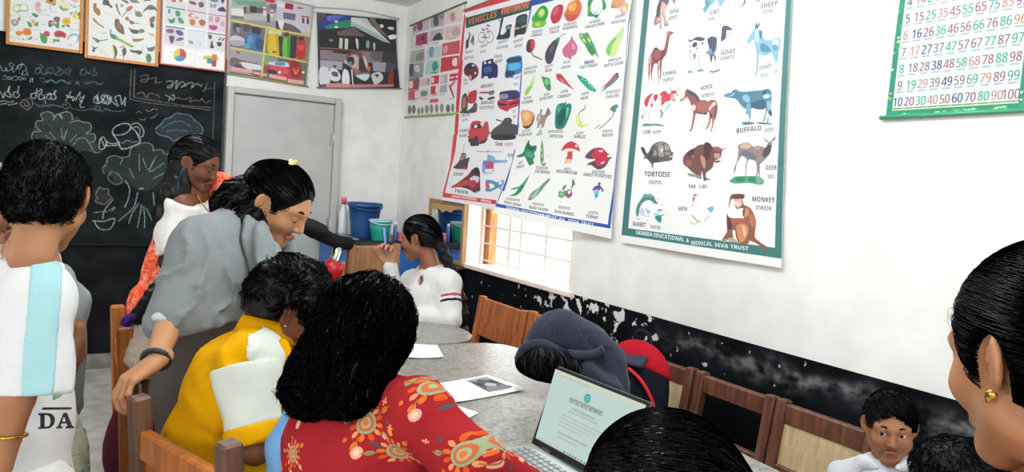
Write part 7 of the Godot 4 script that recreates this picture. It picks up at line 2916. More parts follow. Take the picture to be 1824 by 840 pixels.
func boy_in_stripes() -> void:
	var s := 0.88
	var o := v(-2.456,.757,3.935) * Vector3(1, 0, 1)
	var t := person("boy in a white t-shirt with a pale cyan stripe, seen from behind", o)
	var hx := facing(v(-2.398,1.379,4.012) - o, v(.308,-0.304,-0.902), s)
	var j := {"head": hx.origin + hx.basis * Vector3(0, -0.05, -0.03), "neck": v(-2.431,1.233,4.027) - o, "chest": v(-2.478,1.081,3.895) - o, "waist": v(-2.46,.894,3.897) - o, "pelvis": v(-2.451,.719,3.906) - o,
		"sr": v(-2.411,1.187,4.102) - o, "sl": v(-2.575,1.148,3.807) - o, "er": v(-2.441,1.01,4.157) - o, "wr": v(-2.474,.833,4.152) - o, "el": v(-2.602,.895,3.764) - o, "wl": v(-2.56,.749,3.873) - o}
	standing(j, s, v(.82,0,-0.573))
	var sf := skin_of(t, j, s, hx, "9d6c4d", "8a5244", false)
	put_hand(sf, j.wr, j.wr - j.er, v(-0.892,0,.453), -1.0, s, [0.3, 0.35, 0.35, 0.4], col("9d6c4d"))
	put_hand(sf, j.wl, j.wl - j.el, v(-0.858,0,-0.513), 1.0, s, [0.3, 0.35, 0.35, 0.4], col("9d6c4d"))
	obj("body", sf.mesh(), skin_mat(), t)
	face_parts(t, hx, "15110f")
	# short cropped hair
	var hb := cap(0.06, -0.05, 0.001)
	var hs := Surf.new()
	hb.net(hs, 0.006, hx)
	hb.hair(hs, 4200, 5, 0.0055, 0.0008, func(p: Vector3, _n: Vector3) -> Vector3: return Vector3(p.x * 3.0, -0.35 - p.y * 2.0, (p.z + 0.03) * 3.0 - 0.1), func(p: Vector3) -> bool: return p.y > -0.035 or p.z < 0.0, 31, hx, 0.005, Color.WHITE, 0.22)
	obj("hair", hs.mesh(), hair_mat("111113", 0.55), t)
	# t-shirt: body and the wide sleeve are one garment
	var white := cloth("cfd0d1", 0.05)
	var b := Blob.new()
	var f := 0.98 * s
	b.cone(j.pelvis, j.waist, 0.135 * f, 0.125 * f, 0.05)
	b.cone(j.waist, j.chest, 0.125 * f, 0.125 * f, 0.05)
	b.cone(j.chest - (j.sl - j.sr) * 0.18, j.chest + (j.sl - j.sr) * 0.18, 0.115 * f, 0.115 * f, 0.05)
	b.cone(j.sl, j.sr, 0.062 * f, 0.062 * f, 0.05)
	b.cone(j.neck, j.chest, 0.055 * f, 0.1 * f, 0.06)
	b.warp = folds(0.011, Vector3(9, 5, 9), 4)
	b.cuts.append(Plane(Vector3.DOWN, -(j.pelvis.y - 0.07)))
	b.cone(j.sl, j.neck, 0.05, 0.052, 0.03)
	b.cone(j.sr, j.neck, 0.05, 0.052, 0.03)
	b.cone(j.neck + (j.head - j.neck) * 0.25, j.head, 0.05, 0.06, 0.01, 1)
	var bs := Surf.new()
	b.net(bs, 0.01)
	obj("tshirt_body", bs.mesh(), white, t)
	var sl := func(extra: float) -> Blob:
		var q := Blob.new()
		q.cone(j.neck + (j.sr - j.neck) * 0.35, j.sr, 0.05 + extra, 0.06 + extra, 0.03)
		q.cone(j.sr, v(-2.421,.973,4.149) - o, 0.06 + extra, 0.074 + extra, 0.03)
		q.warp = folds(0.012, Vector3(9, 5, 9), 14)
		var dn: Vector3 = (v(-2.421,.973,4.149) - v(-2.411,1.187,4.102)).normalized()
		q.cuts.append(Plane(dn, (v(-2.422,1.008,4.145) - o).dot(dn)))
		return q
	var q1: Blob = sl.call(0.0)
	var qs := Surf.new()
	q1.net(qs, 0.007)
	obj("sleeve", qs.mesh(), white, t)
	var q2: Blob = sl.call(0.004)
	var mid := (v(-2.403,1.037,4.248) - o)
	var axis := (v(-2.411,1.187,4.102) - v(-2.421,.973,4.149)).normalized()
	var sidew := axis.cross(v(-0.029,0,-1)).normalized()
	q2.cuts.append(Plane(sidew, mid.dot(sidew) + 0.028))
	q2.cuts.append(Plane(-sidew, -mid.dot(sidew) + 0.026))
	var q2s := Surf.new()
	q2.net(q2s, 0.007)
	obj("cyan_stripe", q2s.mesh(), cloth("9cc3c8", 0.05), t)
	obj("sleeve_on_far_side", arm_sleeve(j.sl, j.sl + (j.el - j.sl) * 0.85, 0.06, 0.078, 5), white, t)
	var nk := neckline(j.neck + (j.head - j.neck) * 0.12, 0.057, (j.head - j.neck), 0.007)
	obj("neckband", tube(nk[0], nk[1], 8), cloth("dfe6e6"), t)
	# white trousers, with printed letters on the hip
	var tb := Blob.new()
	for q in [["l", 1.0], ["r", -1.0]]:
		var h: Vector3 = j.pelvis + (j.sl - j.sr).normalized() * 0.07 * float(q[1])
		tb.cone(h, j["k" + q[0]], 0.1 * s, 0.085 * s, 0.03)
		tb.cone(j["k" + q[0]], j["a" + q[0]] + Vector3(0, 0.02, 0), 0.085 * s, 0.075 * s, 0.03)
	tb.warp = folds(0.014, Vector3(8, 5, 8), 8)
	var ts := Surf.new()
	tb.net(ts, 0.014)
	obj("trousers", ts.mesh(), cloth("cbcbc6", 0.05), t)
	var f_ := SystemFont.new()
	f_.font_names = PackedStringArray(["Droid Serif"])
	f_.font_weight = 700
	var tm := TextMesh.new()
	tm.text = "DA"
	tm.font = f_
	tm.font_size = 32
	tm.pixel_size = 0.00125
	tm.depth = 0.004
	# lettering lies on the shirt's back, facing behind the boy
	var lb := Basis.looking_at(v(.293,.049,-0.955), Vector3.UP)
	obj("printed_letters", tm, mat("2c2e30", 0.7), t, Transform3D(lb, v(-2.376,.953,4.154) - o))
	obj("printed_line", Kit.new().box(Vector3.ZERO, Vector3(0.05, 0.0025, 0.006), 0.0).done(), mat("2c2e30", 0.7), t, Transform3D(lb, v(-2.374,.978,4.153) - o))
	obj("printed_leaf", lathe([[0.001, 0.0], [0.008, 0.012], [0.007, 0.024], [0.001, 0.036]], 10), mat("8ec9a0", 0.7), t, Transform3D(lb * Basis(Vector3(0, 0, 1), -0.6), v(-2.381,.991,4.136) - o))
	# bangle
	var bn := neckline(j.er + (j.wr - j.er) * 0.42, 0.034, (j.wr - j.er) + Vector3(0.02, 0, 0.03), 0.0028)
	obj("bangle", tube(bn[0], bn[1], 8), mat("c79a3a", 0.25, 1.0), t)

func arm_sleeve(a: Vector3, b_: Vector3, ra: float, rb: float, seed_: int, cell := 0.01) -> ArrayMesh:
	var b := Blob.new()
	b.cone(a, b_ + (b_ - a) * 0.25, ra, rb, 0.02)
	b.warp = folds(0.006, Vector3(12, 8, 12), seed_)
	var dn := (b_ - a).normalized()
	b.cuts.append(Plane(dn, b_.dot(dn)))
	var sf := Surf.new()
	b.net(sf, cell)
	return sf.mesh()

func woman_behind_boy() -> void:
	var s := 0.95
	var o := v(-2.431,.633,3.374) * Vector3(1, 0, 1)
	var t := person("woman in a pale printed dress with a grey shawl half hidden behind the boy", o)
	var hx := facing(v(-2.56,1.329,3.414) - o, v(.944,-0.19,.27), s)
	var j := {"head": hx.origin + hx.basis * Vector3(0, -0.05, -0.03), "neck": v(-2.523,1.154,3.393) - o, "chest": v(-2.477,.967,3.342) - o, "waist": v(-2.454,.758,3.35) - o, "pelvis": v(-2.445,.592,3.346) - o,
		"sr": v(-2.605,1.082,3.443) - o, "sl": v(-2.408,1.076,3.234) - o, "er": v(-2.556,.83,3.458) - o, "wr": v(-2.475,.766,3.571) - o, "el": v(-2.353,.976,3.252) - o, "wl": v(-2.329,.933,3.294) - o}
	j.el = v(-2.36,1.022,3.221) - o
	standing(j, s, v(.997,0,.076))
	var sf := skin_of(t, j, s, hx, "8d5f45", "7a4a40", false, 0.014, 0.0055)
	put_hand(sf, j.wl, Vector3(0, -1, 0), v(.858,0,.513), 1.0, s * 0.9, [0.4, 0.4, 0.45, 0.5], col("8d5f45"))
	put_hand(sf, j.wr, j.wr - j.er, v(-0.517,0,.856), -1.0, s * 0.9, [0.4, 0.4, 0.45, 0.5], col("8d5f45"))
	obj("body", sf.mesh(), skin_mat(), t)
	face_parts(t, hx, "15110f")
	var hb := cap(0.06, -0.03, 0.004)
	hb.ell(Vector3(0, 0.01, -0.12), Vector3(0.045, 0.045, 0.035), 0.02)
	var hs := Surf.new()
	hb.net(hs, 0.007, hx)
	obj("hair", hs.mesh(), hair_mat(), t)
	# printed dress
	var c := Canvas.new(256, 512, Color("d4d6bc"), 1.0)
	var rng := RandomNumberGenerator.new()
	rng.seed = 9
	for i in 120:
		c.ell(rng.randf() * 256, rng.randf() * 512, rng.randf_range(6, 22), rng.randf_range(5, 16), ["6fb7b4", "e3e2cf", "b9c98e", "4b87a8", "2f5f7c", "dfe6dd", "c8d3c0"][rng.randi() % 7], rng.randf() * 180)
	var dm := StandardMaterial3D.new()
	dm.albedo_texture = c.tex()
	dm.roughness = 0.9
	dm.uv1_triplanar = true
	dm.uv1_scale = Vector3.ONE * 2.2
	var b := Blob.new()
	b.cone(j.pelvis, j.chest, 0.14 * s, 0.125 * s, 0.05)
	b.cone(j.chest, j.neck, 0.115 * s, 0.055 * s, 0.05)
	b.cone(j.sl, j.sr, 0.058 * s, 0.058 * s, 0.05)
	b.cone(j.pelvis, Vector3(j.pelvis.x, 0.25, j.pelvis.z), 0.15 * s, 0.2 * s, 0.05)
	b.warp = folds(0.012, Vector3(12, 3, 12), 21)
	b.cuts.append(Plane(Vector3.DOWN, -0.2))
	var ds := Surf.new()
	b.net(ds, 0.014)
	obj("printed_dress", ds.mesh(), dm, t)
	obj("leggings", leg_cloth(j, s * 0.9), cloth("23374a"), t)
	# grey shawl over the far shoulder and arm
	var g := Blob.new()
	g.cone(j.sl + (j.sr - j.sl) * 0.2, j.sl, 0.065, 0.07, 0.03)
	g.cone(j.sl, j.el, 0.068, 0.06, 0.03)
	g.cone(j.el, j.el + Vector3(0.01, -0.3, 0.02), 0.055, 0.045, 0.03)
	g.warp = folds(0.012, Vector3(20, 5, 20), 6)
	var gs := Surf.new()
	g.net(gs, 0.01)
	obj("grey_shawl", gs.mesh(), cloth("8d9192"), t)

func leg_cloth(j: Dictionary, s: float) -> ArrayMesh:
	var tb := Blob.new()
	for q in [["l", 1.0], ["r", -1.0]]:
		var h: Vector3 = j.pelvis + (j.sl - j.sr).normalized() * 0.07 * float(q[1])
		tb.cone(h, j["k" + q[0]], 0.102 * s, 0.075 * s, 0.03)
		tb.cone(j["k" + q[0]], j["a" + q[0]] + Vector3(0, 0.03, 0), 0.075 * s, 0.055 * s, 0.03)
	tb.warp = folds(0.008, Vector3(10, 6, 10), 18)
	var ts := Surf.new()
	tb.net(ts, 0.016)
	return ts.mesh()

func woman_in_saree() -> void:
	var s := 0.95
	var o := v(-1.926,.681,2.212) * Vector3(1, 0, 1)
	var t := person("woman in an orange saree and white blouse in front of the blackboard", o)
	var hx := facing(v(-1.868,1.466,2.24) - o, v(.728,-0.369,.578), s)
	var j := {"head": hx.origin + hx.basis * Vector3(0, -0.05, -0.03), "neck": v(-1.892,1.321,2.214) - o, "chest": v(-1.893,1.152,2.204) - o, "waist": v(-1.924,.934,2.192) - o, "pelvis": v(-1.932,.754,2.19) - o,
		"sr": v(-1.933,1.283,2.31) - o, "sl": v(-1.811,1.283,2.102) - o, "er": v(-1.961,1.056,2.358) - o, "wr": v(-1.893,1.002,2.497) - o, "el": v(-1.755,1.053,2.108) - o, "wl": v(-1.716,.992,2.254) - o}
	standing(j, s, v(.858,0,.513))
	var sf := skin_of(t, j, s, hx, "6e4330", "5a332b", true)
	put_hand(sf, j.wr, j.wr - j.er, v(-0.274,.848,.454), 1.0, s * 0.9, [0.4, 0.4, 0.45, 0.5], col("6e4330"))
	put_hand(sf, j.wl, j.wl - j.el, v(.274,.848,-0.454), -1.0, s * 0.9, [0.4, 0.4, 0.45, 0.5], col("6e4330"))
	obj("body", sf.mesh(), skin_mat(), t)
	face_parts(t, hx, "120e0d", Vector2.ZERO, false)
	var hb := cap(0.06, -0.03, 0.005)
	hb.ell(Vector3(0, -0.02, -0.09), Vector3(0.055, 0.075, 0.045), 0.03)
	var hs := Surf.new()
	hb.net(hs, 0.007, hx)
	hb.hair(hs, 900, 7, 0.011, 0.0009, func(_p, _n): return Vector3(0, -0.3, -1), func(p: Vector3) -> bool: return p.y > -0.02, 8, hx, 0.002, Color.WHITE, 0.12)
	var tail := Blob.new()
	tail.chain([v(-1.935,1.439,2.236) - o, v(-1.963,1.328,2.264) - o, v(-1.988,1.227,2.234) - o, v(-2.002,1.11,2.188) - o], [0.055, 0.06, 0.05, 0.03], 0.03)
	tail.warp = folds(0.008, Vector3(40, 4, 40), 5)
	tail.net(hs, 0.008)
	obj("long_hair", hs.mesh(), hair_mat("0c0b0c", 0.38), t)
	# white blouse
	var b := Blob.new()
	b.cone(j.waist, j.chest, 0.11, 0.118, 0.05)
	b.cone(j.chest, j.neck, 0.105, 0.06, 0.05)
	b.cone(j.sr, j.sl, 0.06, 0.06, 0.05)
	b.cone(j.sr, j.sr + (j.er - j.sr) * 1.1, 0.064, 0.056, 0.03)
	b.cone(j.sl, j.sl + (j.el - j.sl) * 1.1, 0.064, 0.056, 0.03)
	yoke(b, j, 0.056)
	b.warp = folds(0.005, Vector3(14, 8, 14), 9)
	for q in ["r", "l"]:
		var dn: Vector3 = (j["e" + q] - j["s" + q]).normalized()
		b.cuts.append(Plane(dn, (j["s" + q] + (j["e" + q] - j["s" + q]) * 0.92).dot(dn)))
	var up := (v(.234,.94,.249)).normalized()
	b.cuts.append(Plane(up, (v(-1.901,1.312,2.233) - o).dot(up)))
	var bs := Surf.new()
	b.net(bs, 0.01)
	obj("white_blouse", bs.mesh(), cloth("e4e1df", 0.06), t)
	# saree: skirt, and the end over the far shoulder
	var c := Canvas.new(512, 512, Color("d9421f"), 1.0)
	var rng := RandomNumberGenerator.new()
	rng.seed = 14
	for i in 90:
		var x := rng.randf() * 512
		var y := rng.randf() * 512
		var cc: String = ["ef8a5c", "f0b595", "c53417", "e8643a", "f3cdb8"][rng.randi() % 5]
		for q in 5:
			c.ell(x + cos(q * 1.26) * 13, y + sin(q * 1.26) * 13, 9, 5, cc, q * 72.0)
	for i in 14:
		c.seg("%d,%d %d,%d" % [rng.randi() % 512, rng.randi() % 512, rng.randi() % 512, rng.randi() % 512], 3, "f0b090")
	var sm := StandardMaterial3D.new()
	sm.albedo_texture = c.tex()
	sm.roughness = 0.8
	sm.uv1_triplanar = true
	sm.uv1_scale = Vector3.ONE * 2.6
	var k := Blob.new()
	k.cone(j.waist, j.pelvis, 0.118, 0.15, 0.05)
	k.cone(j.pelvis, Vector3(j.pelvis.x, 0.0, j.pelvis.z), 0.155, 0.23, 0.05)
	k.cone(v(-1.956,.997,2.085) - o, v(-2.019,.798,2.064) - o, 0.07, 0.09, 0.06)
	k.cone(v(-2.019,.798,2.064) - o, (v(-2.021,.657,2.074) - o) * Vector3(1, 0, 1) + Vector3(0, 0.2, 0), 0.09, 0.11, 0.06)
	k.cone(v(-1.957,1.188,2.045) - o, v(-1.993,.965,2.042) - o, 0.05, 0.07, 0.05)
	k.warp = folds(0.016, Vector3(18, 2, 18), 2)
	k.cuts.append(Plane(Vector3.DOWN, -0.02))
	var ks := Surf.new()
	k.net(ks, 0.014)
	obj("saree_skirt", ks.mesh(), sm, t)
	var p := Blob.new()
	p.chain([v(-1.789,1.309,2.066) - o, v(-1.753,1.393,2.175) - o, v(-1.744,1.323,2.209) - o, v(-1.749,1.146,2.245) - o, v(-1.82,1,2.307) - o, v(-1.902,.905,2.336) - o], [0.05, 0.035, 0.05, 0.06, 0.07, 0.08], 0.04)
	p.warp = folds(0.012, Vector3(30, 6, 30), 12)
	var ps := Surf.new()
	p.net(ps, 0.01)
	obj("saree_end", ps.mesh(), sm, t)
	var er := hx * Vector3(-0.078, -0.038, -0.004)
	obj("earring", lathe([[0.001, -0.016], [0.006, -0.012], [0.008, -0.006], [0.004, 0.0], [0.001, 0.002]], 12), mat("c9a24a", 0.25, 1.0), t, Transform3D(Basis(), er))
	var ch := []
	for i in 17:
		var a := PI * (i / 16.0)
		ch.append(j.neck + (j.sl - j.sr) * 0.22 * cos(a) + v(.823,-0.11,.557) * (0.05 + 0.05 * sin(a)) + Vector3(0, 0.02 - 0.075 * sin(a), 0))
	obj("necklace", tube(ch, [0.002], 6), mat("c39c48", 0.3, 1.0), t)

func woman_in_shawl() -> void:
	var s := 1.0
	var o := v(-1.951,.725,3.282) * Vector3(1, 0, 1)
	var t := person("woman in a grey shawl bending over, one hand on the chair post", o)
	var hx := facing(v(-1.801,1.357,3.461) - o, v(.626,-0.518,.583), s)
	var j := {"head": hx.origin + hx.basis * Vector3(0, -0.05, -0.03), "neck": v(-1.881,1.232,3.411) - o, "chest": v(-1.92,1.107,3.374) - o, "waist": v(-1.941,.918,3.319) - o, "pelvis": v(-1.951,.743,3.28) - o,
		"sr": v(-2.023,1.219,3.514) - o, "sl": v(-1.756,1.181,3.268) - o, "er": v(-2.116,1.039,3.625) - o, "wr": v(-2.166,.96,3.765) - o, "el": v(-1.691,.983,3.324) - o, "wl": v(-1.683,.856,3.515) - o}
	standing(j, s, v(.91,0,.415))
	var skin := "b8845f"
	var sf := skin_of(t, j, s, hx, skin, "a0605a", true, 0.012, 0.0042)
	put_hand(sf, j.wr, v(-0.818,-0.502,.281), v(-0.339,.94,.016), 1.0, 0.95, [0.75, 0.75, 0.8, 0.85], col(skin), 0.9)
	put_hand(sf, j.wl, j.wl - j.el, v(.495,.287,-0.82), -1.0, 0.92, [0.3, 0.3, 0.35, 0.4], col(skin))
	obj("body", sf.mesh(), skin_mat(0.42), t)
	face_parts(t, hx, "120e0d", Vector2.ZERO, false)
	# hair drawn back to a clip, falling behind
	var hb := cap(0.066, -0.02, 0.006)
	hb.ell(Vector3(0, 0.03, -0.085), Vector3(0.058, 0.058, 0.05), 0.03)
	var hs := Surf.new()
	hb.net(hs, 0.006, hx)
	hb.hair(hs, 2600, 9, 0.011, 0.0009, func(p: Vector3, _n: Vector3) -> Vector3: return Vector3(-p.x * 1.2, 0.1 - p.y * 0.5, -1.0), func(p: Vector3) -> bool: return p.y > -0.01, 18, hx, 0.0025, Color.WHITE, 0.1)
	var tail := Blob.new()
	tail.chain([v(-1.853,1.385,3.427) - o, v(-1.905,1.371,3.42) - o, v(-1.933,1.353,3.416) - o, v(-1.915,1.299,3.443) - o, v(-1.883,1.26,3.478) - o], [0.062, 0.052, 0.045, 0.05, 0.03], 0.04)
	tail.cone(v(-1.87,1.344,3.455) - o, v(-1.863,1.281,3.488) - o, 0.055, 0.035, 0.04)
	tail.warp = folds(0.012, Vector3(26, 26, 26), 5)
	tail.net(hs, 0.007)
	tail.hair(hs, 900, 7, 0.011, 0.0009, func(p: Vector3, _n: Vector3) -> Vector3: return v(-0.728,-0.53,-0.435), func(_p): return true, 28, Transform3D(), 0.004, Color.WHITE, 0.5)
	obj("hair", hs.mesh(), hair_mat("0c0b0c", 0.36), t)
	var clip := Surf.new()
	var cb := Blob.new()
	cb.cone(Vector3(-0.012, 0.122, -0.03), Vector3(0.018, 0.128, -0.05), 0.010, 0.008, 0.01)
	cb.cone(Vector3(0.002, 0.13, -0.03), Vector3(0.0, 0.142, -0.028), 0.009, 0.006, 0.01)
	cb.net(clip, 0.003, hx)
	obj("hair_clip", clip.mesh(), mat("e6c069", 0.35), t)
	# printed kurta under the shawl
	var c := Canvas.new(256, 256, Color("b9c0c3"), 1.0)
	var rng := RandomNumberGenerator.new()
	rng.seed = 3
	for i in 60:
		c.ell(rng.randf() * 256, rng.randf() * 256, rng.randf_range(3, 8), rng.randf_range(2, 5), ["c99a94", "8ea3a0", "dfe3e4", "9aa6b0"][rng.randi() % 4], rng.randf() * 180)
	var km := StandardMaterial3D.new()
	km.albedo_texture = c.tex()
	km.roughness = 0.9
	km.uv1_triplanar = true
	km.uv1_scale = Vector3.ONE * 4.0
	var kb := Blob.new()
	kb.cone(j.waist, j.chest, 0.112, 0.12, 0.05)
	kb.cone(j.chest, j.neck, 0.11, 0.052, 0.05)
	kb.cone(j.sr, j.sl, 0.058, 0.06, 0.05)
	kb.cone(j.sl, j.el, 0.062, 0.05, 0.03)
	kb.cone(j.sr, j.er + (j.er - j.sr) * 0.1, 0.058, 0.052, 0.03)
	yoke(kb, j, 0.057)
	kb.warp = folds(0.006, Vector3(14, 8, 14), 9)
	var rd: Vector3 = (j.wr - j.er).normalized()
	kb.cuts.append(Plane((j.er - j.sr).normalized(), (j.er + (j.er - j.sr) * 0.12).dot((j.er - j.sr).normalized())))
	var ks := Surf.new()
	kb.net(ks, 0.01)
	obj("printed_kurta", ks.mesh(), km, t)
	var cuff := arm_sleeve(j.er - (j.er - j.sr) * 0.12, j.er + (j.wr - j.er) * 0.10, 0.054, 0.05, 7, 0.007)
	obj("kurta_cuff", cuff, km, t)
	var skirt := Blob.new()
	skirt.cone(j.chest.lerp(j.waist, 0.6), j.pelvis, 0.128, 0.15, 0.05)
	skirt.cone(j.pelvis, Vector3(j.pelvis.x, 0.42, j.pelvis.z), 0.15, 0.18, 0.05)
	var hips: Vector3 = (j.sl - j.sr).normalized() * 0.06
	skirt.cone(j.pelvis - hips, j.pelvis + hips, 0.135, 0.135, 0.05)
	skirt.warp = folds(0.014, Vector3(16, 3, 16), 23)
	skirt.cuts.append(Plane(Vector3.DOWN, -0.4))
	var ss := Surf.new()
	skirt.net(ss, 0.014)
	obj("taupe_skirt", ss.mesh(), cloth("6c6563"), t)
	obj("trousers", leg_cloth(j, 0.9), cloth("4a2430"), t)
	# the shawl: over both shoulders and the near arm, hanging in folds
	var g := Blob.new()
	g.cone(j.sr, j.sl, 0.085, 0.075, 0.05)
	g.cone(j.neck + v(-0.942,0,-0.335) * 0.06, j.chest, 0.08, 0.14, 0.06)
	g.cone(v(-1.921,1.314,3.427) - o, v(-2.015,1.231,3.541) - o, 0.05, 0.075, 0.05)
	g.cone(j.sr, v(-2.094,1.049,3.602) - o, 0.092, 0.085, 0.05)
	g.cone(j.chest, v(-1.979,.965,3.409) - o, 0.135, 0.13, 0.07)
	g.cone(v(-1.989,1.133,3.541) - o, v(-2.047,.99,3.553) - o, 0.10, 0.10, 0.06)
	g.cone(v(-1.912,1.127,3.506) - o, v(-1.929,1.013,3.529) - o, 0.085, 0.08, 0.06)
	var gn := FastNoiseLite.new()
	gn.seed = 44
	gn.frequency = 1.0
	# drape lines fan out from the shoulder
	var top := v(-1.922,1.36,3.528) - o
	var gr := v(.858,0,.513)
	g.warp = func(p: Vector3) -> float:
		var q := p - top
		var ang := atan2(q.dot(gr), -q.y + 0.12)
		var far_ := smoothstep(0.06, 0.3, q.length())
		var w := gn.get_noise_3d(p.x * 3.0, p.y * 3.0, p.z * 3.0)
		var ridge := 1.0 - absf(sin(ang * 12.0 + w * 5.0))
		return -0.015 * ridge * ridge * far_ + 0.004 + 0.004 * gn.get_noise_3d(p.x * 8.0, p.y * 4.0, p.z * 8.0)
	var hem := v(.186,-0.983,-0.003)
	g.cuts.append(Plane(hem, (v(-2.071,1.005,3.561) - o).dot(hem)))
	# neck opening
	g.ell(v(-1.838,1.229,3.507) - o, Vector3(0.075, 0.1, 0.1), 0.03, 1)
	var gs := Surf.new()
	g.net(gs, 0.007)
	var grey := cloth("7d8284", 0.06)
	obj("grey_shawl", gs.mesh(), grey, t)
	var d2 := Blob.new()
	d2.chain([v(-1.9,1.336,3.402) - o, v(-1.88,1.252,3.574) - o, v(-1.853,1.148,3.657) - o, v(-1.865,1.055,3.635) - o], [0.03, 0.04, 0.05, 0.05], 0.03)
	d2.chain([v(-1.764,1.213,3.354) - o, v(-1.79,1.143,3.509) - o, v(-1.837,1.061,3.581) - o], [0.05, 0.045, 0.05], 0.03)
	var dd := v(.8,.362,.478)
	d2.warp = func(p: Vector3) -> float: return 0.007 * sin(p.dot(dd) * 120.0 + 3.0 * gn.get_noise_3d(p.x * 5.0, p.y * 5.0, p.z * 5.0))
	d2.cuts.append(Plane(hem, (v(-2.071,1.012,3.561) - o).dot(hem)))
	var d2s := Surf.new()
	d2.net(d2s, 0.007)
	obj("shawl_front_fold", d2s.mesh(), grey, t)
	# jewellery
	for q in [Vector3(-0.08, -0.034, -0.004), Vector3(0.08, -0.034, -0.004)]:
		obj("earring", lathe([[0.001, -0.024], [0.007, -0.02], [0.009, -0.012], [0.004, -0.004], [0.006, 0.0], [0.001, 0.004]], 12), mat("d2a94e", 0.22, 1.0), t, Transform3D(Basis(), hx * q))
	var ch := []
	for i in 17:
		var a := PI * (i / 16.0)
		ch.append(j.neck + (j.sl - j.sr) * 0.16 * cos(a) + v(.706,-0.445,.551) * (0.045 + 0.045 * sin(a)) + Vector3(0, -0.03 * sin(a), 0))
	obj("necklace", tube(ch, [0.0016], 6), mat("c9a24a", 0.3, 1.0), t)
	var wb := neckline(j.wr + (j.er - j.wr) * 0.06, 0.031, j.wr - j.er, 0.0075)
	obj("black_bracelet", tube(wb[0], wb[1], 8), mat("1c241f", 0.5), t)

func braid(pts: Array, r0: float, r1: float) -> Surf:
	var sf := Surf.new()
	var path := smooth_path(pts, 10)
	var b := Blob.new()
	var up := Vector3(0.2, 0.4, 0.9).normalized()
	var dist := 0.0
	var last: Vector3 = path[0]
	for i in path.size():
		dist += last.distance_to(path[i])
		last = path[i]
		var k := float(i) / (path.size() - 1)
		var r := lerpf(r0, r1, k)
		var tan_: Vector3 = (path[mini(i + 1, path.size() - 1)] - path[maxi(i - 1, 0)]).normalized()
		var x := tan_.cross(up).normalized()
		var y := tan_.cross(x)
		if i % 2 == 0:
			for q in 2:
				var ph := dist / (r * 1.9) * PI + PI * q
				b.ell(path[i] + x * cos(ph) * r * 0.55 + y * sin(ph * 2.0) * r * 0.25, Vector3.ONE * r * 0.72, r * 0.25)
	b.net(sf, maxf(r1 * 0.35, 0.004))
	return sf

func braided_child() -> void:
	var s := 0.8
	var o := v(-2.113,.556,3.046) * Vector3(1, 0, 1)
	var t := person("child with a black braid and purple hair tie in a cream knit top", o)
	var hx := facing(v(-1.986,1.107,3.077) - o, v(.931,-0.301,.206), s)
	var j := {"head": hx.origin + hx.basis * Vector3(0, -0.05, -0.03), "neck": v(-2.032,.953,3.097) - o, "chest": v(-2.087,.796,3.076) - o, "waist": v(-2.105,.617,3.057) - o, "pelvis": v(-2.111,.479,3.053) - o,
		"sr": v(-2.118,.903,3.19) - o, "sl": v(-1.984,.848,2.983) - o, "er": v(-2.11,.706,3.164) - o, "wr": v(-2.061,.593,3.179) - o, "el": v(-1.92,.673,3.035) - o, "wl": v(-1.881,.742,3.229) - o}
	seated(j, s, v(.978,0,-0.208))
	var sf := skin_of(t, j, s, hx, "7d5039", "6a3d34", false, 0.014, 0.006)
	put_hand(sf, j.wr, j.wr - j.er, Vector3.UP, 1.0, s, [0.3, 0.3, 0.3, 0.3], col("7d5039"))
	put_hand(sf, j.wl, j.wl - j.el, Vector3.UP, -1.0, s, [0.3, 0.3, 0.3, 0.3], col("7d5039"))
	obj("body", sf.mesh(), skin_mat(), t)
	face_parts(t, hx, "120e0d")
	var hb := cap(0.06, -0.03, 0.006)
	var hs := Surf.new()
	hb.net(hs, 0.008, hx)
	obj("hair", hs.mesh(), hair_mat(), t)
	var br := braid([hx * Vector3(0, 0.0, -0.1), v(-2.059,1.091,3.151) - o, v(-2.103,1.064,3.209) - o, v(-2.142,1.02,3.247) - o, v(-2.176,.973,3.254) - o], 0.03, 0.02)
	obj("braid", br.mesh(), hair_mat("0c0b0c", 0.5), t)
	var tie := Blob.new()
	for i in 7:
		var a := TAU * i / 7.0
		tie.ell(v(-2.19,.971,3.258) - o + v(.709,.688,.157) * cos(a) * 0.016 + v(.656,-0.309,-0.688) * sin(a) * 0.016, Vector3.ONE * 0.012, 0.006)
	var tis := Surf.new()
	tie.net(tis, 0.004)
	obj("purple_hair_tie", tis.mesh(), cloth("4d2f84"), t)
	# chunky cream knit
	var b := Blob.new()
	b.cone(j.waist + Vector3(0, 0.05, 0), j.chest, 0.105, 0.105, 0.05)
	b.cone(j.chest, j.neck, 0.1, 0.055, 0.05)
	b.cone(j.sr, j.sl, 0.062, 0.062, 0.05)
	b.cone(j.sr, v(-2.136,.837,3.231) - o, 0.065, 0.062, 0.04)
	b.cone(v(-2.155,.922,3.201) - o, v(-2.156,.865,3.229) - o, 0.045, 0.04, 0.04)
	b.cone(j.sl, j.el, 0.06, 0.05, 0.03)
	b.warp = func(p: Vector3) -> float: return 0.006 * sin(p.x * 130.0 + p.y * 60.0) * cos(p.y * 120.0 - p.z * 80.0)
	var bs := Surf.new()
	b.net(bs, 0.0075)
	obj("cream_knit_top", bs.mesh(), cloth("d9c8bb", 0.25), t)
	var q := Blob.new()
	q.cone(j.waist, j.pelvis, 0.112, 0.13, 0.05)
	for e in ["l", "r"]:
		q.cone(j.pelvis, j["k" + e], 0.12, 0.09, 0.05)
		q.cone(j["k" + e], j["a" + e] + Vector3(0, 0.12, 0), 0.09, 0.1, 0.05)
	q.warp = folds(0.012, Vector3(14, 5, 14), 3)
	var qs := Surf.new()
	q.net(qs, 0.014)
	obj("plum_skirt", qs.mesh(), cloth("4a1c28"), t)

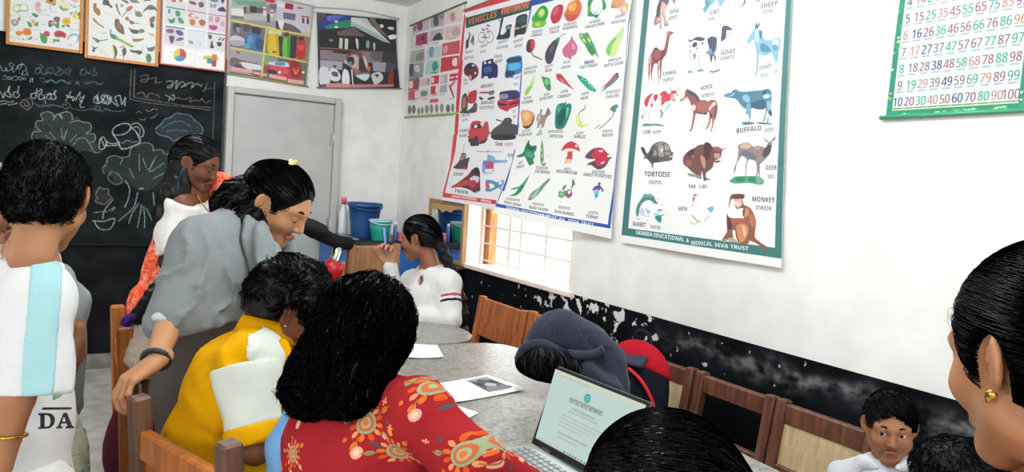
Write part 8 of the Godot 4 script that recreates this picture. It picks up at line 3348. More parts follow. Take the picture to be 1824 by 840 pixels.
func teen_in_polo() -> void:
	var s := 0.97
	var o := v(-2.028,.527,3.908) * Vector3(1, 0, 1)
	var t := person("teen in a mustard yellow polo shirt with white sleeves leaning on the table", o)
	var hx := facing(v(-1.868,1.11,3.909) - o, v(.868,-0.46,.185), s)
	var j := {"head": hx.origin + hx.basis * Vector3(0, -0.05, -0.03), "neck": v(-1.926,1.033,3.904) - o, "chest": v(-1.967,.908,3.878) - o, "waist": v(-2.026,.743,3.844) - o, "pelvis": v(-2.028,.527,3.908) - o,
		"sr": v(-1.996,1.008,4.028) - o, "sl": v(-1.831,.924,3.713) - o, "er": v(-1.984,.828,4.097) - o, "wr": v(-1.86,.873,4.074) - o, "el": v(-1.753,.779,3.772) - o, "wl": v(-1.751,.881,3.905) - o}
	seated(j, s, v(1,0,.008))
	var skin := "74482f"
	var sf := skin_of(t, j, s, hx, skin, "5f382c", false, 0.012)
	put_hand(sf, j.wr, j.wr - j.er, v(-0.017,.976,.217), 1.0, s, [0.35, 0.35, 0.4, 0.45], col(skin))
	put_hand(sf, j.wl, j.wl - j.el, v(-0.017,.976,.217), -1.0, s, [0.35, 0.35, 0.4, 0.45], col(skin))
	obj("body", sf.mesh(), skin_mat(), t)
	face_parts(t, hx, "120e0d", Vector2(0, -0.3))
	# thick wavy hair
	var hb := cap(0.066, -0.015, 0.014)
	var hn := FastNoiseLite.new()
	hn.seed = 6
	hn.frequency = 1.0
	hb.warp = func(p: Vector3) -> float: return 0.012 * hn.get_noise_3d(p.x * 42.0, p.y * 42.0, p.z * 42.0)
	var hs := Surf.new()
	hb.net(hs, 0.0055, hx)
	hb.hair(hs, 3200, 7, 0.007, 0.0009, func(p: Vector3, _n: Vector3) -> Vector3: return Vector3(sin(p.y * 70.0 + p.x * 30.0), -0.3 + sin(p.z * 60.0) * 0.8, cos(p.y * 50.0 + p.z * 40.0)), func(p: Vector3) -> bool: return p.y > -0.01, 41, hx, 0.006, Color.WHITE, 0.4)
	obj("wavy_hair", hs.mesh(), hair_mat("121113", 0.5), t)
	# polo
	var yellow := cloth("d59a08", 0.06)
	var white := cloth("ccd0c6", 0.06)
	var wn := FastNoiseLite.new()
	wn.seed = 71
	wn.frequency = 1.0
	var shell := func(x: float) -> Blob:
		var b := Blob.new()
		b.cone(j.pelvis, j.waist, 0.137 + x, 0.124 + x, 0.06)
		b.cone(j.waist, j.chest, 0.124 + x, 0.13 + x, 0.06)
		b.cone(j.chest - (j.sl - j.sr) * 0.15, j.chest + (j.sl - j.sr) * 0.15, 0.118 + x, 0.118 + x, 0.05)
		b.cone(j.chest, j.neck, 0.11 + x, 0.058 + x, 0.06)
		b.cone(j.sr, j.sl, 0.062 + x, 0.062 + x, 0.05)
		b.cone(j.sl, j.neck, 0.06 + x, 0.058 + x, 0.03)
		b.cone(j.sr, j.neck, 0.06 + x, 0.058 + x, 0.03)
		b.warp = func(p: Vector3) -> float:
			var w := wn.get_noise_3d(p.x * 5.0, p.y * 5.0, p.z * 5.0)
			return 0.010 * wn.get_noise_3d(p.x * 9.0, p.y * 7.0, p.z * 9.0) + 0.006 * sin(p.dot(v(.607,.707,.363)) * 70.0 + w * 6.0) * smoothstep(0.0, 0.4, w)
		b.cuts.append(Plane(Vector3.DOWN, -(j.pelvis.y - 0.10)))
		return b
	var b: Blob = shell.call(0.0)
	var bs := Surf.new()
	b.net(bs, 0.009)
	obj("yellow_polo_body", bs.mesh(), yellow, t)
	# sleeve: white with a yellow band
	var dn: Vector3 = (v(-1.979,.842,4.11) - v(-2.003,1.021,4.034)).normalized()
	var sleeve := func(extra: float, a: float, e: float) -> Surf:
		var q := Blob.new()
		q.cone(v(-1.976,1.028,4.003) - o, v(-1.996,.999,4.029) - o, 0.06 + extra, 0.07 + extra, 0.03)
		q.cone(v(-1.996,.999,4.029) - o, v(-1.983,.81,4.111) - o, 0.07 + extra, 0.058 + extra, 0.03)
		q.warp = folds(0.006, Vector3(12, 8, 12), 33)
		var org := v(-2.003,1.021,4.034) - o
		q.cuts.append(Plane(dn, org.dot(dn) + e))
		q.cuts.append(Plane(-dn, -org.dot(dn) - a))
		var z := Surf.new()
		q.net(z, 0.007)
		return z
	obj("white_sleeve", sleeve.call(0.004, 0.012, 0.155).mesh(), white, t)
	obj("yellow_sleeve_band", sleeve.call(0.007, 0.15, 0.195).mesh(), yellow, t)
	obj("far_sleeve", arm_sleeve(j.sl, j.sl + (j.el - j.sl) * 0.7, 0.064, 0.062, 12), white, t)
	# white shoulder panel
	var pb: Blob = shell.call(0.006)
	var pd := v(.83,.254,.496)
	pb.cuts.append(Plane(-pd, -(v(-1.968,1.018,4.032) - o).dot(pd)))
	var pe := v(.333,-0.942,-0.045)
	pb.cuts.append(Plane(pe, (v(-1.957,.987,4.03) - o).dot(pe)))
	var pf := v(.515,.1,-0.852)
	pb.cuts.append(Plane(pf, (v(-1.944,1,3.966) - o).dot(pf)))
	var ps := Surf.new()
	pb.net(ps, 0.006)
	obj("white_shoulder_panel", ps.mesh(), white, t)
	# collar: a stand and two turned points
	var axis: Vector3 = (j.head - j.neck).normalized()
	var cr := []
	var cx := axis.cross(v(.588,.195,-0.785)).normalized()
	var cy := axis.cross(cx)
	var rsets := []
	for i in 29:
		var a := TAU * i / 28.0
		var dir := cx * cos(a) + cy * sin(a)
		var ring := []
		for e in [[0.07, -0.03], [0.084, -0.024], [0.07, 0.024], [0.064, 0.026], [0.058, -0.01]]:
			ring.append(j.neck + axis * (0.03 + float(e[1])) + dir * float(e[0]))
		rsets.append(ring)
	var cst := SurfaceTool.new()
	cst.begin(Mesh.PRIMITIVE_TRIANGLES)
	rings(cst, rsets, true, false)
	cst.generate_normals()
	obj("polo_collar", cst.commit(), yellow, t)
	var cp := Blob.new()
	cp.cone(v(-1.914,1.038,4.005) - o, v(-1.899,1.012,4.027) - o, 0.022, 0.012, 0.02)
	cp.cone(v(-1.953,1.031,4.005) - o, v(-1.932,1.004,4.043) - o, 0.02, 0.012, 0.02)
	var cps := Surf.new()
	cp.net(cps, 0.005)
	obj("collar_point", cps.mesh(), yellow, t)
	var er := hx * Vector3(-0.08, -0.03, -0.002)
	obj("ear_stud", lathe([[0.001, -0.003], [0.004, -0.002], [0.004, 0.002], [0.001, 0.003]], 10), mat("d9d4c0", 0.2, 1.0), t, Transform3D(Basis(), er))
	obj("trousers", leg_cloth(j, 1.0), cloth("1b1d24"), t)

func kurta_print() -> StandardMaterial3D:
	var c := Canvas.new(1024, 1024, Color("952429"), 1.0)
	var rng := RandomNumberGenerator.new()
	rng.seed = 17
	for i in 40:
		var x := rng.randf() * 1024
		var y := rng.randf() * 1024
		for q in 4:
			c.at(x, y, rng.randf_range(0.8, 1.3)).ell(cos(q * 1.571) * 7, sin(q * 1.571) * 7, 6, 4, ["e7b9a0", "e4cfc4", "d98a6a"][i % 3], q * 90.0)
	for e in [[300, 250, 1.0], [560, 420, 0.85], [790, 260, 1.0], [160, 560, 1.0], [420, 700, 1.0], [700, 640, 0.9], [930, 560, 1.0], [220, 880, 1.0], [620, 920, 1.0], [880, 860, 0.95], [60, 180, 0.8], [520, 100, 0.8], [900, 60, 0.8], [130, 380, 0.8], [440, 480, 0.8], [680, 480, 0.8], [330, 980, 0.8], [760, 780, 0.8], [30, 760, 0.8]]:
		c.at(e[0], e[1], e[2])
		for q in 12:
			var a := TAU * q / 12.0
			c.ell(cos(a) * 58, sin(a) * 58, 15, 9, ["d6662c", "de8a5e", "c84e22"][q % 3], rad_to_deg(a))
		c.ell(0, 0, 43, 43, "8d9a78")
		c.ell(0, 0, 33, 33, "b7613c")
		c.ell(0, 0, 22, 22, "97a07c")
		c.ell(0, 0, 12, 12, "d6662c")
		for q in 5:
			var a := TAU * q / 5.0 + 0.5
			c.ell(cos(a) * 92, sin(a) * 92, 17, 11, ["d8a58c", "d6762c", "7f8a6c"][q % 3], rad_to_deg(a))
			c.ell(cos(a + 0.5) * 100, sin(a + 0.5) * 100, 9, 9, ["4c4a58", "d6662c"][q % 2])
			c.line("%d,%d %d,%d" % [int(cos(a) * 60), int(sin(a) * 60), int(cos(a) * 120), int(sin(a) * 120)], 5, "a8642c")
		c.ell(0, 112, 20, 24, "dc9a86")
		c.ell(0, 112, 10, 13, "e7b9a0")
		c.ell(0, -108, 14, 22, "d98a2c")
	var m := StandardMaterial3D.new()
	m.albedo_texture = c.tex()
	m.roughness = 0.9
	m.metallic_specular = 0.12
	m.heightmap_enabled = true
	m.heightmap_texture = cloth_bump
	m.heightmap_scale = 0.04
	return m

func child_in_kurta() -> void:
	var s := 0.84
	var o := v(-1.845,.689,4.426) * Vector3(1, 0, 1)
	var t := person("child with bobbed black hair in a red flowered kurta, seen from behind", o)
	var hx := facing(v(-1.845,1.153,4.423) - o, v(.873,-0.325,-0.365), s)
	var j := {"head": hx.origin + hx.basis * Vector3(0, -0.05, -0.03), "neck": v(-1.862,1.031,4.423) - o, "chest": v(-1.845,.915,4.408) - o, "waist": v(-1.84,.77,4.399) - o, "pelvis": v(-1.835,.633,4.39) - o,
		"sr": v(-1.798,1.034,4.567) - o, "sl": v(-1.879,.934,4.292) - o, "er": v(-1.734,.963,4.67) - o, "wr": v(-1.578,.876,4.619) - o, "el": v(-1.896,.775,4.271) - o, "wl": v(-1.885,.765,4.396) - o}
	standing(j, s, v(.892,0,-0.453))
	var skin := "a06e50"
	var sf := skin_of(t, j, s, hx, skin, "8f5548", false, 0.013, 0.0055)
	put_hand(sf, j.wr, j.wr - j.er, v(-0.101,.981,.168), 1.0, s, [0.3, 0.3, 0.35, 0.4], col(skin))
	put_hand(sf, j.wl, j.wl - j.el, v(-0.845,0,.535), -1.0, s, [0.3, 0.3, 0.35, 0.4], col(skin))
	obj("body", sf.mesh(), skin_mat(), t)
	face_parts(t, hx, "120e0d")
	# bob: cap plus full locks to the shoulders
	var hb := Blob.new()
	hb.ell(Vector3(0, 0.04, -0.02), Vector3(0.098, 0.1, 0.11), 0.03)
	hb.ell(Vector3(0, -0.04, -0.04), Vector3(0.108, 0.105, 0.10), 0.06)
	hb.ell(Vector3(-0.05, -0.115, -0.065), Vector3(0.075, 0.07, 0.06), 0.05)
	hb.ell(Vector3(0.055, -0.125, -0.06), Vector3(0.085, 0.075, 0.065), 0.05)
	hb.ell(Vector3(0.075, -0.16, -0.06), Vector3(0.06, 0.05, 0.05), 0.04)
	hb.ell(Vector3(0, -0.05, 0.11), Vector3(0.07, 0.13, 0.08), 0.02, 1)
	var hn := FastNoiseLite.new()
	hn.seed = 26
	hn.frequency = 1.0
	hb.warp = func(p: Vector3) -> float: return 0.012 * hn.get_noise_3d(p.x * 34.0, p.y * 9.0, p.z * 34.0) + 0.005 * hn.get_noise_3d(p.x * 90.0, p.y * 22.0, p.z * 90.0)
	var hs := Surf.new()
	hb.net(hs, 0.006, hx)
	hb.hair(hs, 4200, 11, 0.014, 0.001, func(p: Vector3, _n: Vector3) -> Vector3: return Vector3(p.x * 2.5 + 0.25 * sin(p.y * 45.0 + p.x * 30.0), -0.9, -0.25 + 0.25 * sin(p.y * 38.0)), func(_p): return true, 51, hx, 0.005, Color.WHITE, 0.3)
	obj("bobbed_hair", hs.mesh(), hair_mat("15151a", 0.42), t)
	# kurta: print laid out in the wearer's own back plane
	var m := kurta_print()
	var across: Vector3 = (j.sr - j.sl) * Vector3(1, 0, 1)
	across = across.normalized()
	var frame := Transform3D(Basis(across, Vector3.UP, across.cross(Vector3.UP)).transposed(), Vector3.ZERO)
	var b := Blob.new()
	b.cone(j.pelvis, j.waist, 0.145, 0.13, 0.06)
	b.cone(j.waist, j.chest, 0.13, 0.12, 0.06)
	b.cone(j.chest - across * 0.05, j.chest + across * 0.05, 0.115, 0.115, 0.05)
	b.cone(j.chest, j.neck, 0.105, 0.056, 0.06)
	b.cone(j.sr, j.sl, 0.058, 0.058, 0.05)
	b.cone(j.pelvis, Vector3(j.pelvis.x, 0.35, j.pelvis.z), 0.15, 0.19, 0.06)
	b.cone(j.sr, j.er, 0.062, 0.056, 0.03)
	b.cone(j.er, j.er + (j.wr - j.er) * 0.95, 0.056, 0.045, 0.02)
	b.cone(j.sl, j.el, 0.06, 0.052, 0.03)
	b.cone(j.el, j.wl, 0.052, 0.04, 0.02)
	yoke(b, j, 0.056)
	b.warp = folds(0.009, Vector3(10, 7, 10), 61)
	b.cuts.append(Plane(Vector3.DOWN, -0.36))
	b.cone(j.neck + (j.head - j.neck) * 0.3, j.head, 0.05, 0.06, 0.01, 1)
	var bs := Surf.new()
	b.net(bs, 0.009, Transform3D(), null, frame, Vector2(2.1, 2.1))
	obj("red_flowered_kurta", bs.mesh(), m, t)
	obj("trousers", leg_cloth(j, 0.85), cloth("8a2a2c"), t)
	# light blue side panel hanging from the left shoulder
	var d := Blob.new()
	d.chain([v(-1.902,.994,4.308) - o, v(-1.931,.946,4.283) - o, v(-1.947,.88,4.267) - o, v(-1.947,.78,4.264) - o, v(-1.933,.676,4.257) - o], [0.03, 0.036, 0.045, 0.05, 0.05], 0.04)
	d.warp = folds(0.008, Vector3(18, 5, 18), 13)
	var ds := Surf.new()
	d.net(ds, 0.007)
	obj("blue_scarf", ds.mesh(), cloth("6f9cc9", 0.08), t)

func girl_in_jersey() -> void:
	var s := 0.95
	var o := v(-0.663,.507,2.274) * Vector3(1, 0, 1)
	var t := person("girl with a long braid in a white striped-sleeve jersey, fist raised", o)
	var hx := facing(v(-0.774,1.15,2.224) - o, v(-0.702,-0.205,-0.682), s)
	var j := {"head": hx.origin + hx.basis * Vector3(0, -0.05, -0.03), "neck": v(-0.707,.976,2.256) - o, "chest": v(-0.694,.826,2.276) - o, "waist": v(-0.676,.633,2.291) - o, "pelvis": v(-0.655,.478,2.282) - o,
		"sl": v(-0.683,.937,2.414) - o, "sr": v(-0.725,.891,2.064) - o, "el": v(-0.698,.77,2.5) - o, "wl": v(-0.862,.753,2.344) - o, "er": v(-0.822,.754,2.134) - o, "wr": v(-0.888,.989,2.122) - o}
	seated(j, s, v(-0.997,0,.08))
	var skin := "8a5a40"
	var sf := skin_of(t, j, s, hx, skin, "75443a", false, 0.013, 0.005)
	put_hand(sf, j.wr, v(-0.085,.995,-0.051), v(.706,.096,-0.702), 1.0, 1.0, [0.85, 0.9, 0.95, 1.0], col("b07e5e"), 0.8)
	put_hand(sf, j.wl, j.wl - j.el, v(-0.164,.949,.271), 1.0, 0.9, [0.3, 0.35, 0.4, 0.4], col(skin))
	obj("body", sf.mesh(), skin_mat(), t)
	face_parts(t, hx, "120e0d", Vector2(0, -0.15))
	var hb := cap(0.06, -0.03, 0.007)
	hb.ell(Vector3(0, -0.01, -0.085), Vector3(0.05, 0.06, 0.045), 0.03)
	var hs := Surf.new()
	hb.net(hs, 0.007, hx)
	hb.hair(hs, 1000, 7, 0.011, 0.001, func(_p, _n): return Vector3(0, -0.4, -1), func(p: Vector3) -> bool: return p.y > -0.02, 8, hx, 0.002, Color.WHITE, 0.12)
	obj("hair", hs.mesh(), hair_mat("0c0b0c", 0.4), t)
	var br := braid([hx * Vector3(0, -0.04, -0.11), v(-0.644,1.022,2.337) - o, v(-0.623,.92,2.405) - o, v(-0.593,.806,2.432) - o, v(-0.582,.686,2.426) - o], 0.032, 0.022)
	obj("braid", br.mesh(), hair_mat("0f0d0d", 0.5), t)
	var tuft := Surf.new()
	var tb := Blob.new()
	tb.cone(v(-0.582,.692,2.425) - o, v(-0.595,.627,2.422) - o, 0.03, 0.012, 0.01)
	tb.net(tuft, 0.008)
	obj("braid_end", tuft.mesh(), hair_mat("2c201c", 0.5), t)
	# jersey
	var white := cloth("d6d4d2", 0.15)
	var b := Blob.new()
	b.cone(j.pelvis, j.waist, 0.125, 0.112, 0.05)
	b.cone(j.waist, j.chest, 0.112, 0.118, 0.05)
	b.cone(j.chest, j.neck, 0.108, 0.058, 0.05)
	b.cone(j.sr, j.sl, 0.062, 0.062, 0.05)
	for q in ["l", "r"]:
		b.cone(j["s" + q], j["e" + q], 0.064, 0.056, 0.03)
		b.cone(j["e" + q], j["e" + q] + (j["w" + q] - j["e" + q]) * 0.97, 0.055, 0.04, 0.02)
	yoke(b, j, 0.06)
	b.warp = folds(0.007, Vector3(13, 9, 13), 81)
	var fwd := v(-0.48,.777,-0.408)
	b.cone(j.neck, j.head, 0.058, 0.05, 0.012, 1)
	b.cone(j.neck, v(-0.776,.928,2.288) - o, 0.035, 0.02, 0.012, 1)
	var wd: Vector3 = (j.wr - j.er).normalized()
	var bs := Surf.new()
	b.net(bs, 0.009)
	obj("white_jersey", bs.mesh(), white, t)
	for q in ["l", "r"]:
		for e in [["navy_band", 0.50, 0.58, "23263c"], ["red_band", 0.36, 0.44, "b2404a"]]:
			var st := Blob.new()
			var a: Vector3 = j["s" + q]
			var z: Vector3 = j["e" + q]
			st.cone(a, z, 0.0665, 0.0585, 0.02)
			st.warp = folds(0.007, Vector3(13, 9, 13), 81)
			var dn := (z - a).normalized()
			st.cuts.append(Plane(dn, a.lerp(z, e[2]).dot(dn)))
			st.cuts.append(Plane(-dn, -a.lerp(z, e[1]).dot(dn)))
			var ss := Surf.new()
			st.net(ss, 0.006)
			obj(e[0], ss.mesh(), cloth(e[3]), t)
	obj("skirt", leg_cloth(j, 1.05), cloth("c9b8b4"), t)
	var pen := tube([v(-0.917,1.191,2.087) - o, v(-0.919,1.057,2.144) - o], [0.006], 8)
	tag(obj("pen", pen, mat("6a7fc8", 0.4), self, Transform3D(Basis(), o)), "blue pen held upright in the girl's raised fist", "pen")

func head_by_laptop() -> void:
	var s := 1.0
	var o := v(-1.676,.912,5.119) * Vector3(1, 0, 1)
	var t := person("person with glossy black hair sitting in front of the laptop, crown showing", o)
	var hx := facing(v(-1.698,1.048,5.118) - o, v(-0.041,-0.447,-0.893), s)
	var j := {"head": hx.origin + hx.basis * Vector3(0, -0.05, -0.03), "neck": v(-1.684,.953,5.134) - o, "chest": v(-1.65,.811,5.12) - o, "waist": v(-1.63,.66,5.121) - o, "pelvis": Vector3.ZERO + Vector3(0.02, 0.53, 0.05),
		"sr": v(-1.592,.935,5.238) - o, "sl": v(-1.748,.84,5) - o, "er": v(-1.509,.724,5.212) - o, "wr": v(-1.508,.602,5.106) - o, "el": v(-1.752,.666,4.953) - o, "wl": v(-1.627,.531,4.864) - o}
	j.waist = j.chest.lerp(j.pelvis, 0.5)
	seated(j, s, v(.124,0,-0.992))
	var sf := skin_of(t, j, s, hx, "8a5a40", "75443a", true, 0.016, 0.007)
	put_hand(sf, j.wr, j.wr - j.er, Vector3.UP, 1.0, 0.95, [0.3, 0.35, 0.4, 0.4], col("8a5a40"))
	put_hand(sf, j.wl, j.wl - j.el, Vector3.UP, -1.0, 0.95, [0.3, 0.35, 0.4, 0.4], col("8a5a40"))
	obj("body", sf.mesh(), skin_mat(), t)
	face_parts(t, hx, "120e0d", Vector2.ZERO, false)
	var hb := cap(0.066, -0.04, 0.012)
	hb.ell(Vector3(0, -0.03, -0.07), Vector3(0.075, 0.09, 0.06), 0.04)
	var hs := Surf.new()
	hb.net(hs, 0.006, hx)
	hb.hair(hs, 9000, 14, 0.009, 0.00075, func(p: Vector3, _n: Vector3) -> Vector3: return Vector3(-0.75 + p.x * 1.5, -0.35, -0.75), func(p: Vector3) -> bool: return p.y > 0.0, 61, hx, 0.0035, Color.WHITE, 0.14)
	obj("glossy_hair", hs.mesh(), glossy(), t)
	var b := Blob.new()
	b.cone(j.pelvis, j.waist, 0.14, 0.125, 0.05)
	b.cone(j.waist, j.chest, 0.125, 0.13, 0.05)
	b.cone(j.chest, j.neck, 0.12, 0.06, 0.05)
	b.cone(j.sr, j.sl, 0.066, 0.066, 0.05)
	for q in ["l", "r"]:
		b.cone(j["s" + q], j["e" + q], 0.064, 0.056, 0.03)
		b.cone(j["e" + q], j["e" + q].lerp(j["w" + q], 0.9), 0.055, 0.04, 0.02)
	var bs := Surf.new()
	b.net(bs, 0.014)
	obj("dark_shirt", bs.mesh(), cloth("3a4050"), t)
	obj("trousers", leg_cloth(j, 1.0), cloth("23242a"), t)

func small_boy() -> void:
	var s := 0.79
	var o := v(-0.328,.624,4.622) * Vector3(1, 0, 1)
	var t := person("small boy in a white collared shirt looking at the viewer", o)
	var hx := facing(v(-0.357,.852,4.609) - o, v(-0.787,-0.1,.609), s, 0.04)
	var j := {"head": hx.origin + hx.basis * Vector3(0, -0.05, -0.03), "neck": v(-0.344,.722,4.605) - o, "chest": v(-0.325,.599,4.603) - o, "waist": v(-0.323,.478,4.614) - o, "pelvis": v(-0.321,.39,4.622) - o,
		"sr": v(-0.436,.68,4.552) - o, "sl": v(-0.238,.677,4.649) - o, "er": v(-0.5,.552,4.571) - o, "wr": v(-0.565,.554,4.684) - o, "el": v(-0.248,.545,4.701) - o, "wl": v(-0.451,.548,4.753) - o}
	seated(j, s, v(-0.997,0,-0.076))
	var skin := "9a684a"
	var sf := skin_of(t, j, s, hx, skin, "8a5048", false, 0.012, 0.0036)
	put_hand(sf, j.wr, j.wr - j.er, Vector3.UP, -1.0, s, [0.3, 0.35, 0.4, 0.4], col(skin))
	put_hand(sf, j.wl, j.wl - j.el, Vector3.UP, 1.0, s, [0.3, 0.35, 0.4, 0.4], col(skin))
	obj("body", sf.mesh(), skin_mat(0.45), t)
	face_parts(t, hx, "1a1310", Vector2(-0.35, -0.05))
	var hb := cap(0.06, 0.0, 0.004)
	var hs := Surf.new()
	hb.net(hs, 0.005, hx)
	hb.hair(hs, 2600, 6, 0.007, 0.0009, func(p: Vector3, _n: Vector3) -> Vector3: return Vector3(0.5 + p.x * 2.0, -0.3, 0.7 if p.z > -0.02 else -0.7), func(p: Vector3) -> bool: return p.y > 0.01, 71, hx, 0.005, Color.WHITE, 0.35)
	obj("short_hair", hs.mesh(), hair_mat("121214", 0.5), t)
	var white := cloth("c9cacf", 0.1)
	var b := Blob.new()
	b.cone(j.pelvis, j.waist, 0.12, 0.11, 0.05)
	b.cone(j.waist, j.chest, 0.11, 0.11, 0.05)
	b.cone(j.chest, j.neck, 0.1, 0.052, 0.05)
	b.cone(j.sr, j.sl, 0.056, 0.056, 0.05)
	b.cone(j.sr, j.sr.lerp(j.er, 0.8), 0.058, 0.054, 0.03)
	b.cone(j.sl, j.sl.lerp(j.el, 0.8), 0.058, 0.054, 0.03)
	yoke(b, j, 0.05)
	b.warp = folds(0.009, Vector3(16, 10, 16), 91)
	b.cone(j.neck, j.head, 0.042, 0.042, 0.01, 1)
	var bs := Surf.new()
	b.net(bs, 0.008)
	obj("white_shirt", bs.mesh(), white, t)
	# open collar
	for e in [[v(-0.476,.771,4.614), v(-0.463,.765,4.646), v(-0.499,.738,4.603)], [v(-0.351,.769,4.667), v(-0.413,.766,4.676), v(-0.326,.734,4.685)]]:
		var cb := Blob.new()
		cb.cone(e[0] - o, e[1] - o, 0.016, 0.010, 0.02)
		cb.cone(e[0] - o, e[2] - o, 0.016, 0.012, 0.02)
		cb.warp = folds(0.004, Vector3(30, 30, 30), 6)
		var cs := Surf.new()
		cb.net(cs, 0.005)
		obj("collar_flap", cs.mesh(), white, t)
	obj("trousers", leg_cloth(j, s), cloth("2a3350"), t)

func dark_haired_child() -> void:
	var s := 0.82
	var o := v(-0.666,.696,4.963) * Vector3(1, 0, 1)
	var t := person("child showing only a dark tousled crown beside the small boy", o)
	var hx := facing(v(-0.733,.882,4.977) - o, v(-0.433,-0.304,-0.849), s)
	var j := {"head": hx.origin + hx.basis * Vector3(0, -0.05, -0.03), "neck": v(-0.64,.731,4.952) - o, "chest": v(-0.616,.627,4.952) - o, "waist": v(-0.614,.525,4.961) - o, "pelvis": v(-0.612,.436,4.97) - o,
		"sr": v(-0.48,.646,4.927) - o, "sl": v(-0.779,.726,4.974) - o, "er": v(-0.469,.501,4.91) - o, "wr": v(-0.539,.495,4.868) - o, "el": v(-0.832,.633,4.985) - o, "wl": v(-0.795,.599,4.916) - o}
	seated(j, s, v(-0.399,0,-0.917))
	var sf := skin_of(t, j, s, hx, "8a5a40", "75443a", false, 0.016, 0.007)
	put_hand(sf, j.wr, j.wr - j.er, Vector3.UP, 1.0, s, [0.3, 0.35, 0.4, 0.4], col("8a5a40"))
	put_hand(sf, j.wl, j.wl - j.el, Vector3.UP, -1.0, s, [0.3, 0.35, 0.4, 0.4], col("8a5a40"))
	obj("body", sf.mesh(), skin_mat(), t)
	face_parts(t, hx, "120e0d")
	var hb := cap(0.06, -0.03, 0.006)
	var hs := Surf.new()
	hb.net(hs, 0.007, hx)
	hb.hair(hs, 1800, 5, 0.008, 0.001, func(p: Vector3, _n: Vector3) -> Vector3: return Vector3(p.x * 3.0, -0.4, p.z * 3.0), func(p: Vector3) -> bool: return p.y > 0.0, 72, hx, 0.006, Color.WHITE, 0.6)
	obj("tousled_hair", hs.mesh(), hair_mat("17171a", 0.55), t)
	var b := Blob.new()
	b.cone(j.pelvis, j.chest, 0.12, 0.11, 0.05)
	b.cone(j.chest, j.neck, 0.1, 0.052, 0.05)
	b.cone(j.sr, j.sl, 0.056, 0.056, 0.05)
	for q in ["l", "r"]:
		b.cone(j["s" + q], j["s" + q].lerp(j["e" + q], 0.8), 0.058, 0.054, 0.03)
	var bs := Surf.new()
	b.net(bs, 0.014)
	obj("pale_shirt", bs.mesh(), cloth("c9ccd2"), t)
	obj("trousers", leg_cloth(j, s), cloth("2a3350"), t)

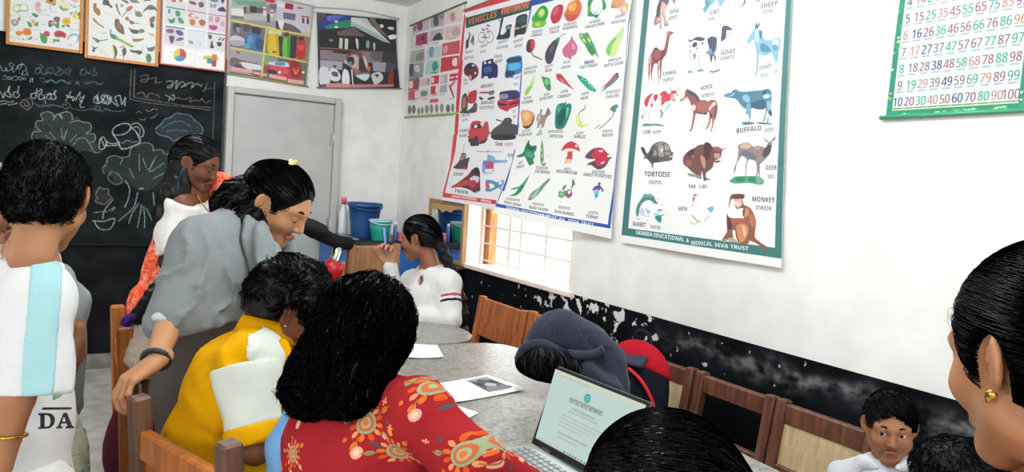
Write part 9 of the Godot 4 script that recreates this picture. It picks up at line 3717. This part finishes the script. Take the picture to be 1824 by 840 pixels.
func woman_with_earring() -> void:
	var s := 1.0
	var o := v(-1.365,1.011,5.44) * Vector3(1, 0, 1)
	var t := person("woman with a gold earring and pulled back hair, close at the right edge", o)
	var hx := facing(v(-1.468,1.317,5.434) - o, v(.323,-0.202,-0.925), s)
	var j := {"head": hx.origin + hx.basis * Vector3(0, -0.05, -0.03), "neck": v(-1.348,1.167,5.437) - o, "chest": v(-1.29,1.025,5.437) - o, "waist": v(-1.226,.822,5.433) - o, "pelvis": Vector3(0, 0.78, 0),
		"sl": v(-1.548,1.144,5.447) - o, "sr": v(-1.087,1.065,5.439) - o, "el": v(-1.506,.947,5.43) - o, "wl": v(-1.416,.772,5.323) - o, "er": v(-1.032,.799,5.435) - o, "wr": v(-1.023,.683,5.333) - o}
	j.waist = j.chest.lerp(j.pelvis, 0.5)
	standing(j, s, v(-0.316,0,-0.949))
	var skin := "ab7653"
	var sf := skin_of(t, j, s, hx, skin, "96584c", true, 0.014, 0.0036)
	put_hand(sf, j.wr, j.wr - j.er, Vector3.UP, 1.0, 0.95, [0.3, 0.35, 0.4, 0.4], col(skin))
	put_hand(sf, j.wl, j.wl - j.el, Vector3.UP, -1.0, 0.95, [0.3, 0.35, 0.4, 0.4], col(skin))
	obj("body", sf.mesh(), skin_mat(0.42), t)
	face_parts(t, hx, "120e0d", Vector2.ZERO, false)
	var hb := cap(0.066, -0.03, 0.007)
	hb.ell(Vector3(0, 0.0, -0.1), Vector3(0.055, 0.055, 0.045), 0.03)
	var hs := Surf.new()
	hb.net(hs, 0.005, hx)
	hb.hair(hs, 8000, 12, 0.010, 0.0006, func(p: Vector3, _n: Vector3) -> Vector3: return Vector3(-p.x * 0.5, -0.25 - p.y * 1.5, -1.0), func(p: Vector3) -> bool: return p.y > -0.025, 81, hx, 0.002, Color.WHITE, 0.1)
	# loose hairs at the brow
	var lb := cap(0.075, -0.03, 0.007)
	lb.verts = hb.verts
	lb.norms = hb.norms
	lb.hair(hs, 200, 8, 0.007, 0.0003, func(p: Vector3, _n: Vector3) -> Vector3: return Vector3(0.2, -0.6, 0.6), func(p: Vector3) -> bool: return p.z > 0.045 and p.y > 0.02, 83, hx, 0.007, Color.WHITE, 0.35)
	obj("pulled_back_hair", hs.mesh(), hair_mat("100f12", 0.4), t)
	var gold := mat("d6ad55", 0.2, 1.0)
	var er := hx * Vector3(0.079, -0.033, -0.004)
	var st := Surf.new()
	var eb := Blob.new()
	eb.ell(Vector3.ZERO, Vector3(0.0045, 0.0055, 0.007), 0.002)
	eb.ell(Vector3(0.001, -0.005, 0.003), Vector3(0.0035, 0.004, 0.004), 0.002)
	eb.net(st, 0.0012, Transform3D(hx.basis, er))
	obj("earring", st.mesh(), gold, t)
	var hr := []
	for i in 15:
		var a := TAU * i / 14.0
		hr.append(hx * (Vector3(0.083, 0.012, -0.026) + Vector3(cos(a) * 0.004, sin(a) * 0.009, -0.004 * sin(a))))
	obj("ear_hoop", tube(hr, [0.0008], 6), gold, t)
	var b := Blob.new()
	b.cone(j.pelvis, j.waist, 0.14, 0.12, 0.05)
	b.cone(j.waist, j.chest, 0.12, 0.125, 0.05)
	b.cone(j.chest, j.neck, 0.11, 0.06, 0.05)
	b.cone(j.sr, j.sl, 0.062, 0.062, 0.05)
	for q in ["l", "r"]:
		b.cone(j["s" + q], j["e" + q], 0.06, 0.052, 0.03)
	b.cone(j.pelvis, Vector3(j.pelvis.x, 0.3, j.pelvis.z), 0.15, 0.2, 0.05)
	var up := Vector3(-0.2, 1, 0.1).normalized()
	b.cuts.append(Plane(up, (j.neck - (j.head - j.neck) * 0.05).dot(up)))
	var bs := Surf.new()
	b.net(bs, 0.014)
	obj("kurta", bs.mesh(), cloth("7a4a52"), t)
	obj("trousers", leg_cloth(j, 0.9), cloth("3a3038"), t)
